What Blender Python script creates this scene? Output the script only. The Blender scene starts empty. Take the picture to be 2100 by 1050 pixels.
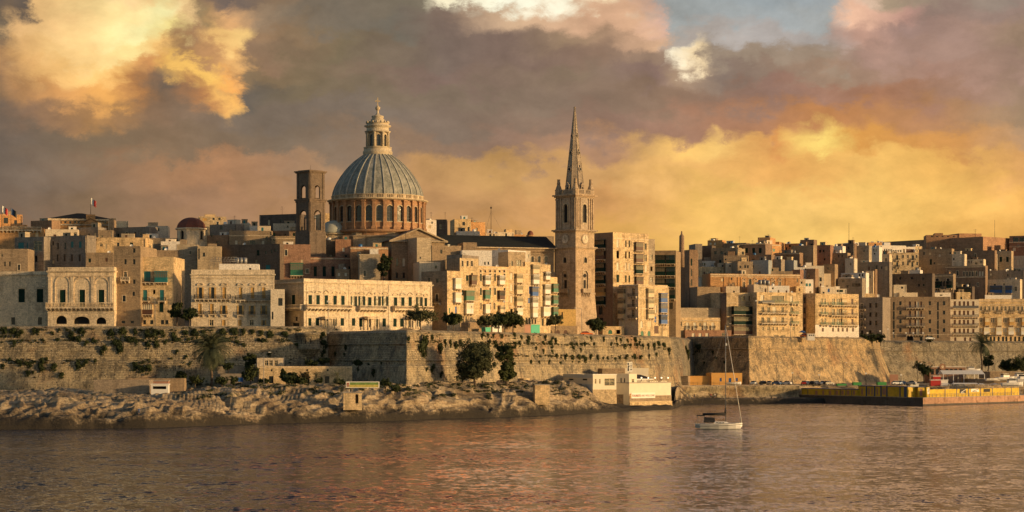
import bpy, bmesh, math, random
import numpy as np
from mathutils import Vector, Matrix
# ---------------------------------------------------------------- camera, sky, sun
SC = bpy.context.scene
COL = SC.collection
F, HY, CH = 4384.0, 735.0, 16.0          # focal length in photo pixels, horizon row, eye height (m)
cam = bpy.data.cameras.new('camera')
cam.sensor_width = 36.0
cam.lens = 36.0 * F / 2100.0
cam.shift_y = (HY - 525.0) / 2100.0
cam.clip_start = 1.0
cam.clip_end = 20000.0
cob = bpy.data.objects.new('camera', cam)
COL.objects.link(cob)
cob.location = (0, 0, CH)
cob.rotation_euler = (math.radians(90), 0, 0)
SC.camera = cob
SC.view_settings.view_transform = 'Standard'
SC.view_settings.look = 'None'
SC.view_settings.exposure = 0.0
SC.view_settings.gamma = 1.0
SUN_DIR = Vector((0.915, -0.385, 0.135)).normalized()     # towards the sun
sun = bpy.data.lights.new('sun', 'SUN')
sun.energy = 4.35
sun.color = (1.0, 0.635, 0.285)
sun.angle = math.radians(2.0)
sob = bpy.data.objects.new('sun', sun)
COL.objects.link(sob)
sob.rotation_euler = SUN_DIR.to_track_quat('Z', 'Y').to_euler()
def lin(h):
 h = h.lstrip('#')
 c = [int(h[i:i + 2], 16) / 255.0 for i in (0, 2, 4)]
 return tuple(x / 12.92 if x <= 0.04045 else ((x + 0.055) / 1.055) ** 2.4 for x in c) + (1.0,)
class NT:
 """tiny helper to write node graphs"""
 def __init__(s, tree):
  s.t = tree
  s.n = tree.nodes
  s.l = tree.links
 def new(s, kind, **kw):
  nd = s.n.new(kind)
  for k, v in kw.items():
   setattr(nd, k, v)
  return nd
 def put(s, sock, v):
  if hasattr(v, 'is_output'):
   s.l.new(v, sock)
  elif v is not None:
   if isinstance(v, tuple) and len(v) == 3 and sock.type == 'RGBA':
    v = v + (1.0,)
   sock.default_value = v
 def math(s, op, a, b=None, c=None, clamp=False):
  nd = s.new('ShaderNodeMath', operation=op, use_clamp=clamp)
  s.put(nd.inputs[0], a)
  s.put(nd.inputs[1], b)
  s.put(nd.inputs[2], c)
  return nd.outputs[0]
 def vmath(s, op, a, b=None, out=0):
  nd = s.new('ShaderNodeVectorMath', operation=op)
  s.put(nd.inputs[0], a)
  s.put(nd.inputs[1], b)
  return nd.outputs[out]
 def mix(s, f, a, b, mode='MIX'):
  nd = s.new('ShaderNodeMix', data_type='RGBA', blend_type=mode)
  s.put(nd.inputs[0], f)
  s.put(nd.inputs[6], a)
  s.put(nd.inputs[7], b)
  return nd.outputs[2]
 def ramp(s, f, stops, interp='LINEAR'):
  nd = s.new('ShaderNodeValToRGB')
  cr = nd.color_ramp
  cr.interpolation = interp
  while len(cr.elements) < len(stops):
   cr.elements.new(0.5)
  for e, (p, c) in zip(cr.elements, stops):
   e.position = p
   e.color = c if isinstance(c, tuple) else (c, c, c, 1)
  s.put(nd.inputs[0], f)
  return nd.outputs[0]
 def noise(s, vec, scale, detail=4.0, rough=0.55, dist=0.0, out=0):
  nd = s.new('ShaderNodeTexNoise')
  s.put(nd.inputs['Vector'], vec)
  nd.inputs['Scale'].default_value = scale
  nd.inputs['Detail'].default_value = detail
  nd.inputs['Roughness'].default_value = rough
  nd.inputs['Distortion'].default_value = dist
  return nd.outputs[out]
 def mapr(s, v, a, b, c, d, smooth=False):
  nd = s.new('ShaderNodeMapRange', interpolation_type='SMOOTHSTEP' if smooth else 'LINEAR')
  for i, x in enumerate((v, a, b, c, d)):
   s.put(nd.inputs[i], x)
  return nd.outputs[0]
# sky: banks of sunset cloud laid over the dome by direction (azimuth and elevation), plus the clear sky above
SKY_ROWS = [
 (500, '0:846953 200:8d7058 420:a9825a 700:b98a5c 1000:cf985c 1250:dfa65a 1450:f0bc64 1650:fccb70 1850:fac468 2100:eeb05c'),
 (430, '0:756558 200:876d53 420:a07a5c 700:ba8c60 1000:ca9862 1250:d89e60 1450:efbc66 1650:fcca72 1850:fcc86c 2100:f2b662'),
 (360, '0:746659 200:876e57 350:a57c5a 470:b5855f 620:a48163 850:c89864 1000:c6985e 1200:d2a066 1420:f3bc6e 1620:eeb062 1800:fac46c 1950:f2b862 2100:e0a666'),
 (310, '0:726459 200:857058 350:897057 600:82705d 850:957961 1050:9c7d69 1250:b68a68 1400:f6c26e 1480:fccb76 1600:d99656 1690:ffdc78 1760:dc9c50 1950:d89a58 2100:c09872'),
 (260, '0:706458 100:94745a 200:b48656 330:937459 500:7c6c5c 800:837364 1100:907764 1300:9e7c69 1500:ae7f62 1700:c28654 1900:bc8a62 2100:a1876b'),
 (205, '0:786652 60:b0845a 140:dc9f60 230:f2b060 300:bd8553 370:7a6858 430:b88052 465:f2b866 490:6c6258 650:827158 900:847260 1150:8c7664 1400:917560 1600:9c7a6a 1800:b07e60 2000:a68470 2100:a1866f'),
 (165, '0:746253 40:a9805a 100:ecb672 200:fccb7c 260:f6be70 340:d8985e 380:f8c268 440:fcc668 475:f0a85c 500:8b7357 650:857258 900:846d61 1200:8b7661 1360:91766a 1400:a68a71 1480:8d7a6d 1700:a3866f 1900:b08a78 2100:a48674'),
 (128, '0:6c6055 30:907459 80:eeba78 200:fcd28a 300:ffe296 360:f4c074 400:a47e58 440:c49262 490:ecb46e 530:96785e 700:817158 900:7e6c60 1050:846e61 1250:947864 1370:9f846f 1385:fff0d0 1445:ffe2b2 1462:9d8a77 1700:a18c78 1760:ac8a7a 2000:ac8c7c 2100:a1866f'),
 (90,  '0:64584f 30:7b6a55 70:f2c082 180:fcd28c 300:fff0aa 380:ffe694 415:ac8460 450:f0be76 510:f8cc80 540:9c7c5e 700:817158 900:7e6c60 1050:846e61 1180:9d8268 1300:c09a7c 1350:d8ae8a 1380:b5a89c 1560:b2aaa4 1680:aea49c 1760:c49a86 1850:a98a7e 2000:ac8c7c 2100:a1866f'),
 (45,  '0:685c52 50:796653 90:685c52 110:f2c282 250:fcdc96 350:fff2ae 400:fad092 430:897455 470:e0aa72 525:a08569 620:7f705e 800:797062 940:836e60 1060:d8b490 1200:d4a886 1300:e0b28e 1355:d8b09a 1370:a6a8a4 1450:a6aaa8 1600:a7acac 1700:abaca8 1740:f0c0a0 1850:c49888 1900:9d8477 2100:9d8477'),
 (0,   '0:e8bc80 40:f4cc90 70:746456 115:685c54 140:f2c07a 250:fbd69a 350:f8ce88 410:98785a 470:6c5f58 560:8d745b 700:7b6e5e 880:7d7260 930:fff2cc 1040:fffade 1150:fff4d6 1260:f4d6ac 1330:bca496 1345:a6a8a4 1500:a0a8aa 1720:a0a6a8 1750:e8c4aa 1800:a59077 1950:9d8a7a 2100:918277'),
 (-500,'-400:26282c 0:303036 300:403a3a 600:584848 820:c86838 950:ff8c38 1080:ff9038 1250:b47454 1500:b88c68 1900:e8b078 2300:f0bc84'),
 (-1400,'-400:1a2026 0:22282e 500:34323a 850:a06044 1100:d08450 1400:866860 1900:b48c74 2300:c89878'),
 (-3000,'-400:20262e 0:282e36 700:38363e 1100:504850 1500:585460 2300:7c7078'),
]
def make_world():
 w = bpy.data.worlds.new('World')
 SC.world = w
 w.use_nodes = True
 g = NT(w.node_tree)
 g.n.clear()
 out = g.new('ShaderNodeOutputWorld')
 tc = g.new('ShaderNodeTexCoord')
 d = tc.outputs['Generated']
 sep = g.new('ShaderNodeSeparateXYZ')
 g.l.new(d, sep.inputs[0])
 x, y, z = sep.outputs
 hor = g.math('SQRT', g.math('ADD', g.math('MULTIPLY', x, x), g.math('MULTIPLY', y, y)))
 el = g.math('DIVIDE', z, g.math('MAXIMUM', hor, 0.05))
 az = g.math('ARCTAN2', x, y)
 # flattened cloud space: stretched sideways like banks seen from below
 comb = g.new('ShaderNodeCombineXYZ')
 g.put(comb.inputs[0], x)
 g.put(comb.inputs[1], y)
 g.put(comb.inputs[2], g.math('MULTIPLY', z, 1.55))
 v = comb.outputs[0]
 nA = g.noise(v, 15.0, 6.0, 0.55, 0.5, out=1)
 nB = g.noise(v, 60.0, 10.0, 0.72, 0.2, out=1)
 sA = g.new('ShaderNodeSeparateColor'); g.l.new(nA, sA.inputs[0])
 sB = g.new('ShaderNodeSeparateColor'); g.l.new(nB, sB.inputs[0])
 def cen(s, amp):
  return g.math('MULTIPLY', g.math('SUBTRACT', s, 0.5), amp)
 # rounded cumulus edges: cell noise pushes the bank outlines out in puffs
 def puff(scale, amp):
  vo = g.new('ShaderNodeTexVoronoi')
  vo.feature = 'SMOOTH_F1'
  vo.inputs['Smoothness'].default_value = 0.35
  vo.inputs['Scale'].default_value = scale
  g.put(vo.inputs['Vector'], g.mix(0.02, v, nB, 'ADD'))
  return g.math('MULTIPLY', vo.outputs['Distance'], amp)
 pf = g.math('ADD', puff(34.0, 68.0), puff(95.0, 38.0))
 wx = g.math('ADD', g.math('ADD', cen(sA.outputs[0], 80.0), cen(sB.outputs[0], 100.0)), g.math('MULTIPLY', g.math('SUBTRACT', pf, 45.0), 0.6))
 wy = g.math('ADD', g.math('ADD', cen(sA.outputs[1], 40.0), cen(sB.outputs[1], 70.0)), g.math('SUBTRACT', pf, 45.0))
 px = g.math('ADD', g.math('MULTIPLY', az, F), wx)
 px = g.math('ADD', px, 1050.0)
 py = g.math('ADD', g.math('SUBTRACT', HY, g.math('MULTIPLY', el, F)), wy)
 tx = g.math('DIVIDE', g.math('ADD', px, 400.0), 2900.0, clamp=True)
 prev = None
 py_prev = None
 for (ry, txt) in SKY_ROWS:
  stops = []
  for tok in txt.split():
   a, h = tok.split(':')
   stops.append(((float(a) + 400.0) / 2900.0, lin(h)))
  c = g.ramp(tx, stops, 'LINEAR')
  if ry < 0:                    # added cloud decks above the frame, brightened to glow in the sea
   sc_ = g.new('ShaderNodeVectorMath', operation='SCALE')
   g.l.new(c, sc_.inputs[0])
   sc_.inputs['Scale'].default_value = {-500: 3.0, -1400: 1.9}.get(ry, 1.0)
   c = sc_.outputs[0]
  if prev is None:
   prev = c
  else:
   q = 0.10 * (ry - py_prev) if ry >= 0 else 0.0      # crisp-edged banks in the low sky
   f = g.mapr(py, float(py_prev + q), float(ry - q), 0.0, 1.0, True)
   prev = g.mix(f, prev, c)
  py_prev = ry
 # billow: fine light and dark modelling inside the cloud
 bil = g.noise(v, 30.0, 10.0, 0.66, 0.2)
 m = g.math('ADD', g.mapr(bil, 0.3, 0.7, 0.83, 1.16), g.mapr(pf, 10.0, 75.0, 0.08, -0.12))
 hsv = g.new('ShaderNodeVectorMath', operation='SCALE')
 g.l.new(prev, hsv.inputs[0])
 g.put(hsv.inputs['Scale'], m)
 cloud = hsv.outputs[0]
 # clear evening sky, seen behind us and overhead
 sky = g.new('ShaderNodeTexSky', sky_type='NISHITA')
 sky.sun_disc = False
 sky.sun_elevation = math.asin(SUN_DIR.z)
 sky.sun_rotation = math.atan2(SUN_DIR.x, SUN_DIR.y)
 bg1 = g.new('ShaderNodeBackground')
 g.l.new(cloud, bg1.inputs[0])
 bg1.inputs[1].default_value = 1.04
 bg2 = g.new('ShaderNodeBackground')
 g.l.new(sky.outputs[0], bg2.inputs[0])
 bg2.inputs[1].default_value = 0.125
 ms = g.new('ShaderNodeMixShader')
 back = g.mapr(y, 0.35, 0.85, 1.0, 0.0, True)
 high = g.mapr(el, 0.55, 1.1, 0.0, 1.0, True)
 g.put(ms.inputs[0], g.math('MULTIPLY', g.math('MAXIMUM', back, high), 0.93))
 g.l.new(bg1.outputs[0], ms.inputs[1])
 g.l.new(bg2.outputs[0], ms.inputs[2])
 g.l.new(ms.outputs[0], out.inputs[0])
make_world()
# ---------------------------------------------------------------- helpers
def P(px, py, D):
 return Vector(((px - 1050.0) / F * D, D, CH + (HY - py) / F * D))
def ZP(py, D):
 return CH + (HY - py) / F * D
def XP(px, D):
 return (px - 1050.0) / F * D
def lerp_tab(tab, x):
 if x <= tab[0][0]:
  return tab[0][1]
 for (a, va), (b, vb) in zip(tab, tab[1:]):
  if x <= b:
   return va + (vb - va) * (x - a) / (b - a)
 return tab[-1][1]
_P = np.random.RandomState(7).permutation(256)
_P = np.concatenate([_P, _P, _P])
_V = np.random.RandomState(11).rand(256)
def vnoise(x, y, seed=0):
 x = np.asarray(x, float) + seed * 17.3
 y = np.asarray(y, float) + seed * 7.7
 xi = np.floor(x).astype(int)
 yi = np.floor(y).astype(int)
 fx = x - xi
 fy = y - yi
 fx = fx * fx * (3 - 2 * fx)
 fy = fy * fy * (3 - 2 * fy)
 def h(a, b):
  return _V[_P[(_P[a & 255] + b) & 255]]
 a = h(xi, yi) * (1 - fx) + h(xi + 1, yi) * fx
 b = h(xi, yi + 1) * (1 - fx) + h(xi + 1, yi + 1) * fx
 return a * (1 - fy) + b * fy
def fbm(x, y, oct=5, seed=0, rough=0.5):
 s = 0
 a = 1.0
 t = 0
 for i in range(oct):
  s = s + a * (vnoise(np.asarray(x) * 2 ** i, np.asarray(y) * 2 ** i, seed + i) - 0.5)
  t += a
  a *= rough
 return s / t * 2
def tag(o, label=None, cat=None, group=None, kind=None):
 if label:
  o['label'] = label
 if cat:
  o['category'] = cat
 if group:
  o['group'] = group
 if kind:
  o['kind'] = kind
 return o
def empty(name, loc, rz=0.0, label=None, cat=None, group=None):
 o = bpy.data.objects.new(name, None)
 o.empty_display_size = 1.0
 COL.objects.link(o)
 o.location = loc
 o.rotation_euler = (0, 0, rz)
 return tag(o, label, cat, group)
class MB:
 """collects faces; build() links them as one mesh object"""
 def __init__(s):
  s.v = []
  s.f = []
  s.m = []
  s.sm = []
  s.mats = []
 def mi(s, mat):
  if mat not in s.mats:
   s.mats.append(mat)
  return s.mats.index(mat)
 def face(s, pts, mat, smooth=False):
  b = len(s.v)
  s.v.extend([tuple(p) for p in pts])
  s.f.append(tuple(range(b, b + len(pts))))
  s.m.append(s.mi(mat))
  s.sm.append(smooth)
 def box(s, x0, x1, y0, y1, z0, z1, mat, skip=''):
  if x1 < x0: x0, x1 = x1, x0
  if y1 < y0: y0, y1 = y1, y0
  if z1 < z0: z0, z1 = z1, z0
  b = len(s.v)
  s.v.extend([(x0, y0, z0), (x1, y0, z0), (x1, y1, z0), (x0, y1, z0),
     (x0, y0, z1), (x1, y0, z1), (x1, y1, z1), (x0, y1, z1)])
  for k, q in (('d', (3, 2, 1, 0)), ('u', (4, 5, 6, 7)), ('f', (0, 1, 5, 4)),
                     ('r', (1, 2, 6, 5)), ('b', (2, 3, 7, 6)), ('l', (3, 0, 4, 7))):
   if k in skip:
    continue
   s.f.append(tuple(b + i for i in q))
   s.m.append(s.mi(mat))
   s.sm.append(False)
 def lathe(s, prof, mat, n=16, c=(0, 0), smooth=True, a0=0.0, cap=True, phase=0.0):
  """prof: (radius, z) from the bottom up"""
  b = len(s.v)
  for (r, z) in prof:
   for i in range(n):
    a = phase + a0 + 2 * math.pi * i / n
    s.v.append((c[0] + r * math.cos(a), c[1] + r * math.sin(a), z))
  mi = s.mi(mat)
  for k in range(len(prof) - 1):
   for i in range(n):
    j = (i + 1) % n
    s.f.append((b + k * n + i, b + k * n + j, b + (k + 1) * n + j, b + (k + 1) * n + i))
    s.m.append(mi)
    s.sm.append(smooth)
  if cap:
   s.f.append(tuple(b + (len(prof) - 1) * n + i for i in range(n)))
   s.m.append(mi); s.sm.append(False)
   s.f.append(tuple(b + i for i in reversed(range(n))))
   s.m.append(mi); s.sm.append(False)
 def tube(s, p0, p1, r0, r1, mat, n=6):
  p0 = Vector(p0); p1 = Vector(p1)
  d = (p1 - p0)
  if d.length < 1e-6:
   return
  d.normalize()
  a = d.orthogonal().normalized()
  c = d.cross(a)
  b = len(s.v)
  for (p, r) in ((p0, r0), (p1, r1)):
   for i in range(n):
    t = 2 * math.pi * i / n
    s.v.append(tuple(p + a * (r * math.cos(t)) + c * (r * math.sin(t))))
  mi = s.mi(mat)
  for i in range(n):
   j = (i + 1) % n
   s.f.append((b + i, b + j, b + n + j, b + n + i)); s.m.append(mi); s.sm.append(True)
  s.f.append(tuple(b + i for i in reversed(range(n)))); s.m.append(mi); s.sm.append(False)
  s.f.append(tuple(b + n + i for i in range(n))); s.m.append(mi); s.sm.append(False)
 def prism(s, pts, z0, z1, mat, capmat=None):
  """vertical prism over a plan outline (counter-clockwise)"""
  n = len(pts)
  for i in range(n):
   a = pts[i]; c = pts[(i + 1) % n]
   s.face([(a[0], a[1], z0), (c[0], c[1], z0), (c[0], c[1], z1), (a[0], a[1], z1)], mat)
  s.face([(p[0], p[1], z1) for p in pts], capmat or mat)
  s.face([(p[0], p[1], z0) for p in reversed(pts)], mat)
 def grid(s, V, mat, smooth=True):
  """V: array (rows, cols, 3)"""
  r, c, _ = V.shape
  b = len(s.v)
  s.v.extend(map(tuple, V.reshape(-1, 3)))
  mi = s.mi(mat)
  for i in range(r - 1):
   for j in range(c - 1):
    s.f.append((b + i * c + j, b + i * c + j + 1, b + (i + 1) * c + j + 1, b + (i + 1) * c + j))
  k = (r - 1) * (c - 1)
  s.m.extend([mi] * k)
  s.sm.extend([smooth] * k)
 def mesh(s, name):
  me = bpy.data.meshes.new(name)
  me.from_pydata(s.v, [], s.f)
  for m in s.mats:
   me.materials.append(m)
  me.polygons.foreach_set('material_index', s.m)
  me.polygons.foreach_set('use_smooth', s.sm)
  # planar map in metres: along the face, and up
  uv = me.uv_layers.new(name='UVMap')
  nl = len(me.loops)
  vi = np.empty(nl, int)
  me.loops.foreach_get('vertex_index', vi)
  co = np.array(s.v, float).reshape(-1, 3)[vi]
  npoly = len(me.polygons)
  nor = np.empty(npoly * 3)
  me.polygons.foreach_get('normal', nor)
  nor = nor.reshape(-1, 3)
  tot = np.empty(npoly, int)
  me.polygons.foreach_get('loop_total', tot)
  ln = np.repeat(nor, tot, axis=0)
  h = np.hypot(ln[:, 0], ln[:, 1])
  flat = np.abs(ln[:, 2]) > 0.85
  hx = np.where(h > 1e-6, -ln[:, 1] / np.maximum(h, 1e-6), 1.0)
  hy = np.where(h > 1e-6, ln[:, 0] / np.maximum(h, 1e-6), 0.0)
  u = np.where(flat, co[:, 0], co[:, 0] * hx + co[:, 1] * hy)
  w = np.where(flat, co[:, 1], co[:, 2])
  uv.data.foreach_set('uv', np.stack([u, w], 1).ravel())
  me.update()
  return me
 def build(s, name, parent=None, loc=None, rz=0.0, **kw):
  o = bpy.data.objects.new(name, s.mesh(name))
  COL.objects.link(o)
  if parent is not None:
   o.parent = parent
  if loc is not None:
   o.location = loc
  o.rotation_euler = (0, 0, rz)
  return tag(o, **kw)
def inst(name, me, parent=None, loc=(0, 0, 0), rz=0.0, sc=None, **kw):
 o = bpy.data.objects.new(name, me)
 COL.objects.link(o)
 if parent is not None:
  o.parent = parent
 o.location = loc
 o.rotation_euler = (0, 0, rz)
 if sc is not None:
  o.scale = sc
 return tag(o, **kw)
# ---------------------------------------------------------------- materials
def base_mat(name, rough=0.85):
 m = bpy.data.materials.new(name)
 m.use_nodes = True
 g = NT(m.node_tree)
 b = g.n['Principled BSDF']
 b.inputs['Roughness'].default_value = rough
 return m, g, b
def stone(name, col, bw=1.1, bh=0.42, mortar=0.62, stain=0.5, patch=0.25, rough=0.9, bump=0.5, contrast=0.22, tint=True):
 """coursed limestone: blocks, weather streaks, patches"""
 m, g, b = base_mat(name, rough)
 tc = g.new('ShaderNodeTexCoord')
 geo = g.new('ShaderNodeNewGeometry')
 pos = geo.outputs['Position']
 uv = tc.outputs['UV']
 base = tuple(col)
 dark = tuple(c * (1 - contrast) for c in col)
 lite = tuple(min(1, c * (1 + contrast)) for c in col)
 br = g.new('ShaderNodeTexBrick')
 g.l.new(uv, br.inputs['Vector'])
 br.inputs['Scale'].default_value = 1.0
 br.inputs['Brick Width'].default_value = bw
 br.inputs['Row Height'].default_value = bh
 br.inputs['Mortar Size'].default_value = 0.035
 br.inputs['Mortar Smooth'].default_value = 0.3
 br.inputs['Color1'].default_value = dark + (1,)
 br.inputs['Color2'].default_value = lite + (1,)
 br.inputs['Mortar'].default_value = tuple(c * mortar for c in col) + (1,)
 c = br.outputs['Color']
 big = g.noise(pos, 0.11, 5, 0.6)
 c = g.mix(g.mapr(big, 0.35, 0.68, 0.0, 0.75), c, tuple(x * y for x, y in zip(lite, (1.06, 1.02, 0.95))))
 mid = g.noise(pos, 0.42, 6, 0.65)
 c = g.mix(g.mapr(mid, 0.52, 0.72, 0.0, patch * 2), c, tuple(x * y for x, y in zip(dark, (0.72, 0.66, 0.6))))
 mp = g.new('ShaderNodeMapping')
 mp.inputs['Scale'].default_value = (1.0, 1.0, 0.09)
 g.l.new(pos, mp.inputs['Vector'])
 st = g.noise(mp.outputs[0], 0.85, 5, 0.7)
 c = g.mix(g.mapr(st, 0.5, 0.75, 0.0, stain), c, tuple(x * 0.42 for x in dark))
 fine = g.noise(pos, 2.6, 6, 0.7)
 c = g.mix(0.9, c, g.mix(1.0, c, g.ramp(fine, [(0.3, 0.5), (0.5, 1.0), (0.75, 1.35)]), 'MULTIPLY'))
 if tint:
  oi = g.new('ShaderNodeObjectInfo')
  t = g.ramp(oi.outputs['Random'], [(0.0, (0.86, 0.86, 0.9, 1)), (0.3, (1.08, 1.02, 0.94, 1)), (0.6, (0.95, 0.96, 1.0, 1)), (1.0, (1.08, 0.99, 0.9, 1))])
  c = g.mix(1.0, c, t, 'MULTIPLY')
 g.l.new(c, b.inputs['Base Color'])
 bp = g.new('ShaderNodeBump')
 bp.inputs['Strength'].default_value = bump
 bp.inputs['Distance'].default_value = 0.12
 hsum = g.math('ADD', g.math('MULTIPLY', br.outputs['Fac'], -0.6), g.math('MULTIPLY', fine, 1.2))
 g.l.new(hsum, bp.inputs['Height'])
 g.l.new(bp.outputs[0], b.inputs['Normal'])
 return m
def paint(name, col, rough=0.6, var=0.18, metal=0.0, scale=1.6, spec=None):
 m, g, b = base_mat(name, rough)
 geo = g.new('ShaderNodeNewGeometry')
 n = g.noise(geo.outputs['Position'], scale, 5, 0.65)
 t = g.ramp(n, [(0.25, 1 - var), (0.5, 1.0), (0.8, 1 + var)])
 g.l.new(g.mix(1.0, tuple(col) + (1,), t, 'MULTIPLY'), b.inputs['Base Color'])
 b.inputs['Metallic'].default_value = metal
 if spec is not None:
  b.inputs['Specular IOR Level'].default_value = spec
 return m
def glassy(name, col, rough=0.12):
 """window pane seen from outside: dark room behind smooth, slightly wavy glass"""
 m, g, b = base_mat(name, rough)
 b.inputs['Base Color'].default_value = tuple(col) + (1,)
 b.inputs['Specular IOR Level'].default_value = 0.8
 geo = g.new('ShaderNodeNewGeometry')
 n = g.noise(geo.outputs['Position'], 0.9, 3, 0.5)
 bp = g.new('ShaderNodeBump')
 bp.inputs['Strength'].default_value = 0.35
 bp.inputs['Distance'].default_value = 0.12
 g.l.new(n, bp.inputs['Height'])
 g.l.new(bp.outputs[0], b.inputs['Normal'])
 return m
M = {}
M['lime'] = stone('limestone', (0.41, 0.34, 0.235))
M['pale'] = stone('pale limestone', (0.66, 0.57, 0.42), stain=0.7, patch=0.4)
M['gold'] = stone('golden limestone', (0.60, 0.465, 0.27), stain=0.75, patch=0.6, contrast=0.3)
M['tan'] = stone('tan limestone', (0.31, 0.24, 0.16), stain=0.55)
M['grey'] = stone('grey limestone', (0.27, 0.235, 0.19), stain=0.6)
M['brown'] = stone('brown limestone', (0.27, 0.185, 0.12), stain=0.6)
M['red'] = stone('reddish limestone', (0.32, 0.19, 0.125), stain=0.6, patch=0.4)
M['orange'] = stone('sun-tinted limestone', (0.52, 0.30, 0.13), stain=0.35)  # warmth of the low sun painted into the stone colour
M['dark'] = stone('soot dark stone', (0.13, 0.105, 0.085), stain=0.6)  # darkest of the stone tones
M['cream'] = stone('cream render', (0.62, 0.55, 0.42), bw=40, bh=3.2, mortar=0.85, stain=0.3, patch=0.12, bump=0.15, contrast=0.07)
M['white'] = stone('white render', (0.72, 0.70, 0.64), bw=40, bh=3.2, mortar=0.9, stain=0.22, patch=0.08, bump=0.12, contrast=0.05)
M['blue'] = stone('blue grey render', (0.30, 0.34, 0.36), bw=40, bh=3.2, mortar=0.9, stain=0.35, patch=0.15, bump=0.12, contrast=0.06)
M['yellow'] = stone('ochre render', (0.60, 0.42, 0.16), bw=40, bh=3.2, mortar=0.9, stain=0.3, patch=0.12, bump=0.12, contrast=0.06)
M['carve'] = stone('carved stone', (0.50, 0.42, 0.29), bw=3, bh=1.2, mortar=0.9, stain=0.55, patch=0.3, bump=0.6)
M['drum'] = stone('warm carved stone', (0.35, 0.21, 0.12), bw=2.2, bh=0.7, mortar=0.8, stain=0.4, patch=0.25)
M['roof'] = paint('flat roof screed', (0.33, 0.29, 0.24), 0.9, 0.3, scale=0.5)
M['slate'] = paint('dark roof sheet', (0.028, 0.032, 0.030), 0.85, 0.35, scale=0.4, spec=0.1)
M['lead'] = paint('grey roof sheet', (0.10, 0.10, 0.10), 0.6, 0.3, scale=0.4)
M['redroof'] = paint('red dome paint', (0.15, 0.045, 0.025), 0.75, 0.45, scale=0.8)
M['green'] = paint('dark green paint', (0.006, 0.026, 0.019), 0.7, 0.4, scale=1.2, spec=0.15)
M['bgreen'] = paint('bright green paint', (0.03, 0.16, 0.09), 0.5, 0.2)
M['teal'] = paint('teal paint', (0.015, 0.16, 0.17), 0.5, 0.3)
M['bluep'] = paint('blue paint', (0.02, 0.10, 0.32), 0.5, 0.25)
M['brownp'] = paint('brown wood', (0.10, 0.045, 0.025), 0.6, 0.3)
M['ochre'] = paint('ochre wood', (0.55, 0.33, 0.10), 0.6, 0.2)
M['whitep'] = paint('white paint', (0.72, 0.70, 0.64), 0.55, 0.1)
M['creamp'] = paint('cream paint', (0.62, 0.50, 0.30), 0.55, 0.15)
M['iron'] = paint('black iron', (0.02, 0.018, 0.016), 0.5, 0.3)
M['steel'] = paint('grey steel', (0.22, 0.22, 0.22), 0.45, 0.2, 0.4)
M['void'] = paint('dark interior', (0.012, 0.011, 0.010), 0.8, 0.3)
M['glass'] = glassy('window glass', (0.018, 0.022, 0.026))
M['sglass'] = glassy('sun-painted window glass', (0.16, 0.14, 0.10), 0.06)  # paler copy of the glass, sun glare put into its colour
M['blind'] = paint('pale sunset glint', (0.70, 0.62, 0.42), 0.7, 0.1)  # sunset reflection in a pane, painted as a cream colour
M['tank'] = paint('blue plastic', (0.03, 0.14, 0.34), 0.4, 0.15)
M['redp'] = paint('red paint', (0.42, 0.025, 0.02), 0.4, 0.12)
M['canvas'] = paint('white canvas', (0.74, 0.70, 0.62), 0.8, 0.08)
# ---------------------------------------------------------------- setting: sea, shore, hill, bastions
DS = [(-700, 470), (-300, 477), (0, 481), (150, 484), (300, 490), (500, 518), (600, 529), (750, 541), (850, 556), (900, 566),
      (1000, 577), (1100, 594), (1200, 626), (1280, 648), (1375, 672), (1388, 705), (1400, 742), (1500, 752), (1640, 760), (1700, 770), (2100, 800), (2700, 840)]
DF = [(-700, 640), (0, 622), (600, 620), (690, 628), (830, 590), (1370, 765), (1386, 790), (1412, 850), (1535, 815), (1790, 890), (1802, 915), (2100, 965), (2700, 1050)]
TOPZ = [(0, 25.4), (600, 24.9), (690, 24.6), (830, 23.7), (1370, 23.6), (1412, 24.4), (1535, 24.4), (1790, 24.4), (2100, 23.7)]
def Df(px): return lerp_tab(DF, px)
def Dsea(px): return lerp_tab(DS, px)
def terrain(px, D):
 """street and hill height behind the bastions"""
 d = D - Df(px)
 z = lerp_tab(TOPZ, px) - 1.3
 if d > 45:
  z += min(d - 45, 210) * 0.16
 return z
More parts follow.
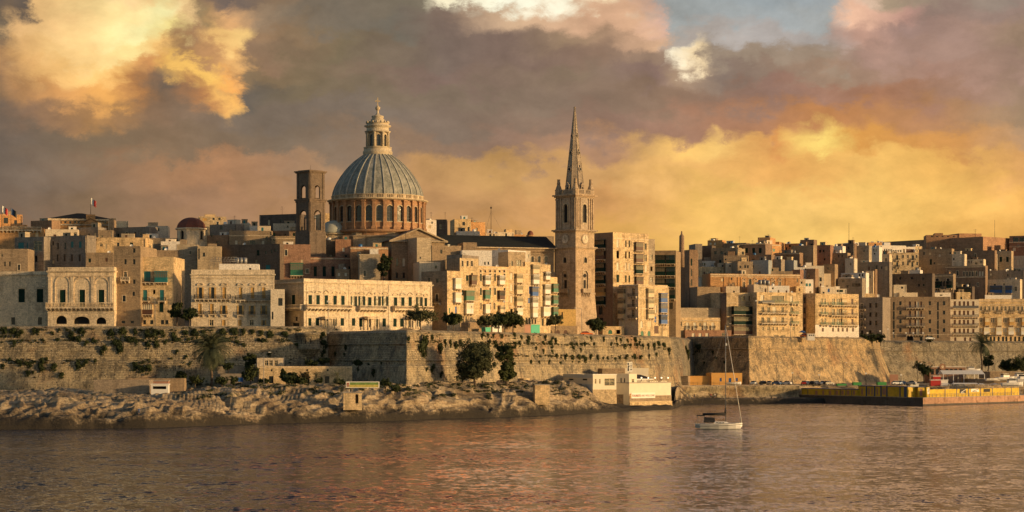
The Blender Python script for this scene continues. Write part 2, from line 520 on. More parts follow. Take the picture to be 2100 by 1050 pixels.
def mat_water():
 m, g, b = base_mat('sea water', 0.14)
 b.inputs['Base Color'].default_value = (0.018, 0.028, 0.042, 1)
 b.inputs['IOR'].default_value = 1.33
 b.inputs['Specular IOR Level'].default_value = 0.4
 geo = g.new('ShaderNodeNewGeometry')
 pos = geo.outputs['Position']
 def lay(sx, sy, sc, det, rough=0.55, rot=0.2, out=1):
  mp = g.new('ShaderNodeMapping')
  mp.inputs['Scale'].default_value = (sx, sy, 1)
  mp.inputs['Rotation'].default_value = (0, 0, rot)
  g.l.new(pos, mp.inputs['Vector'])
  return g.noise(mp.outputs[0], sc, det, rough, 0.2, out=out)
 gust = lay(0.5, 1.6, 0.012, 5, 0.65, 0.05, 0)
 amp = g.mapr(gust, 0.38, 0.62, 0.45, 1.35)
 # the smoother track a passing boat left behind, lying across the harbour
 sepw = g.new('ShaderNodeSeparateXYZ')
 g.l.new(pos, sepw.inputs[0])
 wob = g.math('MULTIPLY', g.math('SUBTRACT', lay(0.5, 0.5, 0.03, 4, 0.6, 0, 0), 0.5), 55.0)
 tr = g.math('ABSOLUTE', g.math('ADD', g.math('SUBTRACT', sepw.outputs[1], g.math('ADD', g.math('MULTIPLY', sepw.outputs[0], 0.16), 378.0)), wob))
 amp = g.math('MULTIPLY', amp, g.mapr(tr, 4.0, 14.0, 0.35, 1.0, True))
 tot = None
 for (sx, sy, sc, det, k) in ((0.6, 0.8, 0.12, 2, 0.20), (0.9, 0.6, 0.8, 3, 0.58), (1.0, 0.8, 2.2, 2, 0.40)):
  n = lay(sx, sy, sc, det)
  v = g.vmath('SUBTRACT', n, (0.5, 0.5, 0.5))
  sc_ = g.new('ShaderNodeVectorMath', operation='SCALE')
  g.l.new(v, sc_.inputs[0])
  sc_.inputs['Scale'].default_value = k * WAVE
  tot = sc_.outputs[0] if tot is None else g.vmath('ADD', tot, sc_.outputs[0])
 s2 = g.new('ShaderNodeVectorMath', operation='SCALE')
 g.l.new(tot, s2.inputs[0])
 g.l.new(amp, s2.inputs['Scale'])
 flat = g.vmath('MULTIPLY', s2.outputs[0], (0.8, 1.0, 0.0))
 nrm = g.vmath('NORMALIZE', g.vmath('ADD', flat, (0.0, 0.0, 1.0)))
 g.l.new(nrm, b.inputs['Normal'])
 return m
WAVE = 2.3
M['water'] = mat_water()
def mat_rock():
 m, g, b = base_mat('shore rock', 0.92)
 geo = g.new('ShaderNodeNewGeometry')
 pos = geo.outputs['Position']
 sep = g.new('ShaderNodeSeparateXYZ')
 g.l.new(pos, sep.inputs[0])
 n1 = g.noise(pos, 0.09, 6, 0.62)
 c = g.ramp(n1, [(0.3, (0.15, 0.11, 0.07, 1)), (0.45, (0.30, 0.23, 0.14, 1)), (0.6, (0.46, 0.365, 0.235, 1)), (0.75, (0.31, 0.18, 0.09, 1))])
 n2 = g.noise(pos, 1.3, 8, 0.7, 0.4)
 c = g.mix(0.85, c, g.mix(1.0, c, g.ramp(n2, [(0.3, 0.35), (0.5, 1.0), (0.7, 1.45)]), 'MULTIPLY'))
 mp = g.new('ShaderNodeMapping')
 mp.inputs['Scale'].default_value = (0.35, 0.35, 2.2)
 mp.inputs['Rotation'].default_value = (0.12, 0.25, 0)
 g.l.new(pos, mp.inputs['Vector'])
 st = g.noise(mp.outputs[0], 1.0, 5, 0.65)
 c = g.mix(g.mapr(st, 0.5, 0.58, 0, 0.65), c, (0.15, 0.10, 0.055, 1))
 vo = g.new('ShaderNodeTexVoronoi')
 vo.inputs['Scale'].default_value = 0.75
 g.l.new(g.mix(0.2, pos, g.noise(pos, 1.2, 3, 0.5, out=1)), vo.inputs['Vector'])
 # scrub in the hollows of the upper rock
 sc = g.noise(pos, 0.23, 5, 0.7)
 gm = g.math('MULTIPLY', g.mapr(sc, 0.54, 0.60, 0, 0.88), g.mapr(sep.outputs[2], 4.8, 7.0, 0, 1))
 c = g.mix(gm, c, (0.035, 0.040, 0.018, 1))
 # weed and wet rock band along the water line, with undercut shade painted in
 wet = g.math('ADD', sep.outputs[2], g.math('ADD', g.math('MULTIPLY', g.math('SUBTRACT', n2, 0.5), 4.5), g.math('MULTIPLY', g.math('SUBTRACT', n1, 0.5), 9.0)))
 c = g.mix(g.mapr(wet, 1.2, 4.0, 0.96, 0.0, True), c, (0.017, 0.014, 0.010, 1))
 g.l.new(c, b.inputs['Base Color'])
 bp = g.new('ShaderNodeBump')
 bp.inputs['Strength'].default_value = 0.9
 bp.inputs['Distance'].default_value = 0.5
 hh = g.math('ADD', g.math('MULTIPLY', n2, 1.0), g.math('MULTIPLY', st, 0.8))
 g.l.new(hh, bp.inputs['Height'])
 g.l.new(bp.outputs[0], b.inputs['Normal'])
 return m
M['rock'] = mat_rock()
def mat_bastion(name, col, rough_band=True):
 m, g, b = base_mat(name, 0.93)
 geo = g.new('ShaderNodeNewGeometry')
 tc = g.new('ShaderNodeTexCoord')
 pos = geo.outputs['Position']
 sep = g.new('ShaderNodeSeparateXYZ')
 g.l.new(pos, sep.inputs[0])
 z = sep.outputs[2]
 lite = tuple(c * 1.2 for c in col)
 dark = tuple(c * 0.55 for c in col)
 wob = g.noise(tc.outputs['UV'], 0.7, 4, 0.6, out=1)
 uvw = g.mix(0.06, tc.outputs['UV'], wob, 'ADD')
 br = g.new('ShaderNodeTexBrick')
 g.l.new(uvw, br.inputs['Vector'])
 br.inputs['Scale'].default_value = 1.0
 br.inputs['Brick Width'].default_value = 0.95
 br.inputs['Row Height'].default_value = 0.5
 br.inputs['Mortar Size'].default_value = 0.07
 br.inputs['Mortar Smooth'].default_value = 0.4
 br.inputs['Color1'].default_value = dark + (1,)
 br.inputs['Color2'].default_value = lite + (1,)
 br.inputs['Mortar'].default_value = tuple(c * 0.35 for c in col) + (1,)
 flat = tuple(c * 0.95 for c in col) + (1,)
 # coursed masonry above the living rock; the joint between the two wanders
 nz = g.noise(pos, 0.07, 4, 0.6)
 edge = g.math('ADD', z, g.math('MULTIPLY', g.math('SUBTRACT', nz, 0.5), 9.0))
 mas = g.mapr(edge, 11.5, 13.5, 0.25, 1.0)
 c = g.mix(mas, flat, br.outputs['Color'])
 n1 = g.noise(pos, 0.13, 6, 0.65)
 c = g.mix(g.mapr(n1, 0.42, 0.66, 0, 0.5), c, tuple(x * y for x, y in zip(col, (1.3, 1.2, 1.0))) + (1,))
 n3 = g.noise(pos, 0.28, 7, 0.7)
 c = g.mix(g.mapr(n3, 0.47, 0.64, 0, 0.85), c, (0.13, 0.115, 0.085, 1))
 n4 = g.noise(pos, 0.055, 4, 0.6, 0.5)
 c = g.mix(g.mapr(n4, 0.56, 0.7, 0, 0.55), c, (0.42, 0.20, 0.085, 1))
 # black water streaks running down
 mp = g.new('ShaderNodeMapping')
 mp.inputs['Scale'].default_value = (1.0, 1.0, 0.05)
 g.l.new(pos, mp.inputs['Vector'])
 st = g.noise(mp.outputs[0], 0.7, 6, 0.75)
 c = g.mix(g.mapr(st, 0.5, 0.68, 0, 0.8), c, (0.07, 0.06, 0.045, 1))
 # pits and put-log holes
 vo = g.new('ShaderNodeTexVoronoi')
 vo.inputs['Scale'].default_value = 0.95
 g.l.new(pos, vo.inputs['Vector'])
 c = g.mix(g.mapr(vo.outputs['Distance'], 0.10, 0.26, 0.85, 0.0), c, (0.025, 0.02, 0.015, 1))
 f = g.noise(pos, 2.2, 7, 0.75)
 c = g.mix(0.95, c, g.mix(1.0, c, g.ramp(f, [(0.33, 0.45), (0.5, 1.0), (0.7, 1.4)]), 'MULTIPLY'))
 g.l.new(c, b.inputs['Base Color'])
 bp = g.new('ShaderNodeBump')
 bp.inputs['Strength'].default_value = 0.9
 bp.inputs['Distance'].default_value = 0.3
 g.l.new(g.math('ADD', g.math('MULTIPLY', f, 1.4), g.math('MULTIPLY', br.outputs['Fac'], -0.7)), bp.inputs['Height'])
 g.l.new(bp.outputs[0], b.inputs['Normal'])
 return m
M['bast'] = mat_bastion('bastion masonry', (0.50, 0.41, 0.265))
M['bastgrey'] = mat_bastion('weathered bastion masonry', (0.34, 0.30, 0.225))
M['bastgold'] = mat_bastion('golden bastion masonry', (0.62, 0.46, 0.26))
M['earth'] = paint('dry earth and paving', (0.24, 0.19, 0.13), 0.95, 0.3, scale=0.3)
M['road'] = paint('asphalt', (0.06, 0.058, 0.055), 0.9, 0.25, scale=0.4)
M['concrete'] = stone('quay concrete', (0.33, 0.28, 0.22), bw=4.5, bh=1.6, stain=0.6, patch=0.4)
M['darkconc'] = stone('tide and shade dark concrete', (0.10, 0.088, 0.072), bw=4.5, bh=1.6, stain=0.6, patch=0.4)  # tide band, and painted shade on the quay's left side
# sea: one sheet to the horizon
mb = MB()
xs = [-9000, -2000, -600, 0, 600, 2000, 9000]
ys = [-9000, -1500, -200, 200, 700, 1500, 9000]
V = np.array([[(x, y, 0.0) for x in xs] for y in ys])
mb.grid(V, M['water'], False)
mb.build('sea', kind='structure')
# sea bed and land far around, so that every view has ground under it
mb = MB()
mb.box(-9000, 9000, -9000, 9000, -14, -12, M['earth'])
mb.build('seabed', kind='structure')
def shore_height(px, D):
 d = D - Dsea(px)
 return d
def worley(x, y, cell, seed=0):
 """per point: nearest-cell random values and distance to the cell border"""
 gx = x / cell; gy = y / cell
 ix = np.floor(gx).astype(int); iy = np.floor(gy).astype(int)
 d1 = np.full(gx.shape, 9.0); d2 = np.full(gx.shape, 9.0)
 r1 = np.zeros(gx.shape); ox = np.zeros(gx.shape); oy = np.zeros(gx.shape)
 for i in (-1, 0, 1):
  for j in (-1, 0, 1):
   cx, cy = ix + i, iy + j
   a = _V[_P[(_P[(cx + seed) & 255] + cy) & 255]]
   b = _V[_P[(_P[(cx + seed + 37) & 255] + cy + 11) & 255]]
   c = _V[_P[(_P[(cx + seed + 91) & 255] + cy + 53) & 255]]
   dx = cx + 0.1 + 0.8 * a - gx; dy = cy + 0.1 + 0.8 * b - gy
   d = np.hypot(dx, dy)
   nearer = d < d1
   d2 = np.where(nearer, d1, np.minimum(d2, d))
   r1 = np.where(nearer, c, r1); ox = np.where(nearer, dx, ox); oy = np.where(nearer, dy, oy)
   d1 = np.where(nearer, d, d1)
 return r1, d2 - d1, ox, oy
def make_shore():
 rng = np.random
 pxs = np.concatenate([np.linspace(-520, 0, 90), np.linspace(0, 1385, 700)[1:], np.linspace(1385, 2560, 330)[1:]])
 nt = 130
 V = np.zeros((nt, len(pxs), 3))
 for j, px in enumerate(pxs):
  ds = Dsea(px)
  w1 = Df(px) + 4
  if 640 < px < 720:
   w1 = 630
  tt = np.linspace(0, 1, nt) ** 1.35
  D = ds - 2.5 + tt * (w1 - ds + 2.5)
  X = (px - 1050) / F * D
  d = D - ds
  if px < 1385:
   crest = lerp_tab([(-520, 7.0), (0, 6.6), (60, 6.9), (120, 7.4), (200, 6.3), (320, 6.2), (420, 7.4), (520, 8.6), (700, 8.4), (860, 8.8), (1010, 8.6), (1150, 8.6), (1200, 7.6), (1232, 3.4), (1285, 1.3), (1385, 1.2)], px)
   face = lerp_tab([(-520, 2.8), (0, 2.7), (300, 2.9), (600, 2.2), (900, 2.4), (1150, 2.6), (1230, 1.6), (1290, 0.8), (1385, 0.9)], px)
   run = lerp_tab([(0, 30), (300, 30), (600, 26), (850, 16), (1000, 26), (1250, 24), (1385, 10)], px)
   n = fbm(X * 0.05, D * 0.06, 4, 3)
   z = -1.5 + (face + 1.5) * np.clip((d + 1.5 + 3.0 * n) / 2.2, 0, 1) ** 0.6
   s = np.clip((d - 1.5) / run, 0, 1)
   z = z + (crest - face) * (s ** 0.7)
   lowz = lerp_tab([(1200, 1.0), (1280, 0.35), (1385, 0.3)], px)
   env = lowz * np.clip((d + 1.0) / 3.0, 0, 1) * np.clip(1.2 - s * 0.5, 0.3, 1)
   # fractured slabs at two sizes, each block tilted its own way, with clefts between
   wx_ = X + 2.2 * fbm(X * 0.12, D * 0.12, 3, 41) + 0.35 * D
   wy_ = (D + 2.2 * fbm(X * 0.12 + 9, D * 0.12, 3, 43)) * 1.7
   r, e, ox, oy = worley(wx_ * 0.55, wy_, 9.0, 5)
   z = z + env * ((r - 0.5) * 1.2 + ox * (r - 0.35) * 1.7 + oy * 0.5 - 1.1 * np.clip(1 - e / 0.13, 0, 1))
   r, e, ox, oy = worley(wx_ * 0.55, wy_ * 0.9, 4.2, 77)
   z = z + env * np.clip((d - 2) / 5.0, 0.25, 1) * ((r - 0.5) * 0.2 + ox * (r - 0.5) * 0.4 + oy * 0.15 - 0.35 * np.clip(1 - e / 0.16, 0, 1))
   sh = X * 0.22 - D * 0.10 + fbm(X * 0.05, D * 0.05, 3, 21) * 2.4
   z = z + env * 1.15 * ((sh - np.floor(sh)) ** 1.8 - 0.35)
   z = z + env * 0.9 * n + env * 0.15 * np.abs(fbm(X * 0.5, D * 0.5, 4, 5))
   z = np.where(d < -0.5, np.minimum(z, -0.4), z)
   z = np.minimum(z, crest + 1.1)
  else:
   z = -1.5 + 3.3 * np.clip((d + 1.5) / 2.5, 0, 1)
   n = fbm(X * 0.2, D * 0.2, 4, 5)
   z = z + n * 0.4 * np.clip(d, 0, 1)
   up = np.clip((d - 24) / 1.0, 0, 1)
   z = z + up * 4.3
  V[:, j, 0] = X
  V[:, j, 1] = D
  V[:, j, 2] = z
 Z = V[:, :, 2]
 for _ in range(1):                # the sea has rounded the blocks
  Z[:, 1:-1] = 0.25 * Z[:, :-2] + 0.5 * Z[:, 1:-1] + 0.25 * Z[:, 2:]
  Z[1:-1] = 0.25 * Z[:-2] + 0.5 * Z[1:-1] + 0.25 * Z[2:]
 mb = MB()
 mb.grid(V, M['rock'])
 return mb.build('rocky_shore', kind='structure')
SHORE = make_shore()
def make_hill():
 pxs = np.linspace(-700, 2760, 130)
 rows = [3.0, 14, 30, 45, 60, 90, 130, 180, 240, 300, 420, 700, 1400]
 V = np.zeros((len(rows), len(pxs), 3))
 for j, px in enumerate(pxs):
  f = Df(px)
  if 600 < px < 860:
   f = max(f, 640)
  if 1360 < px < 1560:
   f = max(f, 850)
  if px > 1760 and px < 1830:
   f = max(f, 920)
  for i, r in enumerate(rows):
   D = f + r
   z = terrain(px, D)
   if r >= 420:
    z = 30 if r < 1000 else -5
   V[i, j] = ((px - 1050) / F * D, D, z)
 mb = MB()
 mb.grid(V, M['earth'])
 return mb.build('city_hill', kind='structure')
make_hill()
def offset_path(pts, off):
 """move a plan polyline outwards (to its right, seen walking along it) with mitred corners"""
 out = []
 n = len(pts)
 for i, p in enumerate(pts):
  d0 = (pts[i] - pts[i - 1]).normalized() if i > 0 else None
  d1 = (pts[i + 1] - pts[i]).normalized() if i < n - 1 else None
  if d0 is None: d0 = d1
  if d1 is None: d1 = d0
  n0 = Vector((d0.y, -d0.x)); n1 = Vector((d1.y, -d1.x))
  m = n0 + n1
  if m.length < 1e-4:
   m = n0.copy()
  m.normalize()
  k = off / max(0.35, m.dot(n0))
  out.append(p + m * k)
 return out
def bastion(name, label, plan, prof, mat, amp=0.22, step=0.6, seed=1, cordon=None, thick=4.0, group='stretches of the harbour bastions'):
 """plan: [(px, D)] left to right; prof: [(z, outward offset)] from the top down"""
 base = [Vector((XP(a, d), d)) for a, d in plan]
 root = empty(name, (base[0].x, base[0].y, prof[-1][0]), 0, label, 'bastion wall', group)
 o = Vector((base[0].x, base[0].y, prof[-1][0]))
 # dense profile
 zs, os_ = [], []
 for (z0, a0), (z1, a1) in zip(prof, prof[1:]):
  k = max(1, int(abs(z0 - z1) / 0.55))
  for i in range(k):
   zs.append(z0 + (z1 - z0) * i / k)
   os_.append(a0 + (a1 - a0) * i / k)
 zs.append(prof[-1][0]); os_.append(prof[-1][1])
 # samples along the plan, corners kept
 segs = []
 for i in range(len(base) - 1):
  L = (base[i + 1] - base[i]).length
  segs.append(max(2, int(L / step)))
 rows = []
 tot = 0.0
 for z, a in zip(zs, os_):
  pp = offset_path(base, a)
  row = []
  for i, k in enumerate(segs):
   for t in range(k):
    row.append(pp[i].lerp(pp[i + 1], t / k))
  row.append(pp[-1])
  rows.append([(q.x, q.y, z) for q in row])
 V = np.array(rows)
 nx = V[0, :, :]
 tang = np.gradient(V[-1, :, :2], axis=0)
 tl = np.hypot(tang[:, 0], tang[:, 1]) + 1e-6
 nrm = np.stack([tang[:, 1] / tl, -tang[:, 0] / tl], 1)
 s = np.cumsum(tl)
 S, Z = np.meshgrid(s, np.array(zs))
 nz = fbm(S * 0.25, Z * 0.35, 5, seed) * amp + fbm(S * 0.05, Z * 0.1, 3, seed + 5) * amp * 1.6
 fade = np.clip((V[0, 0, 2] - Z) / 1.5, 0.15, 1)
 nz = nz * fade
 V[:, :, 0] += nrm[None, :, 0] * nz
 V[:, :, 1] += nrm[None, :, 1] * nz
 mb = MB()
 V2 = V.copy(); V2 -= np.array(o)
 mb.grid(V2[::-1], mat)
 mb.build('masonry_face', root)
 # parapet coping: slopes outwards, then the flat top behind
 top = MB()
 a = offset_path(base, os_[0] - 0.05); c = offset_path(base, os_[0] - 1.6); e = offset_path(base, -thick)
 zt = zs[0]
 zlist = [zt + 0.02, zt + 0.75, zt + 0.7]
 for i in range(len(base) - 1):
  for (q, r, za, zb) in ((a, c, zlist[0], zlist[1]), (c, e, zlist[1], zlist[2])):
   top.face([(q[i].x - o.x, q[i].y - o.y, za - o.z), (q[i + 1].x - o.x, q[i + 1].y - o.y, za - o.z),
                      (r[i + 1].x - o.x, r[i + 1].y - o.y, zb - o.z), (r[i].x - o.x, r[i].y - o.y, zb - o.z)], mat)
  top.face([(e[i + 1].x - o.x, e[i + 1].y - o.y, zlist[2] - o.z - 3), (e[i].x - o.x, e[i].y - o.y, zlist[2] - o.z - 3),
                  (e[i].x - o.x, e[i].y - o.y, zlist[2] - o.z), (e[i + 1].x - o.x, e[i + 1].y - o.y, zlist[2] - o.z)], mat)
 top.build('parapet', root)
 for cordon in (cordon or []):
  # rounded string course
  off0 = np.interp(-cordon, [-z for z in zs], os_)
  cb = MB()
  k = 7
  ring = []
  for i in range(k):
   t = -math.pi / 2 + math.pi * i / (k - 1)
   ring.append(offset_path(base, off0 - 0.1 + 0.42 * math.cos(t)))
  for i in range(k - 1):
   za = cordon + 0.27 * math.sin(-math.pi / 2 + math.pi * i / (k - 1)) - o.z
   zb = cordon + 0.27 * math.sin(-math.pi / 2 + math.pi * (i + 1) / (k - 1)) - o.z
   for j in range(len(base) - 1):
    q, r = ring[i], ring[i + 1]
    cb.face([(q[j].x - o.x, q[j].y - o.y, za), (q[j + 1].x - o.x, q[j + 1].y - o.y, za),
                         (r[j + 1].x - o.x, r[j + 1].y - o.y, zb), (r[j].x - o.x, r[j].y - o.y, zb)], mat, True)
  cb.build('cordon', root)
 return root
bastion('bastion_wall', 'long tan curtain wall with two planted ledges at the far left behind the big palm',
  [(-680, 640), (0, 622), (300, 619), (600, 622), (668, 626)],
  [(24.6, 0.0), (20.9, 0.6), (20.7, 1.4), (15.4, 2.4), (15.2, 3.4), (9.5, 4.4), (9.2, 4.9), (3.0, 5.6)], M['bast'], 0.32, seed=3, cordon=[20.9, 15.4])
bastion('bastion_wall', 'pointed bastion whose left face is in shade and long right face is lit and dotted with bushes',
  [(660, 640), (700, 626), (834, 590), (900, 607), (1368, 765), (1376, 775)],
  [(23.2, 0.0), (20.0, 0.5), (18.8, 0.8), (14.2, 1.9), (14.0, 2.4), (3.0, 4.6), (-1.0, 4.8)], M['bast'], 0.22, seed=8, cordon=[20.0, 15.4])
bastion('bastion_wall', 'short recessed wall with an arched hollow between the two pointed bastions',
  [(1366, 786), (1390, 792), (1420, 847)],
  [(23.2, 0.0), (20.0, 0.5), (14.0, 1.2), (-1.0, 2.8)], M['bastgrey'], 0.25, seed=12)
bastion('bastion_wall', 'second pointed bastion with a dark left face and a bright golden sloping face behind the parked cars',
  [(1404, 854), (1412, 850), (1535, 815), (1660, 851), (1790, 890), (1800, 908), (1806, 925)],
  [(23.9, 0.0), (19.6, 0.5), (18.0, 0.9), (5.0, 6.2), (-1.0, 6.4)], M['bastgold'], 0.18, seed=17, cordon=[19.6])
bastion('bastion_wall', 'brown curtain wall at the far right behind the white marquee',
  [(1780, 914), (1900, 932), (2100, 965), (2700, 1052)],
  [(23.0, 0.0), (19.3, 0.5), (17.5, 0.8), (4.0, 5.0), (-1.0, 5.2)], M['bastgrey'], 0.18, seed=23, cordon=[19.3])
# ---------------------------------------------------------------- buildings: walls with real openings, windows, balconies, roofs
FR = {}      # face frames
def wall_face(mb, O, U, W, H, holes, mat, rec=0.28, z0=0.0):
 """vertical wall from O along U (2D unit), W wide, up to H, with openings (s0, s1, z0, z1, arched)"""
 N = (-U[1], U[0])          # inwards
 def pt(s, z, d=0.0):
  return (O[0] + U[0] * s + N[0] * d, O[1] + U[1] * s + N[1] * d, z)
 hs = []
 for h in holes:
  s0, s1, a, b = max(0.05, h[0]), min(W - 0.05, h[1]), max(z0 + 0.05, h[2]), min(H - 0.05, h[3])
  if s1 - s0 < 0.1 or b - a < 0.1:
   continue
  hs.append((s0, s1, a, b, h[4]))
 zc = sorted(set([z0, H] + [round(h[2], 3) for h in hs] + [round(h[3], 3) for h in hs]))
 for za, zb in zip(zc, zc[1:]):
  if zb - za < 1e-3:
   continue
  zm = (za + zb) / 2
  cut = sorted([(h[0], h[1]) for h in hs if h[2] < zm < h[3]])
  s = 0.0
  for c0, c1 in cut:
   if c0 > s + 1e-3:
    mb.face([pt(s, za), pt(c0, za), pt(c0, zb), pt(s, zb)], mat)
   s = max(s, c1)
  if s < W - 1e-3:
   mb.face([pt(s, za), pt(W, za), pt(W, zb), pt(s, zb)], mat)
 for (s0, s1, a, b, arch) in hs:
  mb.face([pt(s0, a), pt(s1, a), pt(s1, a, rec), pt(s0, a, rec)], mat)
  if not arch:
   mb.face([pt(s0, b, rec), pt(s1, b, rec), pt(s1, b), pt(s0, b)], mat)
   mb.face([pt(s0, a), pt(s0, a, rec), pt(s0, b, rec), pt(s0, b)], mat)
   mb.face([pt(s1, a, rec), pt(s1, a), pt(s1, b), pt(s1, b, rec)], mat)
  else:
   r = (s1 - s0) / 2
   rz = min(r, (b - a) * 0.6)
   zs = b - rz
   c = (s0 + s1) / 2
   mb.face([pt(s0, a), pt(s0, a, rec), pt(s0, zs, rec), pt(s0, zs)], mat)
   mb.face([pt(s1, a, rec), pt(s1, a), pt(s1, zs), pt(s1, zs, rec)], mat)
   K = 8
   arc = [(c - r * math.cos(math.pi * i / K), zs + rz * math.sin(math.pi * i / K)) for i in range(K + 1)]
   for i in range(K):
    p, q = arc[i], arc[i + 1]
    mb.face([pt(p[0], p[1]), pt(p[0], p[1], rec), pt(q[0], q[1], rec), pt(q[0], q[1])], mat)
    corner = (s0, b) if i < K / 2 else (s1, b)
    mb.face([pt(p[0], p[1]), pt(q[0], q[1]), pt(*corner)], mat)
   mb.face([pt(s0, b), pt(c, zs + rz), pt(s1, b)], mat)
SH = {'g': 'green', 't': 'teal', 'b': 'brownp', 'y': 'ochre', 'w': 'whitep', 'c': 'creamp', 'u': 'bluep', 'e': 'bgreen'}
_wc = {}
def window_mesh(kind, w, h, arch=False):
 """modelled round (0,0,0) = middle of the sill, wall plane at y=0, outside at -y"""
 key = (kind, round(w * 4) / 4.0, round(h * 4) / 4.0)
 if key in _wc:
  return _wc[key], key
 w, h = max(0.35, key[1]), max(0.4, key[2])
 mb = MB()
 k = kind[0]
 e = w / 2 + 0.03
 if k in SH:                      # closed louvred shutters
  m = M[SH[k]]
  mb.box(-e, -0.02, 0.10, 0.17, -0.03, h + 0.03, m)
  mb.box(0.02, e, 0.10, 0.17, -0.03, h + 0.03, m)
  mb.box(-0.02, 0.02, 0.14, 0.18, 0, h, M['void'])
  for s in (-1, 1):
   for q in (0.0, 0.5, 0.93):
    mb.box(s * w * 0.06, s * w * 0.44, 0.07, 0.105, h * q + 0.02, h * q + 0.02 + h * 0.05, m)
 elif k == 'n':                   # unlit opening
  mb.box(-e, e, 0.22, 0.26, -0.03, h + 0.03, M['glass'])
  mb.box(-0.03, 0.03, 0.16, 0.22, 0, h, M['iron'])
 elif k in 'kKl':                 # framed glass, the paler panes painted with sun glare
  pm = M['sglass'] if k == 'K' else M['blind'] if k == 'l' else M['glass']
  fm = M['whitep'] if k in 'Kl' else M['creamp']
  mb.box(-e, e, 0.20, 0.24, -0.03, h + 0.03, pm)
  t = min(0.09, w * 0.1)
  for a, b in ((-w / 2, -w / 2 + t), (w / 2 - t, w / 2), (-t / 2, t / 2)):
   mb.box(a, b, 0.14, 0.20, 0, h, fm)
  for q in (0.0, 0.62, 0.94):
   mb.box(-w / 2, w / 2, 0.145, 0.198, h * q, h * q + min(0.09, h * 0.06), fm)
 elif k in 'oO':                  # open shutters folded back on the wall, dark opening
  m = M['ochre'] if k == 'o' else M['green']
  mb.box(-e, e, 0.22, 0.26, -0.03, h + 0.03, M['glass'])
  for s in (-1, 1):
   mb.box(s * w * 0.52, s * w * 0.98, -0.10, -0.04, 0, h, m)
 elif k == 'h':                   # open hole
  mb.box(-e, e, 1.2, 1.25, -0.03, h + 0.03, M['void'])
 # stone surround
 if 's' in kind[1:] or 'p' in kind[1:] or 'q' in kind[1:]:
  sm = M['pale']
  t = 0.16
  mb.box(-w / 2 - t, -w / 2 - 0.002, -0.07, 0.0, -0.1, h + t, sm)
  mb.box(w / 2 + 0.002, w / 2 + t, -0.07, 0.0, -0.1, h + t, sm)
  mb.box(-w / 2 - 0.001, w / 2 + 0.001, -0.068, 0.0, h + 0.002, h + t, sm)
  mb.box(-w / 2 - t - 0.08, w / 2 + t + 0.08, -0.2, 0.0, -0.26, -0.105, sm)
 if 'p' in kind[1:]:              # curved pediment on a hood
  z = h + 0.75
  hw = w / 2 + 0.45
  mb.box(-hw, hw, -0.28, 0.0, z - 0.18, z, M['pale'])
  K = 8
  for i in range(K):
   a, b = math.pi * i / K, math.pi * (i + 1) / K
   mb.face([(-hw * math.cos(a), -0.3, z + 0.62 * math.sin(a)), (-hw * math.cos(b), -0.3, z + 0.62 * math.sin(b)),
                     (-hw * math.cos(b), 0, z + 0.62 * math.sin(b)), (-hw * math.cos(a), 0, z + 0.62 * math.sin(a))], M['pale'])
   mb.face([(-hw * math.cos(b), -0.3, z + 0.62 * math.sin(b)), (-hw * math.cos(a), -0.3, z + 0.62 * math.sin(a)),
                     (-hw * 0.8 * math.cos(a), -0.3, z + 0.42 * math.sin(a)), (-hw * 0.8 * math.cos(b), -0.3, z + 0.42 * math.sin(b))], M['pale'])
 if 'q' in kind[1:]:              # triangular pediment
  z = h + 0.75
  hw = w / 2 + 0.5
  mb.box(-hw, hw, -0.28, 0.0, z - 0.18, z, M['pale'])
  for s in (-1, 1):
   mb.face([(s * hw, -0.3, z), (0, -0.3, z + 0.95), (0, 0, z + 0.95), (s * hw, 0, z)], M['pale'])
   mb.face([(s * hw, -0.3, z), (0, -0.3, z + 0.95), (0, -0.3, z + 0.7), (s * hw * 0.78, -0.3, z)], M['pale'])
 if 'd' in kind[1:]:              # hood on brackets only
  mb.box(-w / 2 - 0.3, w / 2 + 0.3, -0.35, 0, h + 0.35, h + 0.52, M['pale'])
 _wc[key] = mb.mesh('window')
 return _wc[key], key
_ec = {}
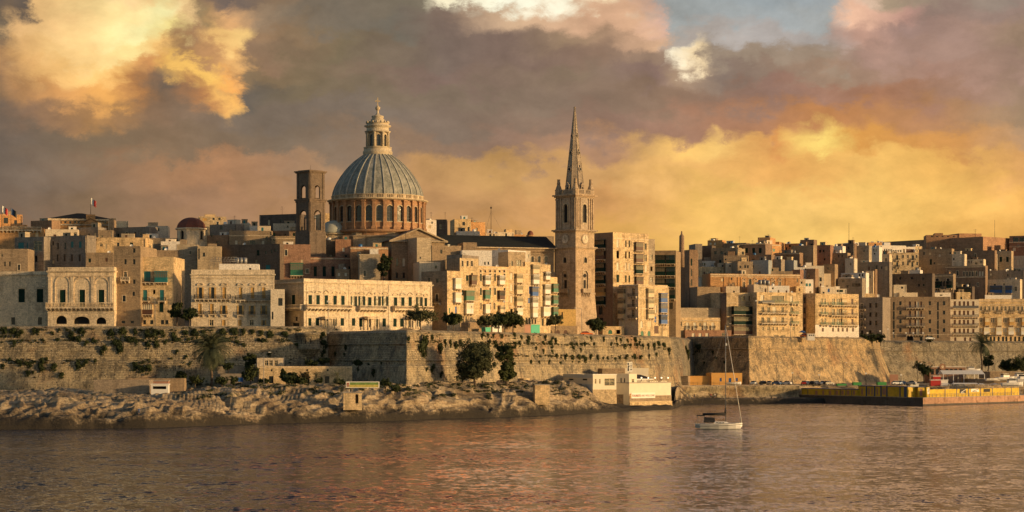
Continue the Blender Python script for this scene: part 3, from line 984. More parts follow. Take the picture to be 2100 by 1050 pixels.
def enclosed_meshes(col, w, h, d, gl):
 key = (col, round(w * 4), round(h * 4), round(d, 1), gl)
 if key in _ec:
  return _ec[key]
 w, h = key[1] / 4.0, key[2] / 4.0
 m = M[SH.get(col, 'whitep')]
 mb = MB()
 hp = h * 0.42                    # solid panel height
 mb.box(-w / 2, w / 2, -d, -0.003, 0, hp, m)
 mb.box(-w / 2 - 0.08, w / 2 + 0.08, -d - 0.08, -0.002, hp, hp + 0.07, m)
 mb.box(-w / 2 - 0.15, w / 2 + 0.15, -d - 0.18, -0.002, h - 0.22, h, m)
 mb.box(-w / 2 - 0.05, w / 2 + 0.05, -d - 0.04, -0.004, h, h + 0.12, M['tan'])
 n = max(3, int(round(w / 0.6)))
 for i in range(n + 1):
  x = -w / 2 + w * i / n
  mb.box(max(-w / 2, x - 0.045), min(w / 2, x + 0.045), -d, -d + 0.09, hp + 0.07, h - 0.22, m)
 for y in (-d * 0.5,):
  for s in (-1, 1):
   mb.box(s * w / 2, s * (w / 2 - 0.06), y - 0.05, y + 0.05, hp + 0.07, h - 0.22, m)
 mb.box(-w / 2, w / 2, -d + 0.01, -d + 0.08, h * 0.78, h * 0.78 + 0.07, m)
 # stone slab and brackets below
 mb.box(-w / 2 - 0.12, w / 2 + 0.12, -d - 0.12, -0.001, -0.2, -0.002, M['pale'])
 for s in np.linspace(-w / 2 + 0.2, w / 2 - 0.2, 3 if w < 3.5 else 5):
  mb.face([(s - 0.14, -d, -0.2), (s + 0.14, -d, -0.2), (s + 0.14, 0, -0.95), (s - 0.14, 0, -0.95)], M['pale'])
  for q in (-0.14, 0.14):
   mb.face([(s + q, -d, -0.2), (s + q, 0, -0.95), (s + q, 0, -0.2)], M['pale'])
 g = MB()
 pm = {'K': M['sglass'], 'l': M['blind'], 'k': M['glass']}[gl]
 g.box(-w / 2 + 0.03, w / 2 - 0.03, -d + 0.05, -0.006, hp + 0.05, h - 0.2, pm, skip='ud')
 _ec[key] = (mb.mesh('enclosed_balcony'), g.mesh('glazing'))
 return _ec[key]
_oc = {}
def open_meshes(w, d, hr, style):
 key = (round(w * 3), round(d, 1), round(hr, 1), style)
 if key in _oc:
  return _oc[key]
 w = key[0] / 3.0
 mb = MB()
 sm = M['pale'] if style != 'c' else M['cream']
 mb.box(-w / 2, w / 2, -d, -0.002, -0.22, 0, sm)
 nb = max(2, int(w / 1.25) + 1)
 if style != 'c':
  for s in np.linspace(-w / 2 + 0.25, w / 2 - 0.25, nb):
   mb.box(s - 0.15, s + 0.15, -d * 0.92, -0.003, -0.5, -0.221, sm)
   mb.box(s - 0.13, s + 0.13, -d * 0.55, -0.004, -0.85, -0.501, sm)
 r = MB()
 if style == 's':                 # stone balustrade
  r.box(-w / 2, w / 2, -d, -d + 0.26, hr - 0.2, hr, sm)
  r.box(-w / 2, w / 2, -d + 0.02, -d + 0.24, 0.0, 0.16, sm)
  for s in np.linspace(-w / 2 + 0.15, w / 2 - 0.15, max(3, int(w / 0.42))):
   r.lathe([(0.06, 0.16), (0.11, 0.35), (0.05, hr - 0.35), (0.09, hr - 0.2)], sm, 5, (s, -d + 0.13), cap=False)
  for s in (-1, 1):
   r.box(s * w / 2, s * (w / 2 - 0.24), -d + 0.26, -0.01, 0.0, hr, sm)
 elif style == 'c':               # solid parapet panels
  r.box(-w / 2 + 0.02, w / 2 - 0.02, -d + 0.02, -d + 0.08, 0.0, hr, M['lead'])
 else:                            # iron rails
  im = M['iron'] if style == 'i' else M['bgreen'] if style == 'e' else M['steel']
  r.box(-w / 2, w / 2, -d + 0.02, -d + 0.08, hr - 0.07, hr, im)
  r.box(-w / 2, w / 2, -d + 0.03, -d + 0.07, 0.08, 0.13, im)
  for s in np.linspace(-w / 2 + 0.03, w / 2 - 0.03, max(3, int(w / 0.22))):
   r.box(s - 0.025, s + 0.025, -d + 0.03, -d + 0.07, 0.0, hr - 0.07, im)
  for s in (-1, 1):
   r.box(s * w / 2, s * (w / 2 - 0.05), -d + 0.08, 0, hr - 0.07, hr, im)
   for y in np.linspace(-d + 0.1, -0.1, 4):
    r.box(s * w / 2, s * (w / 2 - 0.04), y - 0.02, y + 0.02, 0, hr - 0.07, im)
 _oc[key] = (mb.mesh('balcony'), r.mesh('railing'))
 return _oc[key]
ALLB = {}
class Bld:
 def __init__(s, label, x0, D0, x1, D1, yt, mat='lime', T=12.0, xs=None, xr=None, name='house', cat='house', group='houses of the old town',
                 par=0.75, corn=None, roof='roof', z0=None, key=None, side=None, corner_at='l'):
  """a box house: front face from pixel column x0 (distance D0) to x1 (D1), top at pixel row yt (at x0);
  xs / xr: pixel column of the far end of the left / right flank, which sets its depth"""
  A = Vector((XP(x0, D0), D0)); B = Vector((XP(x1, D1), D1))
  d = B - A
  s.W = d.length
  s.th = math.atan2(d.y, d.x)
  c, sn = math.cos(s.th), math.sin(s.th)
  if xs is not None:
   k = (xs - 1050) / F
   T = (A.x - k * A.y) / (sn + k * c)
  if xr is not None:
   k = (xr - 1050) / F
   T = (B.x - k * B.y) / (sn + k * c)
  s.T = min(max(T, 1.0), 60.0)
  if z0 is None:
   z0 = min(terrain(x0, D0), terrain(x1, D1)) - 1.5
  s.z0 = z0
  s.A = A
  zt = ZP(yt, D0)
  s.H = zt - z0
  s.mat = M[mat] if isinstance(mat, str) else mat
  s.matl = M[side] if side else s.mat  # shade painted in: left flanks mostly take a darker stone
  s.root = empty(name, (A.x, A.y, z0), s.th, label, cat, group)
  s.holes = {'f': [], 'l': [], 'r': []}
  s.fr = {'f': ((0, 0), (1, 0), s.W, 0.0), 'l': ((0, s.T), (0, -1), s.T, -math.pi / 2), 'r': ((s.W, 0), (0, 1), s.T, math.pi / 2)}
  s.par = par
  s.corn = corn
  s.roofm = roof
  s.closed = False
  s.label = label
  if key: ALLB[key] = s
 def hit(s, px, py, face='f'):
  O, U, W, r = s.fr[face]
  c, sn = math.cos(s.th), math.sin(s.th)
  Ow = Vector((s.A.x + O[0] * c - O[1] * sn, s.A.y + O[0] * sn + O[1] * c))
  Uw = Vector((U[0] * c - U[1] * sn, U[0] * sn + U[1] * c))
  N = Vector((-Uw.y, Uw.x))
  k = (px - 1050) / F
  D = N.dot(Ow) / (N.x * k + N.y)
  p = Vector((k * D, D)) - Ow
  return p.dot(Uw), CH + (HY - py) / F * D - s.z0
 def place(s, name, me, sc, z, face='f', parent=None, off=0.0):
  O, U, W, r = s.fr[face]
  N = (-U[1], U[0])
  return inst(name, me, parent or s.root, (O[0] + U[0] * sc + N[0] * off, O[1] + U[1] * sc + N[1] * off, z), r)
 def win(s, kind, xs, y0, y1, w=6.0, face='f', arch=False, name=None):
  """windows: centre columns, top and bottom rows, width, all in photo pixels"""
  if isinstance(xs, str):
   xs = [float(t) for t in xs.split()]
  elif not isinstance(xs, (list, tuple)):
   xs = [xs]
  ww, hh = None, None
  for x in xs:
   a, z1 = s.hit(x - w / 2, y0, face)
   b, z2 = s.hit(x + w / 2, y0, face)
   c, zt = s.hit(x, y0, face)
   c, zb = s.hit(x, y1, face)
   if ww is None:
    ww, hh = b - a, zt - zb
   O, U, W, r = s.fr[face]
   if c - ww / 2 < 0.1 or c + ww / 2 > W - 0.1 or zb < 0.2:
    continue
   me, key = window_mesh(kind, ww, hh)
   kw, kh = max(0.35, key[1]), max(0.4, key[2])
   s.holes[face].append((c - kw / 2, c + kw / 2, zb, zb + kh, arch))
   s.place(name or ('door' if 'D' in kind else 'window'), me, c, zb, face)
  return s
 def enc(s, col, xs, y0, y1, w=9.0, gl='K', face='f', d=1.0):
  """timber enclosed balconies"""
  if isinstance(xs, str):
   xs = [float(t) for t in xs.split()]
  elif not isinstance(xs, (list, tuple)):
   xs = [xs]
  for x in xs:
   a, z = s.hit(x - w / 2, y0, face); b, z = s.hit(x + w / 2, y0, face)
   c, zt = s.hit(x, y0, face); c, zb = s.hit(x, y1, face)
   m1, m2 = enclosed_meshes(col, b - a, zt - zb, d, gl)
   o = s.place('enclosed_balcony', m1, c, zb, face)
   g = inst('glazing', m2, o)
  return s
 def bal(s, x0, x1, y, h=8.0, d=1.1, style='i', face='f'):
  """open balcony: slab at row y, rail h pixels high"""
  a, z = s.hit(x0, y, face); b, z = s.hit(x1, y, face)
  c, zb = s.hit((x0 + x1) / 2, y, face)
  c, zt = s.hit((x0 + x1) / 2, y - h, face)
  m1, m2 = open_meshes(b - a, d, max(0.8, min(1.5, zt - zb)), style)
  o = s.place('balcony', m1, (a + b) / 2, zb, face)
  inst('railing', m2, o)
  return s
 def course(s, y, h=0.35, d=0.3, mat='pale', face='f', name='cornice'):
  """moulding right across a face at photo row y"""
  c, z = s.hit_mid(y, face)
  W = s.fr[face][2]
  mb = MB()
  mb.box(-W / 2 - (0.1 if face == 'f' else -0.002), W / 2, -d, -0.001, -h / 2, h / 2, M[mat])
  mb.box(-W / 2 + 0.01, W / 2 - 0.01, -d * 0.5, -0.002, -h, -h / 2 - 0.001, M[mat])
  o = mb.build(name, s.root)
  O, U, W, r = s.fr[face]
  o.location = (O[0] + U[0] * W / 2, O[1] + U[1] * W / 2, z)
  o.rotation_euler = (0, 0, r)
  return s
 def hit_mid(s, y, face):
  O, U, W, r = s.fr[face]
  c, sn = math.cos(s.th), math.sin(s.th)
  mx, my = (O[0] + U[0] * W * 0.5), (O[1] + U[1] * W * 0.5)
  if face == 'f':
   mx, my = 0.0, 0.0
  D = s.A.y + mx * sn + my * c
  return 0, CH + (HY - y) / F * D - s.z0
 def auto(s, kind, rows, n=None, h=7, w=4.5, face='f', seed=0, skip=0.15, m=5, kinds=None):
  """rows of small windows for houses whose facade is a plain grid in the photo"""
  rnd = random.Random(seed + int(s.A.x * 10) + int(s.A.y))
  O, U, W, r = s.fr[face]
  c, sn = math.cos(s.th), math.sin(s.th)
  def px_of(q):
   lx, ly = O[0] + U[0] * q, O[1] + U[1] * q
   X = s.A.x + lx * c - ly * sn
   Y = s.A.y + lx * sn + ly * c
   return 1050 + X / Y * F
  a, b = sorted((px_of(0.9), px_of(W - 0.9)))
  if b - a < 6:
   return s
  nn = n or max(1, int((b - a) / 13))
  for y in rows:
   for i in range(nn):
    if rnd.random() < skip:
     continue
    x = a + (b - a) * (i + 0.5) / nn + rnd.uniform(-0.8, 0.8)
    k = rnd.choice(kinds) if kinds else kind
    s.win(k, [x], y, y + h, w, face)
  return s
 def done(s):
  mb = MB()
  H, W, T = s.H, s.W, s.T
  for f in 'flr':
   O, U, L, r = s.fr[f]
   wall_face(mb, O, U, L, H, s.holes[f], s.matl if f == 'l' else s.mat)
  mb.face([(W, T, 0), (0, T, 0), (0, T, H), (W, T, H)], s.mat)
  p = s.par
  t = 0.3
  if p > 0:
   o = [(0, 0), (W, 0), (W, T), (0, T)]
   i = [(t, t), (W - t, t), (W - t, T - t), (t, T - t)]
   for k in range(4):
    a, b = o[k], o[(k + 1) % 4]
    c, d = i[(k + 1) % 4], i[k]
    mb.face([(a[0], a[1], H), (b[0], b[1], H), (c[0], c[1], H), (d[0], d[1], H)], s.mat)
    mb.face([(d[0], d[1], H - p), (d[0], d[1], H), (c[0], c[1], H), (c[0], c[1], H - p)], s.mat)
  mb.build('wall', s.root)
  rb = MB()
  rb.box(t + 0.01, W - t - 0.01, t + 0.01, T - t - 0.01, H - p - 0.25, H - p + 0.001, M[s.roofm])
  if p <= 0:
   rb = MB()
   rb.box(-0.15, W + 0.15, -0.15, T + 0.15, H + 0.002, H + 0.25, M[s.roofm])
  rb.build('roof', s.root)
  if s.corn:
   c = MB()
   for (a, b, dd, hh) in ((0.0, 0.22, 0.42, 0), (0.22, 0.42, 0.24, 0)):
    zt = H - s.corn - a
    c.box(-dd, W + dd, -dd, 0 - 0.001, zt - (b - a), zt - 0.001 * a, M['pale'])
    c.box(-dd, -0.001, 0.0, T, zt - (b - a), zt - 0.001, M['pale'])
    c.box(W + 0.001, W + dd, 0.0, T, zt - (b - a), zt - 0.001, M['pale'])
   c.build('cornice', s.root)
  s.closed = True
  return s
 def world(s, lx, ly, lz):
  c, sn = math.cos(s.th), math.sin(s.th)
  return Vector((s.A.x + lx * c - ly * sn, s.A.y + lx * sn + ly * c, s.z0 + lz))
 def rooftop(s, fx, fy):
  """a point on the flat roof, as fractions of width and depth"""
  return s.world(s.W * fx, s.T * fy, s.H - max(s.par, 0))
SHIFT = True
FRONT_SHIFT = [(900, 0), (1000, 14), (1143, 45), (1257, 50), (1320, 60), (1345, 62), (1366, 145), (1478, 145), (1490, 60), (1552, 55), (1700, 58), (1790, 70), (1810, 78), (2300, 84)]
def dress(b, seed):
 """a drainpipe or two and a few odd small windows on an otherwise blank old wall"""
 rnd = random.Random(seed)
 taken = [(h[0] - 0.6, h[1] + 0.6, h[2] - 0.5, h[3] + 0.5) for h in b.holes['f']]
 n = 0
 vis = 7.5
 want = int(b.W / 2.8) if len(b.holes['f']) < 3 else int(b.W / 6)
 for _ in range(60):
  if n >= want: break
  w = rnd.choice((0.75, 0.75, 1.0)); h = rnd.choice((1.0, 1.25, 1.75))
  c = rnd.uniform(1.0, max(1.1, b.W - 1.0)); z = b.H - 1.6 - h - rnd.choice((0, 0, 3.2, 6.2)) - rnd.uniform(0, 0.6)
  if z < 1 or b.W < 2.6: break
  if any(c + w / 2 > t[0] and c - w / 2 < t[1] and z + h > t[2] and z < t[3] for t in taken): continue
  kind = rnd.choice(('n', 'n', 'ns', 'g', 'b', 'k', 'c'))
  me, key = window_mesh(kind, w, h)
  kw, kh = max(0.35, key[1]), max(0.4, key[2])
  b.holes['f'].append((c - kw / 2, c + kw / 2, z, z + kh, False))
  b.place('window', me, c, z)
  taken.append((c - kw / 2 - 0.6, c + kw / 2 + 0.6, z - 0.5, z + kh + 0.5))
  n += 1
 # stair heads and sheds on the flat roof
 for _ in range(rnd.choice((0, 1, 1, 1)) if b.W > 4 and b.par > 0 else 0):
  w = rnd.uniform(1.8, min(4.5, b.W * 0.45)); x = rnd.uniform(0.4, b.W - w - 0.4); y = rnd.uniform(0.5, 3.5); h = rnd.uniform(0.7, 1.7)
  m = M[rnd.choice(('cream', 'white', 'tan', 'lime', 'grey', 'gold', 'brown'))]
  q = MB(); z = b.H - b.par + 0.01
  q.box(x, x + w, y, y + rnd.uniform(1.5, 3), z, z + b.par + h, m)
  q.box(x - 0.08, x + w + 0.08, y - 0.08, y + 3.08, z + b.par + h, z + b.par + h + 0.12, m)
  if rnd.random() < 0.7:
   q.box(x + w * 0.3, x + w * 0.3 + 0.7, y - 0.02, y - 0.003, z + b.par + 0.05, z + b.par + h * 0.75, M[rnd.choice(('void', 'green', 'brownp', 'teal'))])
  q.build('stair_head', b.root)
 if b.W > 4 and rnd.random() < 0.7:
  x = rnd.choice((0.35, b.W - 0.35, rnd.uniform(1, b.W - 1)))
  if not any(t[0] < x < t[1] for t in taken):
   q = MB(); q.box(x - 0.07, x + 0.07, -0.14, -0.01, 0, b.H - 0.4, M['dark' if rnd.random() < 0.6 else 'pale']); q.build('drainpipe', b.root)
 return b
def W_(label, x0, x1, yt, D, mat='lime', ang=0.0, T=12, **kw):
 """plain house given by its front at distance D (left end), turned by ang degrees"""
 if SHIFT:
  D += lerp_tab(FRONT_SHIFT, x0)
 A = Vector((XP(x0, D), D))
 # find far end of the front so that it reaches column x1
 k = (x1 - 1050) / F
 c, sn = math.cos(math.radians(ang)), math.sin(math.radians(ang))
 L = (k * A.y - A.x) / (c - k * sn)
 B = A + Vector((c, sn)) * L
 return Bld(label, x0, A.y, x1, B.y, yt, mat, T, **kw)
# ---------------------------------------------------------------- front row, left: palaces above the curtain wall
b = W_('peeling cream house with three green shuttered windows at the far left edge above the wall', -60, 99, 557, 642, 'pale', -7, 14, key='A1', name='palace', cat='palace', corn=0.8)
b.win('gsd', '-32 44.5 82', 593, 620, 13)
b.win('n', '-30 27 82', 650, 666, 9)
b.win('b', [-8], 632, 640, 6).done()
b = W_('palace with three tall blind arches, green shutters and a long stone balcony', 98, 234, 548, 633, 'pale', -5, 16, key='A2', name='palace', cat='palace', corn=1.1)
b.win('gs', '128.5 168.5 208', 595, 629, 12)
b.win('h', [126], 648, 664.5, 22, arch=True, name='archway').win('h', [167.5], 649, 664.5, 32, arch=True, name='archway').win('h', [207.5], 650, 664.5, 20, arch=True, name='archway')
b.bal(96, 236, 631, 11, 1.5, 's')
b.course(566, 0.35, 0.3)
b.course(641, 0.3, 0.2)
def blind_arches(b, spec, mat='pale'):
 """shallow raised arches framing the bays"""
 for (x0, x1, y0, y1) in spec:
  s0, z1 = b.hit(x0, y0); s1, z0 = b.hit(x1, y1)
  mb = MB()
  r = (s1 - s0) / 2; c = (s0 + s1) / 2; zs = z1 - r
  t = 0.28; K = 12
  for sg in (-1, 1):
   mb.box(c + sg * r, c + sg * (r + t), -0.16, -0.001, z0, zs, M[mat])
  for i in range(K):
   a0, a1 = math.pi * i / K, math.pi * (i + 1) / K
   q = lambda rr, a, y: (c - rr * math.cos(a), y, zs + rr * math.sin(a))
   mb.face([q(r, a0, -0.16), q(r, a1, -0.16), q(r + t, a1, -0.16), q(r + t, a0, -0.16)], M[mat])
   mb.face([q(r + t, a0, -0.16), q(r + t, a1, -0.16), q(r + t, a1, 0), q(r + t, a0, 0)], M[mat])
   mb.face([q(r, a1, -0.16), q(r, a0, -0.16), q(r, a0, 0), q(r, a1, 0)], M[mat])
  mb.build('blind_arch', b.root)
blind_arches(b, [(114, 142, 567, 629), (152, 186, 569, 629), (195, 222, 570, 629)])
for px in (102, 148, 190, 228):
 s, z = b.hit(px, 566); s2, zb = b.hit(px, 630)
 pm = MB()
 pm.box(s - 0.45, s + 0.45, -0.22, -0.002, zb, z - 0.2, M['pale'])
 pm.build('pilaster', b.root)
b.done()
b = W_('tall narrow tan house with small scattered windows beside the arched palace', 233, 288, 505, 634, 'tan', -6, 18, key='A3', corn=None)
b.win('n', '275', 510, 518, 5.5).win('n', '257 275', 532, 542, 5.5).win('ks', [257], 557, 568, 6).win('n', [275], 574, 582, 5)
b.win('n', '274', 599, 607, 5).win('ns', [254.5], 606, 618, 6.5).win('h', [237.5], 602, 633, 12, arch=True, name='archway')
b.bal(249, 266, 575, 7, 1.0, 's').win('e', [237], 647, 662, 11, name='door').win('n', '253 271', 658, 663, 6).done()
b = W_('ochre house with teal balconies and teal shutters next to the dark tree', 288, 356, 527, 636, 'gold', -3, 16, key='A4')
b.win('t', '297.5 332', 595, 617, 8).win('g', [331], 621, 640, 8).win('s', [316], 595, 603, 5).win('n', '296 311 333 342', 656, 665, 6)
b.win('t', [302], 557, 577, 14)
b.enc('t', [331], 556, 579, 25, 'K').bal(289, 318, 579, 9, 1.1, 'i').bal(291, 307, 617, 7).bal(324, 341, 617, 7)
b.enc('b', [300], 623, 645, 26, 'l').done()
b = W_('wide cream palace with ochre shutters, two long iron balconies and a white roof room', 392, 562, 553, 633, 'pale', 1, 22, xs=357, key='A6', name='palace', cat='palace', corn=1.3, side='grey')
b.win('op', '411 436', 590, 612, 6.5).win('yp', '460 493.5 518 541', 590, 612, 7)
b.win('ys', '410 434.5', 624, 644, 6.5).win('os', '459 493 517 541', 626, 644, 6.5)
b.win('ks', '433.5 516', 656, 668, 9, name='door').win('ys', '459 492', 656, 668, 7.5, name='door').win('os', [541], 657, 667, 6, name='door')
b.bal(400, 473, 613, 9).bal(483, 555, 615, 9)
for x in (410, 435, 459.5): b.bal(x - 8, x + 8, 644.5, 7, 0.6)
for x in (493, 517, 541): b.bal(x - 7, x + 7, 646, 7, 0.6)
b.course(569, 0.3, 0.25).done()
b = W_('white roof room with a small door on top of the palace with ochre shutters', 449, 531, 541, 642, 'white', 5, 8, name='roof_room', cat='roof room', z0=terrain(449, 640) + 11, group='rooms built on roofs')
b.win('n', [513], 549, 558, 6, name='door').done()
b = W_('small grey house front with a rounded bay and garage beside the long golden palace', 555, 584, 593, 629, 'cream', 6, 14, key='A7')
b.win('n', '575 ', 612, 627, 8).win('n', '559', 640, 655, 4).done()
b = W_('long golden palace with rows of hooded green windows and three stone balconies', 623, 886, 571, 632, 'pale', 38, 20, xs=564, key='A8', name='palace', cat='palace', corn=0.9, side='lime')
b.win('gp', '636 652', 606, 626, 7).win('gq', [669], 606, 628, 7.5).win('gp', '687 703', 607, 627, 7)
b.win('Op', '725 742', 607, 628, 7).win('gq', [758], 609, 630, 7).win('Op', '774 790', 608, 628, 7)
b.win('gp', '811 826', 609, 630, 6.5).win('gq', [841], 610, 631, 6.5).win('Op', '860', 610, 631, 6.5).win('gp', '873', 611, 631, 6)
b.bal(625, 717, 632, 7, 1.6, 's').bal(733, 789, 634, 7, 1.6, 's').bal(804, 884, 635, 7, 1.6, 's')
b.win('g', '635 651', 652, 668, 7).win('g', '687 702 725', 653, 668, 6.5).win('g', '740 775 788', 653, 670, 6.5).win('g', '810 824 858', 654, 670, 6.5)
b.win('ks', '669', 654, 671, 9, name='door').win('n', '757', 656, 671, 8, name='door').win('n', '842', 657, 671, 8, name='door')
b.win('gs', [602], 604, 627, 7, 'l').win('gp', [578], 606, 627, 6, 'l').win('n', '608', 650, 658, 5, 'l').win('n', '607', 662, 671, 14, 'l', name='garage_door')
b.bal(575, 622, 632, 7, 1.2, 's', 'l')
for x in (630, 717, 798, 884):
 s0, z1 = b.hit(x, 583); s0, z0 = b.hit(x, 670)
 q = MB(); q.box(s0 - 0.3, s0 + 0.3, -0.14, -0.003, z0, z1, M['pale']); q.build('pilaster', b.root)
b.done()
for i, (x, w) in enumerate(((669, 22), (757, 24), (842, 18))):
 bb = b
 s0, z0 = bb.hit(x - w / 2, 671); s1, z1 = bb.hit(x + w / 2, 651)
 q = MB()
 zc = z1
 q.box(s0, s1, -2.4, -0.31, zc - 0.5, zc, M['pale'])
 q.box(s0 - 0.2, s1 + 0.2, -2.6, -0.31, zc + 0.001, zc + 0.22, M['pale'])
 for s in (s0 + 0.3, s0 + (s1 - s0) * 0.33, s0 + (s1 - s0) * 0.67, s1 - 0.3):
  q.lathe([(0.26, z0 - 0.6), (0.22, z0 + 0.2), (0.19, zc - 0.7), (0.3, zc - 0.5)], M['pale'], 8, (s, -2.2))
 q.build('portico', bb.root)
# ---------------------------------------------------------------- front row, centre: lit tenements full of enclosed balconies
b = W_('low bare-sided house with pale balconies, first of the golden tenements right of the long palace', 917, 944, 555, 660, 'gold', 45, 14, xs=864, key='C1', side='tan')
b.enc('w', '936', 570, 592, 12, 'l').enc('w', '936', 600, 620, 12, 'l').win('u', '935', 628, 642, 4).win('e', '922', 632, 643, 3)
b.win('n', '897 ', 571, 580, 6, 'l').win('n', '880', 570, 578, 5, 'l').win('ns', '896', 604, 618, 6, 'l').bal(888, 904, 621, 8, 0.9, 'i', 'l').course(594, 0.16, 0.12).course(622, 0.16, 0.12).done()
b = W_('tenement with one green and one glazed balcony under two roof windows', 943, 981, 529, 664, 'gold', 45, 14, xs=916, key='C2', side='tan')
b.win('ns', '948.5 959 967.5', 534, 546, 4).win('g', '958', 564, 576, 4.5).win('n', '968', 559, 566, 5, arch=True)
b.enc('b', '968.5', 565, 584, 11, 'K').win('g', '949', 594, 606, 4).enc('e', '960.5', 596, 616, 17, 'K').enc('w', '959.5', 622, 643, 14, 'l')
b.win('k', '950 956', 648, 664, 4).course(588, 0.16, 0.12).course(617, 0.16, 0.12).done()
b = W_('golden tenement with arched top windows, green shutters and green enclosed balconies', 981, 1043, 545, 666, 'gold', 45, 14, key='C3', corn=0.6)
for y, kk in ((562, 'g'), (591, 'g'), (621, 'k')):
 b.win(kk + 's', '986 1005 1015 1034.5' if kk == 'g' else '986 1005 1014', y, y + 14, 4, name='window')
b.win('ns', '985.5 995 1005 1015 1024.5 1034', 553, 558.5, 3.6, arch=True)
b.enc('e', '996.5', 595, 613, 10.5, 'K').enc('w', '996.5 1026', 565, 583, 10, 'K').enc('b', '1026', 596, 614, 10.5, 'k').enc('w', '996.5', 625, 642, 9.5, 'l').enc('c', '1027', 627, 640, 10, 'K')
b.win('n', '995 1008 1024 1036', 650, 665, 4, name='door').course(587, 0.16, 0.12).course(616, 0.16, 0.12).course(645, 0.16, 0.12).done()
b = W_('narrow tenement with a column of three cream enclosed balconies and a set-back top room', 1043, 1077, 545, 668, 'gold', 45, 14, key='C4')
for y in (561, 584, 608): b.enc('c', '1062', y, y + 18, 12, 'K').win('l', '1049 1070', y, y + 12, 4)
b.enc('w', '1062', 632, 646, 12, 'l').win('s', '1049', 634, 646, 4).win('n', '1049 1060 1070', 652, 667, 4, name='door').course(581, 0.16, 0.12).course(604, 0.16, 0.12).course(628, 0.16, 0.12).done()
b = W_('tenement with a bright blue enclosed balcony', 1077, 1109, 537, 671, 'gold', 45, 14, key='C5')
b.enc('c', '1096', 543, 560, 13, 'K').enc('w', '1096', 564, 582, 12, 'K').enc('u', '1094', 588, 607, 12, 'K').enc('w', '1094', 611, 629, 11, 'K').enc('w', '1094', 631, 650, 10, 'l')
b.win('u', '1086.5', 588, 603, 3.5).win('u', '1085', 611, 622, 3).win('n', '1080 1086 1092 1098', 652, 664, 3.5, arch=True, name='door').course(562, 0.16, 0.12).course(585, 0.16, 0.12).course(609, 0.16, 0.12).done()
b = W_('tenement with four stacked pale balconies beside the blue one', 1109, 1129, 542, 674, 'gold', 45, 14, key='C6')
b.enc('w', '1120', 557, 573, 9, 'k').enc('w', '1119.5', 583, 602, 11, 'K').enc('w', '1119.5', 607, 625, 11, 'K').enc('w', '1118', 630, 648, 14, 'l').win('n', '1113 1122', 652, 668, 4, name='door').course(578, 0.16, 0.12).course(604, 0.16, 0.12).course(628, 0.16, 0.12).done()
b = W_('last narrow tenement with three green balconies touching the steepled tower', 1129, 1143, 568, 677, 'gold', 45, 12, key='C7')
for y in (582, 606, 630): b.enc('e', '1136', y, y + 17, 9, 'K')
b.course(602, 0.16, 0.12).course(627, 0.16, 0.12).done()
# upper storeys set back behind them
b = W_('white rendered upper house with two small dark windows behind the golden tenements', 947, 1009, 513, 684, 'white', 14, 14, key='C8')
b.win('n', '994.5 1001.5', 536, 543, 3.5).done()
b = W_('whitewashed block with peeling stone in shade beside the white upper house', 1009, 1042, 513, 690, 'white', -30, 12, key='C9')
b.done()
b = W_('square set-back block with a tall loggia opening above the cream balconies', 1042, 1078, 516, 676, 'lime', 30, 12, key='C10')
b.win('n', '1064', 534, 549, 9).win('n', '1050', 536, 548, 4).done()
b = W_('thin roof house with one bright window near the steepled tower', 1064, 1088, 514, 694, 'cream', 20, 12)
b.win('l', '1081.5', 521, 529, 7).done()
b = W_('flat stone house stepped behind the green balcony tenement', 916, 948, 523, 676, 'grey', -25, 12, key='C11')
b.win('n', '925', 531, 540, 4).done()
b = W_('low brown block under the slate church roof with a doorway', 886, 946, 503, 690, 'tan', 20, 12)
b.win('l', '921', 501, 506, 5).win('n', '905', 512, 520, 4).done()
b = W_('brown cube house left of the roof window block', 950, 978, 497, 700, 'tan', 10, 12); b.done()
b = W_('terrace wall house with a rounded roof hut behind the low bare-sided house', 860, 903, 537, 678, 'cream', 12, 12)
b.win('n', '894', 545, 551, 4).done()
# garages and terraces in front of the tower
b = W_('plain yellow rendered house below the left side of the steepled tower', 1143, 1181, 634, 686, 'yellow', 12, 8, name='garage_house')
b.win('n', '1153', 640, 652, 3).done()
b = W_('row of arched garage doors under the plain yellow house', 1119, 1184, 668, 676, 'tan', 20, 7, name='garage_row', cat='garages')
b.win('k', '1128', 676, 684, 9, arch=True, name='garage_door').win('b', '1144', 677, 686, 8, arch=True, name='garage_door').win('b', '1160', 677, 686, 8, arch=True, name='garage_door').done()
b = W_('small tan garage with two doors right of the round dark tree', 1236, 1280, 669, 716, 'gold', 14, 7, name='garage_house', cat='garages')
b.win('e', '1251.5', 677, 685, 8, arch=True, name='garage_door').win('s', '1268', 677, 685, 8, name='garage_door').done()
b = W_('white garage front behind the round dark tree', 1196, 1238, 668, 722, 'white', 10, 6, name='garage_house', cat='garages'); b.done()
b = W_('low stone terrace wall among the trees below the golden tenements', 960, 1076, 661, 648, 'tan', 48, 3, name='terrace_wall', cat='wall'); b.win('k', '992 1028', 667, 674, 8).done()
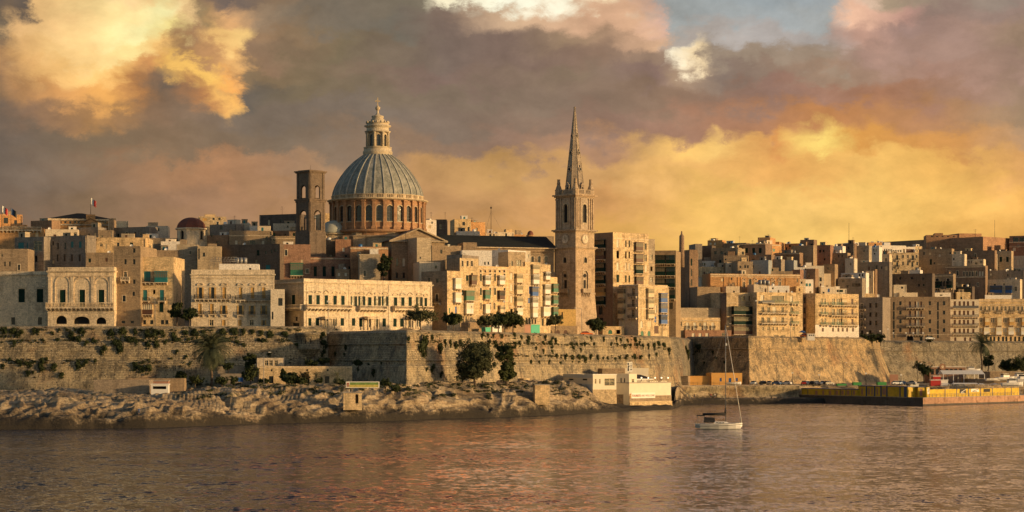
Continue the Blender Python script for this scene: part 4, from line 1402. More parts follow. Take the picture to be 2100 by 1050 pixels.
# ---------------------------------------------------------------- front row, centre right
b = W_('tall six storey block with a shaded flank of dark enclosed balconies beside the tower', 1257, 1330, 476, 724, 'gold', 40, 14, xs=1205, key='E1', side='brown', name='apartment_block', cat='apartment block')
for y, c_ in ((492, 'g'), (515, 'b'), (540, 'g'), (565, 'g'), (590, 'y'), (608, 'g')):
 b.enc(c_, [1232], y, y + 17, 20, 'k', 'l')
b.win('n', '1232', 628, 645, 8, 'l').win('n', '1233', 652, 662, 8, 'l')
for y, k in ((492, 'l'), (515, 's'), (539, 'l'), (564, 'g')):
 b.win(k, '1267', y, y + 15, 5).win('n' if y == 492 else k, '1283.5 1290.5', y + 1, y + 15, 3.4)
for y, c_ in ((497, 'b'), (521, 'b'), (544, 'g')):
 b.enc(c_, [1308.5], y, y + 17, 14, 'K')
b.enc('b', [1309], 567, 583, 14, 'k').win('n', '1324', 500, 512, 4).win('k', '1324', 522, 536, 5).win('l', '1325', 545, 557, 5)
b.course(488, 0.25, 0.2).course(555, 0.25, 0.2).course(582, 0.25, 0.2).done()
b = W_('stepped block of the tall golden row with an awning-topped roof', 1330, 1343, 490, 742, 'lime', 34, 14, key='E2', name='apartment_block', cat='apartment block')
b.win('n', '1336', 522, 532, 4).win('s', '1336', 546, 556, 4).win('n', '1336', 568, 578, 4).course(512, 0.16, 0.12).course(537, 0.16, 0.12).course(562, 0.16, 0.12).done()
b = W_('set-back block whose front is filled by rows of dark green glazed balconies', 1343, 1386, 514, 748, 'tan', -12, 14, key='E3', name='apartment_block', cat='apartment block')
for y in (524, 548, 572, 596): b.enc('g', '1354', y, y + 17, 20, 'K' if y > 540 else 'k').enc('g', '1375.5', y, y + 17, 18, 'k')
b.win('n', '1354 1376', 620, 634, 8).done()
b = W_('sooty brown block with a column of dark windows left of the spiked chimney', 1386, 1414, 516, 752, 'brown', -20, 14, key='E4', name='apartment_block', cat='apartment block')
for y in (527, 549, 572, 594, 617): b.win('n', '1391', y, y + 12, 5)
b.done()
b = W_('narrow dark brown block with a bright edge right of the spiked chimney', 1414, 1431, 512, 746, 'brown', 20, 14, key='E4b', name='apartment_block', cat='apartment block')
b.win('g', '1418', 530, 545, 3.5).win('n', '1418', 552, 566, 3.5).win('n', '1418', 573, 586, 3.5).done()
b = W_('pale corner house with arched doors, stacked cream balconies and blue enclosed balconies', 1309, 1369, 583, 706, 'gold', 42, 12, xs=1269, key='E5', side='cream', corn=0.5)
for y in (592, 613, 635): b.enc('c', '1332', y, y + 17, 12, 'K')
b.win('ls', '1345', 627, 641, 4)
for y in (602, 623, 646): b.enc('u', '1358.5', y, y + 18, 13, 'K' if y < 640 else 'k')
b.win('l', '1316 ', 658, 672, 5, arch=True, name='door').win('e', '1317 1331', 678, 690, 6, name='door', arch=True).win('u', '1344', 650, 661, 4).win('c', '1332', 658, 670, 8).win('b', '1346', 668, 684, 9)
b.enc('c', '1276.5', 591, 610, 12, 'k', 'l').enc('c', '1276.5', 613, 630, 12, 'k', 'l').enc('c', '1276.5', 634, 652, 12, 'k', 'l')
b.win('ks', '1299', 590, 605, 6, 'l', True).win('ks', '1298.5', 613, 628, 6, 'l', True).win('ks', '1298.5', 634, 650, 6, 'l', True).win('l', '1298 1278', 656, 669, 6, 'l')
b.bal(1290, 1307, 608, 6, 0.8, 'i', 'l').bal(1290, 1307, 630, 6, 0.8, 'i', 'l').bal(1290, 1307, 652, 6, 0.8, 'i', 'l').course(611, 0.16, 0.12).course(632, 0.16, 0.12).course(655, 0.16, 0.12).done()
b = W_('thin golden house with a small orange attic over the blue balconies', 1340, 1372, 590, 722, 'gold', 30, 8); b.win('l', '1346', 595, 600, 6).done()
b = W_('wide low yellow house with white-framed windows above a brown terrace', 1370, 1477, 651, 716, 'gold', 16, 12, key='E6', name='house')
b.win('ks', '1380.5 1396', 660, 668, 4.5).win('l', '1410 1425 1446 1462', 661, 674, 6).win('k', '1436', 661, 670, 5).bal(1405, 1415, 674, 6, 0.5).bal(1420, 1430, 674, 6, 0.5).bal(1441, 1451, 674, 6, 0.5).bal(1457, 1467, 674, 6, 0.5)
b.win('e', '1380', 681, 690, 6, name='door').course(657, 0.2, 0.5).done()
b = W_('windowless brick wall house rising behind the wide low yellow house', 1384, 1476, 631, 726, 'lime', 16, 12); b.done()
b = W_('big blind tan gable with a bright right edge and green balconies', 1430, 1477, 588, 736, 'tan', 12, 14, key='E8', xr=None)
b.done()
b = W_('thin sunlit strip house with two green balconies at the edge of the blind gable', 1477, 1490, 600, 732, 'gold', 35, 14)
b.enc('e', '1483', 627, 645, 8, 'K').enc('e', '1483', 661, 678, 8, 'K').done()
b = W_('brown wooden terrace bar with a lean-to roof along the street below the yellow house', 1405, 1500, 677, 716, 'red', 12, 6, name='terrace_bar', cat='bar')
b.win('l', '1422 1436 1450', 684, 691, 6).win('k', '1485', 683, 689, 10).done()
b = W_('stepped rubble house between the corner house and the sooty block', 1368, 1390, 610, 736, 'tan', 10, 10); b.win('n', '1375 1382', 622, 628, 3).done()
# ---------------------------------------------------------------- front row, right: sea-front apartment blocks
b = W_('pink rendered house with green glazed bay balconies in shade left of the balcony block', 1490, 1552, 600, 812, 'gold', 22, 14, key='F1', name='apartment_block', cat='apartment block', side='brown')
for y in (629, 650, 670): b.enc('g' if y != 670 else 'b', '1519', y, y + 16, 38, 'K' if y > 640 else 'k', d=2.2)
for y in (631, 650, 669): b.win('g', '1539', y, y + 10, 5)
b.win('n', '1524 1538.5', 607, 617, 5).win('n', '1539', 688, 694, 5).course(621, 0.2, 0.2).done()
b = W_('long apartment block with white loggias, striped awning and green parapets', 1552, 1646, 599, 816, 'gold', 24, 14, key='F2', name='apartment_block', cat='apartment block')
b.win('l', '1563', 606, 618, 6).win('n', '1595 ', 607, 618, 26).win('l', '1623 ', 608, 620, 5)
for y in (630, 651): b.win('nw', '1564 1576 1605 1623.5', y, y + 10, 5).win('l', '1588', y, y + 11, 8)
b.win('k', '1564.5 1576 1585 1593 1606 1627', 671, 678, 4)
b.bal(1560, 1585, 621, 5, 1.4, 'c').bal(1579, 1614, 622, 5, 1.4, 'e').bal(1560, 1612, 642, 5, 1.4).bal(1560, 1612, 663, 5, 1.4).bal(1622, 1636, 623, 5, 1.0, 'e').bal(1622, 1636, 644, 5, 1.0, 'e').bal(1622, 1636, 664, 5, 1.0, 'e')
b.win('n', '1592 1606', 687, 690, 10).done()
b = W_('recessed brown bay with three columns of dark windows between two balcony blocks', 1646, 1672, 601, 836, 'brown', 14, 12, key='F3', name='apartment_block', cat='apartment block')
for y in (610, 631, 653, 671): b.win('n', '1650 1659', y, y + 12, 5)
b.win('n', '1668', 620, 628, 3).done()
b = W_('apartment block with a whitewashed lower floor and orange timber balconies', 1672, 1761, 602, 830, 'gold', 26, 14, key='F4', name='apartment_block', cat='apartment block')
for y in (612, 632, 653): b.win('k', '1685 1692', y, y + 12, 4).bal(1682, 1696, y + 13, 5, 1.0, 'e')
for i, y in enumerate((613, 634, 654)): b.win('n', '1709 1719', y, y + 12, 6).enc('y', '1731', y - 1, y + 13, 10, 'k' if i else 'l', d=0.5).win('b', '1748', y, y + 11, 4).bal(1703, 1727, y + 13, 6, 1.2, 'e' if i != 1 else 'i').bal(1728, 1756, y + 13.5, 6, 1.2)
b.win('b', '1687 1708 1719 1728 1737 1749', 673, 680, 4).win('n', '1686 1716 1738', 690, 694, 5)
s0, z1 = b.hit(1674, 667)
q = MB(); q.box(0.0, b.W + 0.06, -0.07, -0.001, 0.0, 0.01, M['white']);
b.done()
q = MB()
wl = b.W
hs = [h for h in b.holes['f'] if h[2] < z1]
wall_face(q, (-0.06, -0.07), (1, 0), wl + 0.12, z1, [(h[0] + 0.06, h[1] + 0.06, h[2], h[3], False) for h in hs], M['white'], 0.07)
q.box(-0.06, wl + 0.06, -0.12, -0.0, z1, z1 + 0.15, M['whitep'])
q.build('whitewashed_storey', b.root)
b = W_('dim shaded apartment block with iron balconies left of the tall brown block', 1761, 1810, 610, 872, 'grey', -24, 14, key='F5', name='apartment_block', cat='apartment block')
for y in (622, 641, 658): b.win('ks', '1768', y, y + 11, 5).bal(1763, 1775, y + 12, 6, 0.9).win('n', '1785 1797 ', y, y + 9, 5)
b.win('n', '1768 1785', 678, 688, 5).done()
b = W_('tall brown block with two dark stair strips and a column of white loggias', 1808, 1949, 609, 876, 'tan', -6, 16, key='F6', name='apartment_block', cat='apartment block')
for y in (618, 637, 655, 673):
 b.win('n', '1818 1846.5 1907 1936', y, y + 8, 5)
 b.win('l', '1866 1882', y, y + 13, 5).win('b', '1866 1877 1889', y, y + 13, 4).bal(1858, 1896, y + 13.5, 5, 1.3, 'g')
for y0 in (619, 638, 657, 676): b.win('n', '1833', y0, y0 + 17.5, 4).win('n', '1923.5', y0, y0 + 17.5, 4)
b.win('h', '1867', 690, 699, 14, name='garage_door').win('n', '1889 1900', 690, 699, 6, name='garage_door').course(686, 0.15, 0.1).done()
b = W_('cream block with five bays of balconies and a peach lower floor', 1949, 2008, 614, 884, 'cream', 2, 15, key='F7', name='apartment_block', cat='apartment block')
for y in (618, 637, 656, 674): b.win('b', '1958 1968 1977 1985 1996', y, y + 9, 4)
for i, y in enumerate((632, 650, 668, 686)): b.bal(1953, 2006, y, 5, 1.2, 'c' if i == 0 else 'i')
b.win('b', '1959 1979 1990', 692, 701, 4, name='door').done()
b = W_('long tan terrace with white framed windows and pale enclosed balconies at the far right edge', 2008, 2260, 613, 905, 'gold', 1, 15, key='F8', name='apartment_block', cat='apartment block', corn=0.8)
for x0 in (2012, 2037, 2062, 2088, 2116, 2142, 2170):
 b.win('ks', [x0, x0 + 8, x0 + 17], 628, 637, 4)
 b.enc('c' if x0 % 2 else 'y', [x0 + 12], 651, 667, 9, 'l').enc('w', [x0 + 11], 671, 686, 11, 'l')
 b.win('ks', [x0, x0 + 22], 652, 661, 3.5).win('lw', [x0 + 1, x0 + 21], 672, 681, 3)
 b.win('n', [x0 + 2, x0 + 11, x0 + 20], 690, 701, 4.5, arch=True, name='door')
 b.bal(x0 + 6, x0 + 18, 640, 4, 0.7)
b.course(624, 0.2, 0.25).course(688, 0.2, 0.15).done()
# ---------------------------------------------------------------- landmarks
def mat_lead_dome():
 m, g, b = base_mat('weathered dome stone', 0.8)
 geo = g.new('ShaderNodeNewGeometry')
 pos = geo.outputs['Position']
 n = g.noise(pos, 0.35, 7, 0.7, 0.6)
 c = g.ramp(n, [(0.3, (0.13, 0.14, 0.125, 1)), (0.5, (0.25, 0.255, 0.22, 1)), (0.72, (0.42, 0.40, 0.34, 1))])
 mp = g.new('ShaderNodeMapping')
 mp.inputs['Scale'].default_value = (1, 1, 0.14)
 g.l.new(pos, mp.inputs['Vector'])
 st = g.noise(mp.outputs[0], 1.3, 5, 0.7)
 c = g.mix(g.mapr(st, 0.48, 0.68, 0, 0.7), c, (0.10, 0.108, 0.098, 1))
 st2 = g.noise(pos, 2.0, 5, 0.75)
 c = g.mix(0.8, c, g.mix(1.0, c, g.ramp(st2, [(0.3, 0.6), (0.7, 1.4)]), 'MULTIPLY'))
 g.l.new(c, b.inputs['Base Color'])
 bp = g.new('ShaderNodeBump')
 bp.inputs['Strength'].default_value = 0.6
 bp.inputs['Distance'].default_value = 0.2
 g.l.new(st2, bp.inputs['Height'])
 g.l.new(bp.outputs[0], b.inputs['Normal'])
 return m
M['dome'] = mat_lead_dome()
M['rib'] = paint('dome rib stone', (0.36, 0.355, 0.31), 0.8, 0.35, scale=0.6)
def arc_window(root, name, x, y, z, w, h, rz, pane='glass', bars=True, depth=0.45):
 """arched window: jamb, pane and glazing bars; local wall plane y=0, outside -y"""
 mb = MB()
 r = w / 2
 mb.box(-r - 0.05, r + 0.05, depth, depth + 0.06, -0.05, h + 0.05, M[pane])
 if bars:
  for q in (-r * 0.5, 0, r * 0.5):
   mb.box(q - 0.05, q + 0.05, depth - 0.06, depth - 0.001, 0, h, M['lead'])
  for k in range(1, 5):
   mb.box(-r, r, depth - 0.05, depth - 0.002, h * k / 5, h * k / 5 + 0.07, M['lead'])
 K = 8
 t = 0.26
 zs = h - r
 for s in (-1, 1):
  mb.box(s * r, s * (r + t), -0.14, -0.001, 0, zs, M['carve'])
 for i in range(K):
  a0, a1 = math.pi * i / K, math.pi * (i + 1) / K
  q = lambda rr, a, y_: (-rr * math.cos(a), y_, zs + rr * math.sin(a))
  mb.face([q(r, a0, -0.14), q(r, a1, -0.14), q(r + t, a1, -0.14), q(r + t, a0, -0.14)], M['carve'])
  mb.face([q(r + t, a0, -0.14), q(r + t, a1, -0.14), q(r + t, a1, 0), q(r + t, a0, 0)], M['carve'])
 mb.box(-r - t - 0.1, r + t + 0.1, -0.24, 0, -0.28, -0.002, M['carve'])
 o = mb.build(name, root, (x, y, z), rz)
 return o
def polygon_wall(mb, R, n, z0, z1, mat, hole=None, a_off=0.0):
 """n-sided wall with an arched opening in each side; returns list of (mid x, mid y, rot, width)"""
 out = []
 for i in range(n):
  a0 = a_off + 2 * math.pi * i / n
  a1 = a_off + 2 * math.pi * (i + 1) / n
  p0 = (R * math.cos(a0), R * math.sin(a0)); p1 = (R * math.cos(a1), R * math.sin(a1))
  L = math.dist(p0, p1)
  U = ((p1[0] - p0[0]) / L, (p1[1] - p0[1]) / L)
  hs = []
  if hole:
   w, za, zb = hole
   hs = [(L / 2 - w / 2, L / 2 + w / 2, za, zb, True)]
  wall_face(mb, p0, U, L, z1, hs, mat, 0.5, z0)
  out.append(((p0[0] + p1[0]) / 2, (p0[1] + p1[1]) / 2, math.atan2(U[1], U[0]), L))
 return out
def make_basilica():
 D = 722.0
 X = XP(774.5, D)
 mp = D / F
 zb = ZP(480, D)
 z = lambda y: ZP(y, D) - zb
 root = empty('basilica_dome', (X, D, zb), 0, 'huge grey ribbed dome on an orange arcaded drum with a tall lantern and cross', 'church dome')
 R = 95.5 * mp
 N = 28
 mb = MB()
 a0 = math.pi / N + 0.1
 mids = polygon_wall(mb, R, N, z(480) - 6, z(413), M['drum'], (2.15, z(459), z(427)), a0)
 for i in range(N):
  a = a0 + 2 * math.pi * i / N
  c, s = math.cos(a), math.sin(a)
  # pilaster at each corner
  for (r0, r1, hw, za, zb_) in ((R - 0.2, R + 0.55, 0.55, z(470), z(419)), (R - 0.2, R + 0.8, 0.75, z(419) + 0.002, z(416)), (R - 0.2, R + 0.85, 0.8, z(475), z(470) - 0.002)):
   q = [(r0 * c - (-hw) * s, r0 * s + (-hw) * c), (r1 * c + hw * s, r1 * s - hw * c)]
   pts = [(r0 * c + hw * s, r0 * s - hw * c), (r1 * c + hw * s, r1 * s - hw * c), (r1 * c - hw * s, r1 * s + hw * c), (r0 * c - hw * s, r0 * s + hw * c)]
   mb.prism(pts, za, zb_, M['drum'])
 mb.build('drum', root)
 for (mx, my, r, L) in mids:
  arc_window(root, 'window', mx, my, z(459), 2.15, z(427) - z(459), r)
 cb = MB()
 cb.lathe([(R + 0.2, z(416.5)), (R + 0.9, z(415.5)), (R + 1.35, z(413.5)), (R + 1.35, z(412.5)), (R - 1.4, z(412.2))], M['carve'], 56, cap=False)
 cb.lathe([(R + 0.25, z(482)), (R + 1.3, z(480)), (R + 1.3, z(476)), (R + 0.3, z(475))], M['drum'], 56, cap=False)
 cb.build('cornice', root)
 bb = MB()
 Rb = R - 0.2
 bb.lathe([(Rb - 0.3, z(412.3)), (Rb + 0.1, z(412.3)), (Rb + 0.1, z(411)), (Rb - 0.3, z(411))], M['carve'], 56, cap=False)
 bb.lathe([(Rb - 0.35, z(405)), (Rb + 0.15, z(405)), (Rb + 0.15, z(403.6)), (Rb - 0.35, z(403.6)), (Rb - 0.35, z(405))], M['carve'], 56, cap=False)
 for i in range(168):
  a = 2 * math.pi * i / 168
  w = 0.12 if i % 6 else 0.45
  c, s = math.cos(a), math.sin(a)
  pts = [((Rb - 0.25) * c + w * s, (Rb - 0.25) * s - w * c), ((Rb + 0.05) * c + w * s, (Rb + 0.05) * s - w * c), ((Rb + 0.05) * c - w * s, (Rb + 0.05) * s + w * c), ((Rb - 0.25) * c - w * s, (Rb - 0.25) * s + w * c)]
  bb.prism(pts, z(411), z(405), M['carve'])
 bb.build('balustrade', root)
 # shell
 prof_px = [(404, 94), (396, 92.6), (385, 88.5), (375, 83.5), (363, 76), (351, 67), (341, 58), (332, 48.5), (324, 38), (318, 29.5)]
 sh = MB()
 prof = [(92.5 * mp, z(411))] + [(r * mp - 0.25, z(y)) for y, r in prof_px]
 # refine
 fine = []
 for (r0, z0), (r1, z1) in zip(prof, prof[1:]):
  for k in range(3):
   fine.append((r0 + (r1 - r0) * k / 3, z0 + (z1 - z0) * k / 3))
 fine.append(prof[-1])
 sh.lathe(fine, M['dome'], 96, cap=False)
 shell = sh.build('dome_shell', root)
 NR = 28
 for i in range(NR):
  a = a0 + 2 * math.pi * i / NR
  c, s = math.cos(a), math.sin(a)
  rb = MB()
  pr = [(r * mp, z(y)) for y, r in prof_px]
  for (r0, za), (r1, zb_) in zip(pr, pr[1:]):
   w0 = 0.10 + 0.12 * r0 / (94 * mp); w1 = 0.10 + 0.12 * r1 / (94 * mp)
   e = 0.07
   A = lambda r, zz, w, o: ((r + o) * c + w * s, (r + o) * s - w * c, zz + o * 0.3)
   Bq = lambda r, zz, w, o: ((r + o) * c - w * s, (r + o) * s + w * c, zz + o * 0.3)
   rb.face([A(r0, za, w0, e), Bq(r0, za, w0, e), Bq(r1, zb_, w1, e), A(r1, zb_, w1, e)], M['rib'])
   rb.face([A(r0, za, w0, -0.5), A(r0, za, w0, e), A(r1, zb_, w1, e), A(r1, zb_, w1, -0.5)], M['rib'])
   rb.face([Bq(r0, za, w0, e), Bq(r0, za, w0, -0.5), Bq(r1, zb_, w1, -0.5), Bq(r1, zb_, w1, e)], M['rib'])
  rb.build('rib', shell)
 # lantern
 lb = MB()
 lb.lathe([(29.5 * mp, z(319)), (30.5 * mp, z(314)), (30.5 * mp, z(311)), (28.5 * mp, z(310)), (28.5 * mp, z(304)), (29.2 * mp, z(303.6)), (29.2 * mp, z(302.8)), (23 * mp, z(302.5))], M['carve'], 32, cap=False)
 Rl = 21.5 * mp
 mids = polygon_wall(lb, Rl, 8, z(303), z(272), M['carve'], (1.35, z(301), z(277)), math.pi / 8 + 0.15)
 for i in range(8):
  a = math.pi / 8 + 0.15 + 2 * math.pi * i / 8
  lb.lathe([(0.5, z(303)), (0.45, z(275)), (0.65, z(273)), (0.65, z(272))], M['carve'], 8, ((Rl + 0.15) * math.cos(a), (Rl + 0.15) * math.sin(a)))
 lb.lathe([(Rl + 0.6, z(272.3)), (Rl + 0.95, z(270)), (Rl + 0.2, z(268)), (Rl + 0.2, z(262)), (Rl + 1.0, z(260)), (Rl + 1.0, z(258)), (Rl + 0.3, z(257)), (Rl + 0.1, z(255)), (Rl + 0.5, z(253.5)), (Rl - 1.2, z(253)),
              (15 * mp, z(247)), (11.5 * mp, z(243)), (12.5 * mp, z(240)), (12.5 * mp, z(238)), (9.5 * mp, z(237.5)), (5 * mp, z(235.5)), (2.4 * mp, z(232)), (2.2 * mp, z(226))], M['carve'], 32)
 for i in range(16):
  a = 2 * math.pi * i / 16
  lb.lathe([(0.32, z(253)), (0.38, z(250)), (0.15, z(248.5))], M['carve'], 6, ((Rl + 0.1) * math.cos(a), (Rl + 0.1) * math.sin(a)))
 lant = lb.build('lantern', root)
 for (mx, my, r, L) in mids:
  arc_window(lant, 'window', mx, my, z(301), 1.35, z(277) - z(301), r, 'glass', True, 0.3)
 x = MB()
 x.lathe([(2.0 * mp, z(227)), (4.5 * mp, z(224.5)), (5.2 * mp, z(222)), (4.5 * mp, z(219.5)), (2.0 * mp, z(217.5)), (1.1 * mp, z(216))], M['carve'], 14)
 x.box(-0.16, 0.16, -0.16, 0.16, z(216.2), z(200), M['carve'])
 x.box(-0.85, -0.161, -0.14, 0.14, z(208.5), z(206), M['carve']); x.box(0.161, 0.85, -0.14, 0.14, z(208.5), z(206), M['carve'])
 x.build('cross', root)
 # plinth storey
 p = MB()
 Rp = R + 2.6
 p.lathe([(Rp, -26), (Rp, z(492)), (Rp + 0.5, z(491)), (Rp + 0.5, z(489.5)), (R + 0.6, z(487)), (R + 0.6, z(480.2))], M['lime'], 8, cap=True, smooth=False, phase=math.pi / 8)
 p.build('plinth', root)
make_basilica()
def square_tower_faces(hw, ang):
 c, s = math.cos(ang), math.sin(ang)
 pts = [(-hw, -hw), (hw, -hw), (hw, hw), (-hw, hw)]
 return [(x * c - y * s, x * s + y * c) for x, y in pts]
def ring_box(mb, pts, z0, z1, grow, mat):
 q = []
 for (x, y) in pts:
  L = math.hypot(x, y)
  k = (L + grow * 1.414) / L
  q.append((x * k, y * k))
 mb.prism(q, z0, z1, mat)
def make_bell_tower():
 D = 700.0
 X = XP(637, D)
 mp = D / F
 zb = terrain(637, D) - 2
 z = lambda y: ZP(y, D) - zb
 root = empty('bell_tower', (X, D, zb), 0, 'dark square bell tower with see-through arches left of the great dome', 'bell tower')
 hw = 3.25
 ang = math.radians(47)
 def stage(name, hw, y0, y1, hole, mat):
  pts = square_tower_faces(hw, ang)
  mb = MB()
  for i in range(4):
   p0, p1 = pts[i], pts[(i + 1) % 4]
   L = math.dist(p0, p1)
   U = ((p1[0] - p0[0]) / L, (p1[1] - p0[1]) / L)
   hs = [(L / 2 - hole[0] / 2, L / 2 + hole[0] / 2, z(hole[2]), z(hole[1]), True)] if hole else []
   wall_face(mb, p0, U, L, z(y0), hs, mat, 0.45, z(y1))
   # corner pilasters in pairs
   N = (-U[1], U[0])
   for q in (0.35, L - 0.95):
    a = (p0[0] + U[0] * q, p0[1] + U[1] * q); b = (p0[0] + U[0] * (q + 0.6), p0[1] + U[1] * (q + 0.6))
    o = 0.18
    mb.prism([(a[0] - N[0] * o, a[1] - N[1] * o), (b[0] - N[0] * o, b[1] - N[1] * o), b, a], z(y1), z(y0), mat)
  mb.face([(p[0], p[1], z(y0)) for p in pts], mat)
  mb.face([(p[0], p[1], z(y1) + 0.3) for p in pts], mat)
  return mb.build(name, root)
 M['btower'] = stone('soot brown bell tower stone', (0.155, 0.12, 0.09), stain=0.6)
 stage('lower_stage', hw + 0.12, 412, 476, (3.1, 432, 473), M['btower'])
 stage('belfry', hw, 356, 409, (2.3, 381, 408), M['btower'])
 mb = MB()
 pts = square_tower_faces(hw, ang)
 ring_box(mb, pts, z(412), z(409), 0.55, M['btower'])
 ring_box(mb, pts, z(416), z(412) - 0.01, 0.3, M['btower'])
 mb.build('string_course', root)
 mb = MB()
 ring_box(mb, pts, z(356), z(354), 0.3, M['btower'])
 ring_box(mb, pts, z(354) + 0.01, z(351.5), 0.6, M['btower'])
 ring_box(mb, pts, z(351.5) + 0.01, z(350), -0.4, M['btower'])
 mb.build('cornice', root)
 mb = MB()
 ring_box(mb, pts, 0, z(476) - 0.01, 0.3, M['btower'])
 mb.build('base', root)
 for f in range(4):
  a = ang + f * math.pi / 2
  n = (math.sin(a), -math.cos(a))
  k = MB()
  k.lathe([(0.12, 0.85), (0.3, 0.75), (0.42, 0.5), (0.48, 0.2), (0.62, 0.0)], M['steel'], 10)
  k.box(-1.0, 1.0, -0.06, 0.06, 0.86, 0.98, M['iron'])
  k.build('bell', root, (n[0] * 1.9, n[1] * 1.9, z(448)), a)
 mb = MB()
 mb.tube((0, 0, z(350)), (0, 0, z(339)), 0.05, 0.03, M['iron'])
 mb.build('lightning_rod', root)
make_bell_tower()
def small_dome(label, px, D, rpx, ytop, ybase, mat, drum_y, drum_mat, name='small_dome', nd=16, flat=1.0, win=None, wallw=None, ang=0.3):
 mp = D / F
 zb = terrain(px, D) - 1
 z = lambda y: ZP(y, D) - zb
 root = empty(name, (XP(px, D), D, zb), 0, label, 'small dome')
 R = rpx * mp
 mb = MB()
 H = z(ytop) - z(ybase)
 K = 12
 prof = [(R * math.cos(math.pi / 2 * i / K), z(ybase) + H * math.sin(math.pi / 2 * i / K)) for i in range(K)] + [(0.15, z(ytop))]
 mb.lathe(prof, M[mat], nd * 2 if nd > 8 else nd, phase=ang, smooth=nd > 8)
 mb.build('dome_shell', root)
 mb = MB()
 Rd = R * 0.97
 if win:
  mids = polygon_wall(mb, Rd, nd, z(drum_y) - 3.5, z(ybase), M[drum_mat], win and (win[0], z(win[2]), z(win[1])), ang)
  for k, (mx, my, r, L) in enumerate(mids):
   if k % 2 == 0:
    arc_window(root, 'window', mx, my, z(win[2]), win[0], z(win[1]) - z(win[2]), r, 'void', False)
   else:
    q = MB(); q.box(-win[0] / 2 - 0.02, win[0] / 2 + 0.02, 0.1, 0.16, -0.02, z(win[1]) - z(win[2]) + 0.05, M[drum_mat]); q.build('blind_window', root, (mx, my, z(win[2])), r)
 else:
  mb.lathe([(Rd, z(drum_y) - 3.5), (Rd, z(ybase) + 0.001)], M[drum_mat], 24, cap=False)
 mb.lathe([(Rd, z(ybase) - 0.7), (R + 0.45, z(ybase) - 0.45), (R + 0.45, z(ybase) - 0.05), (R * 0.9, z(ybase) + 0.02)], M[drum_mat], nd if nd <= 8 else 24, phase=ang, cap=False, smooth=False)
 mb.build('drum', root)
 return root, z
M['paledome'] = paint('pale dome render', (0.40, 0.41, 0.35), 0.85, 0.25, scale=0.5)
small_dome('small plain pale hemispherical dome in front of the great dome', 685, 714, 30.5, 452, 479, 'paledome', 484, 'lime')
r_, z_ = small_dome('dark red faceted church dome on an eight-sided stone drum with arched windows', 392, 722, 31, 446, 468, 'redroof', 505, 'pale', nd=8, win=(1.5, 474, 492), ang=0.62)
small_dome('tiny far red cupola on the skyline left of the steepled tower', 1087.5, 900, 6.5, 473, 482, 'redroof', 486, 'orange', name='cupola')
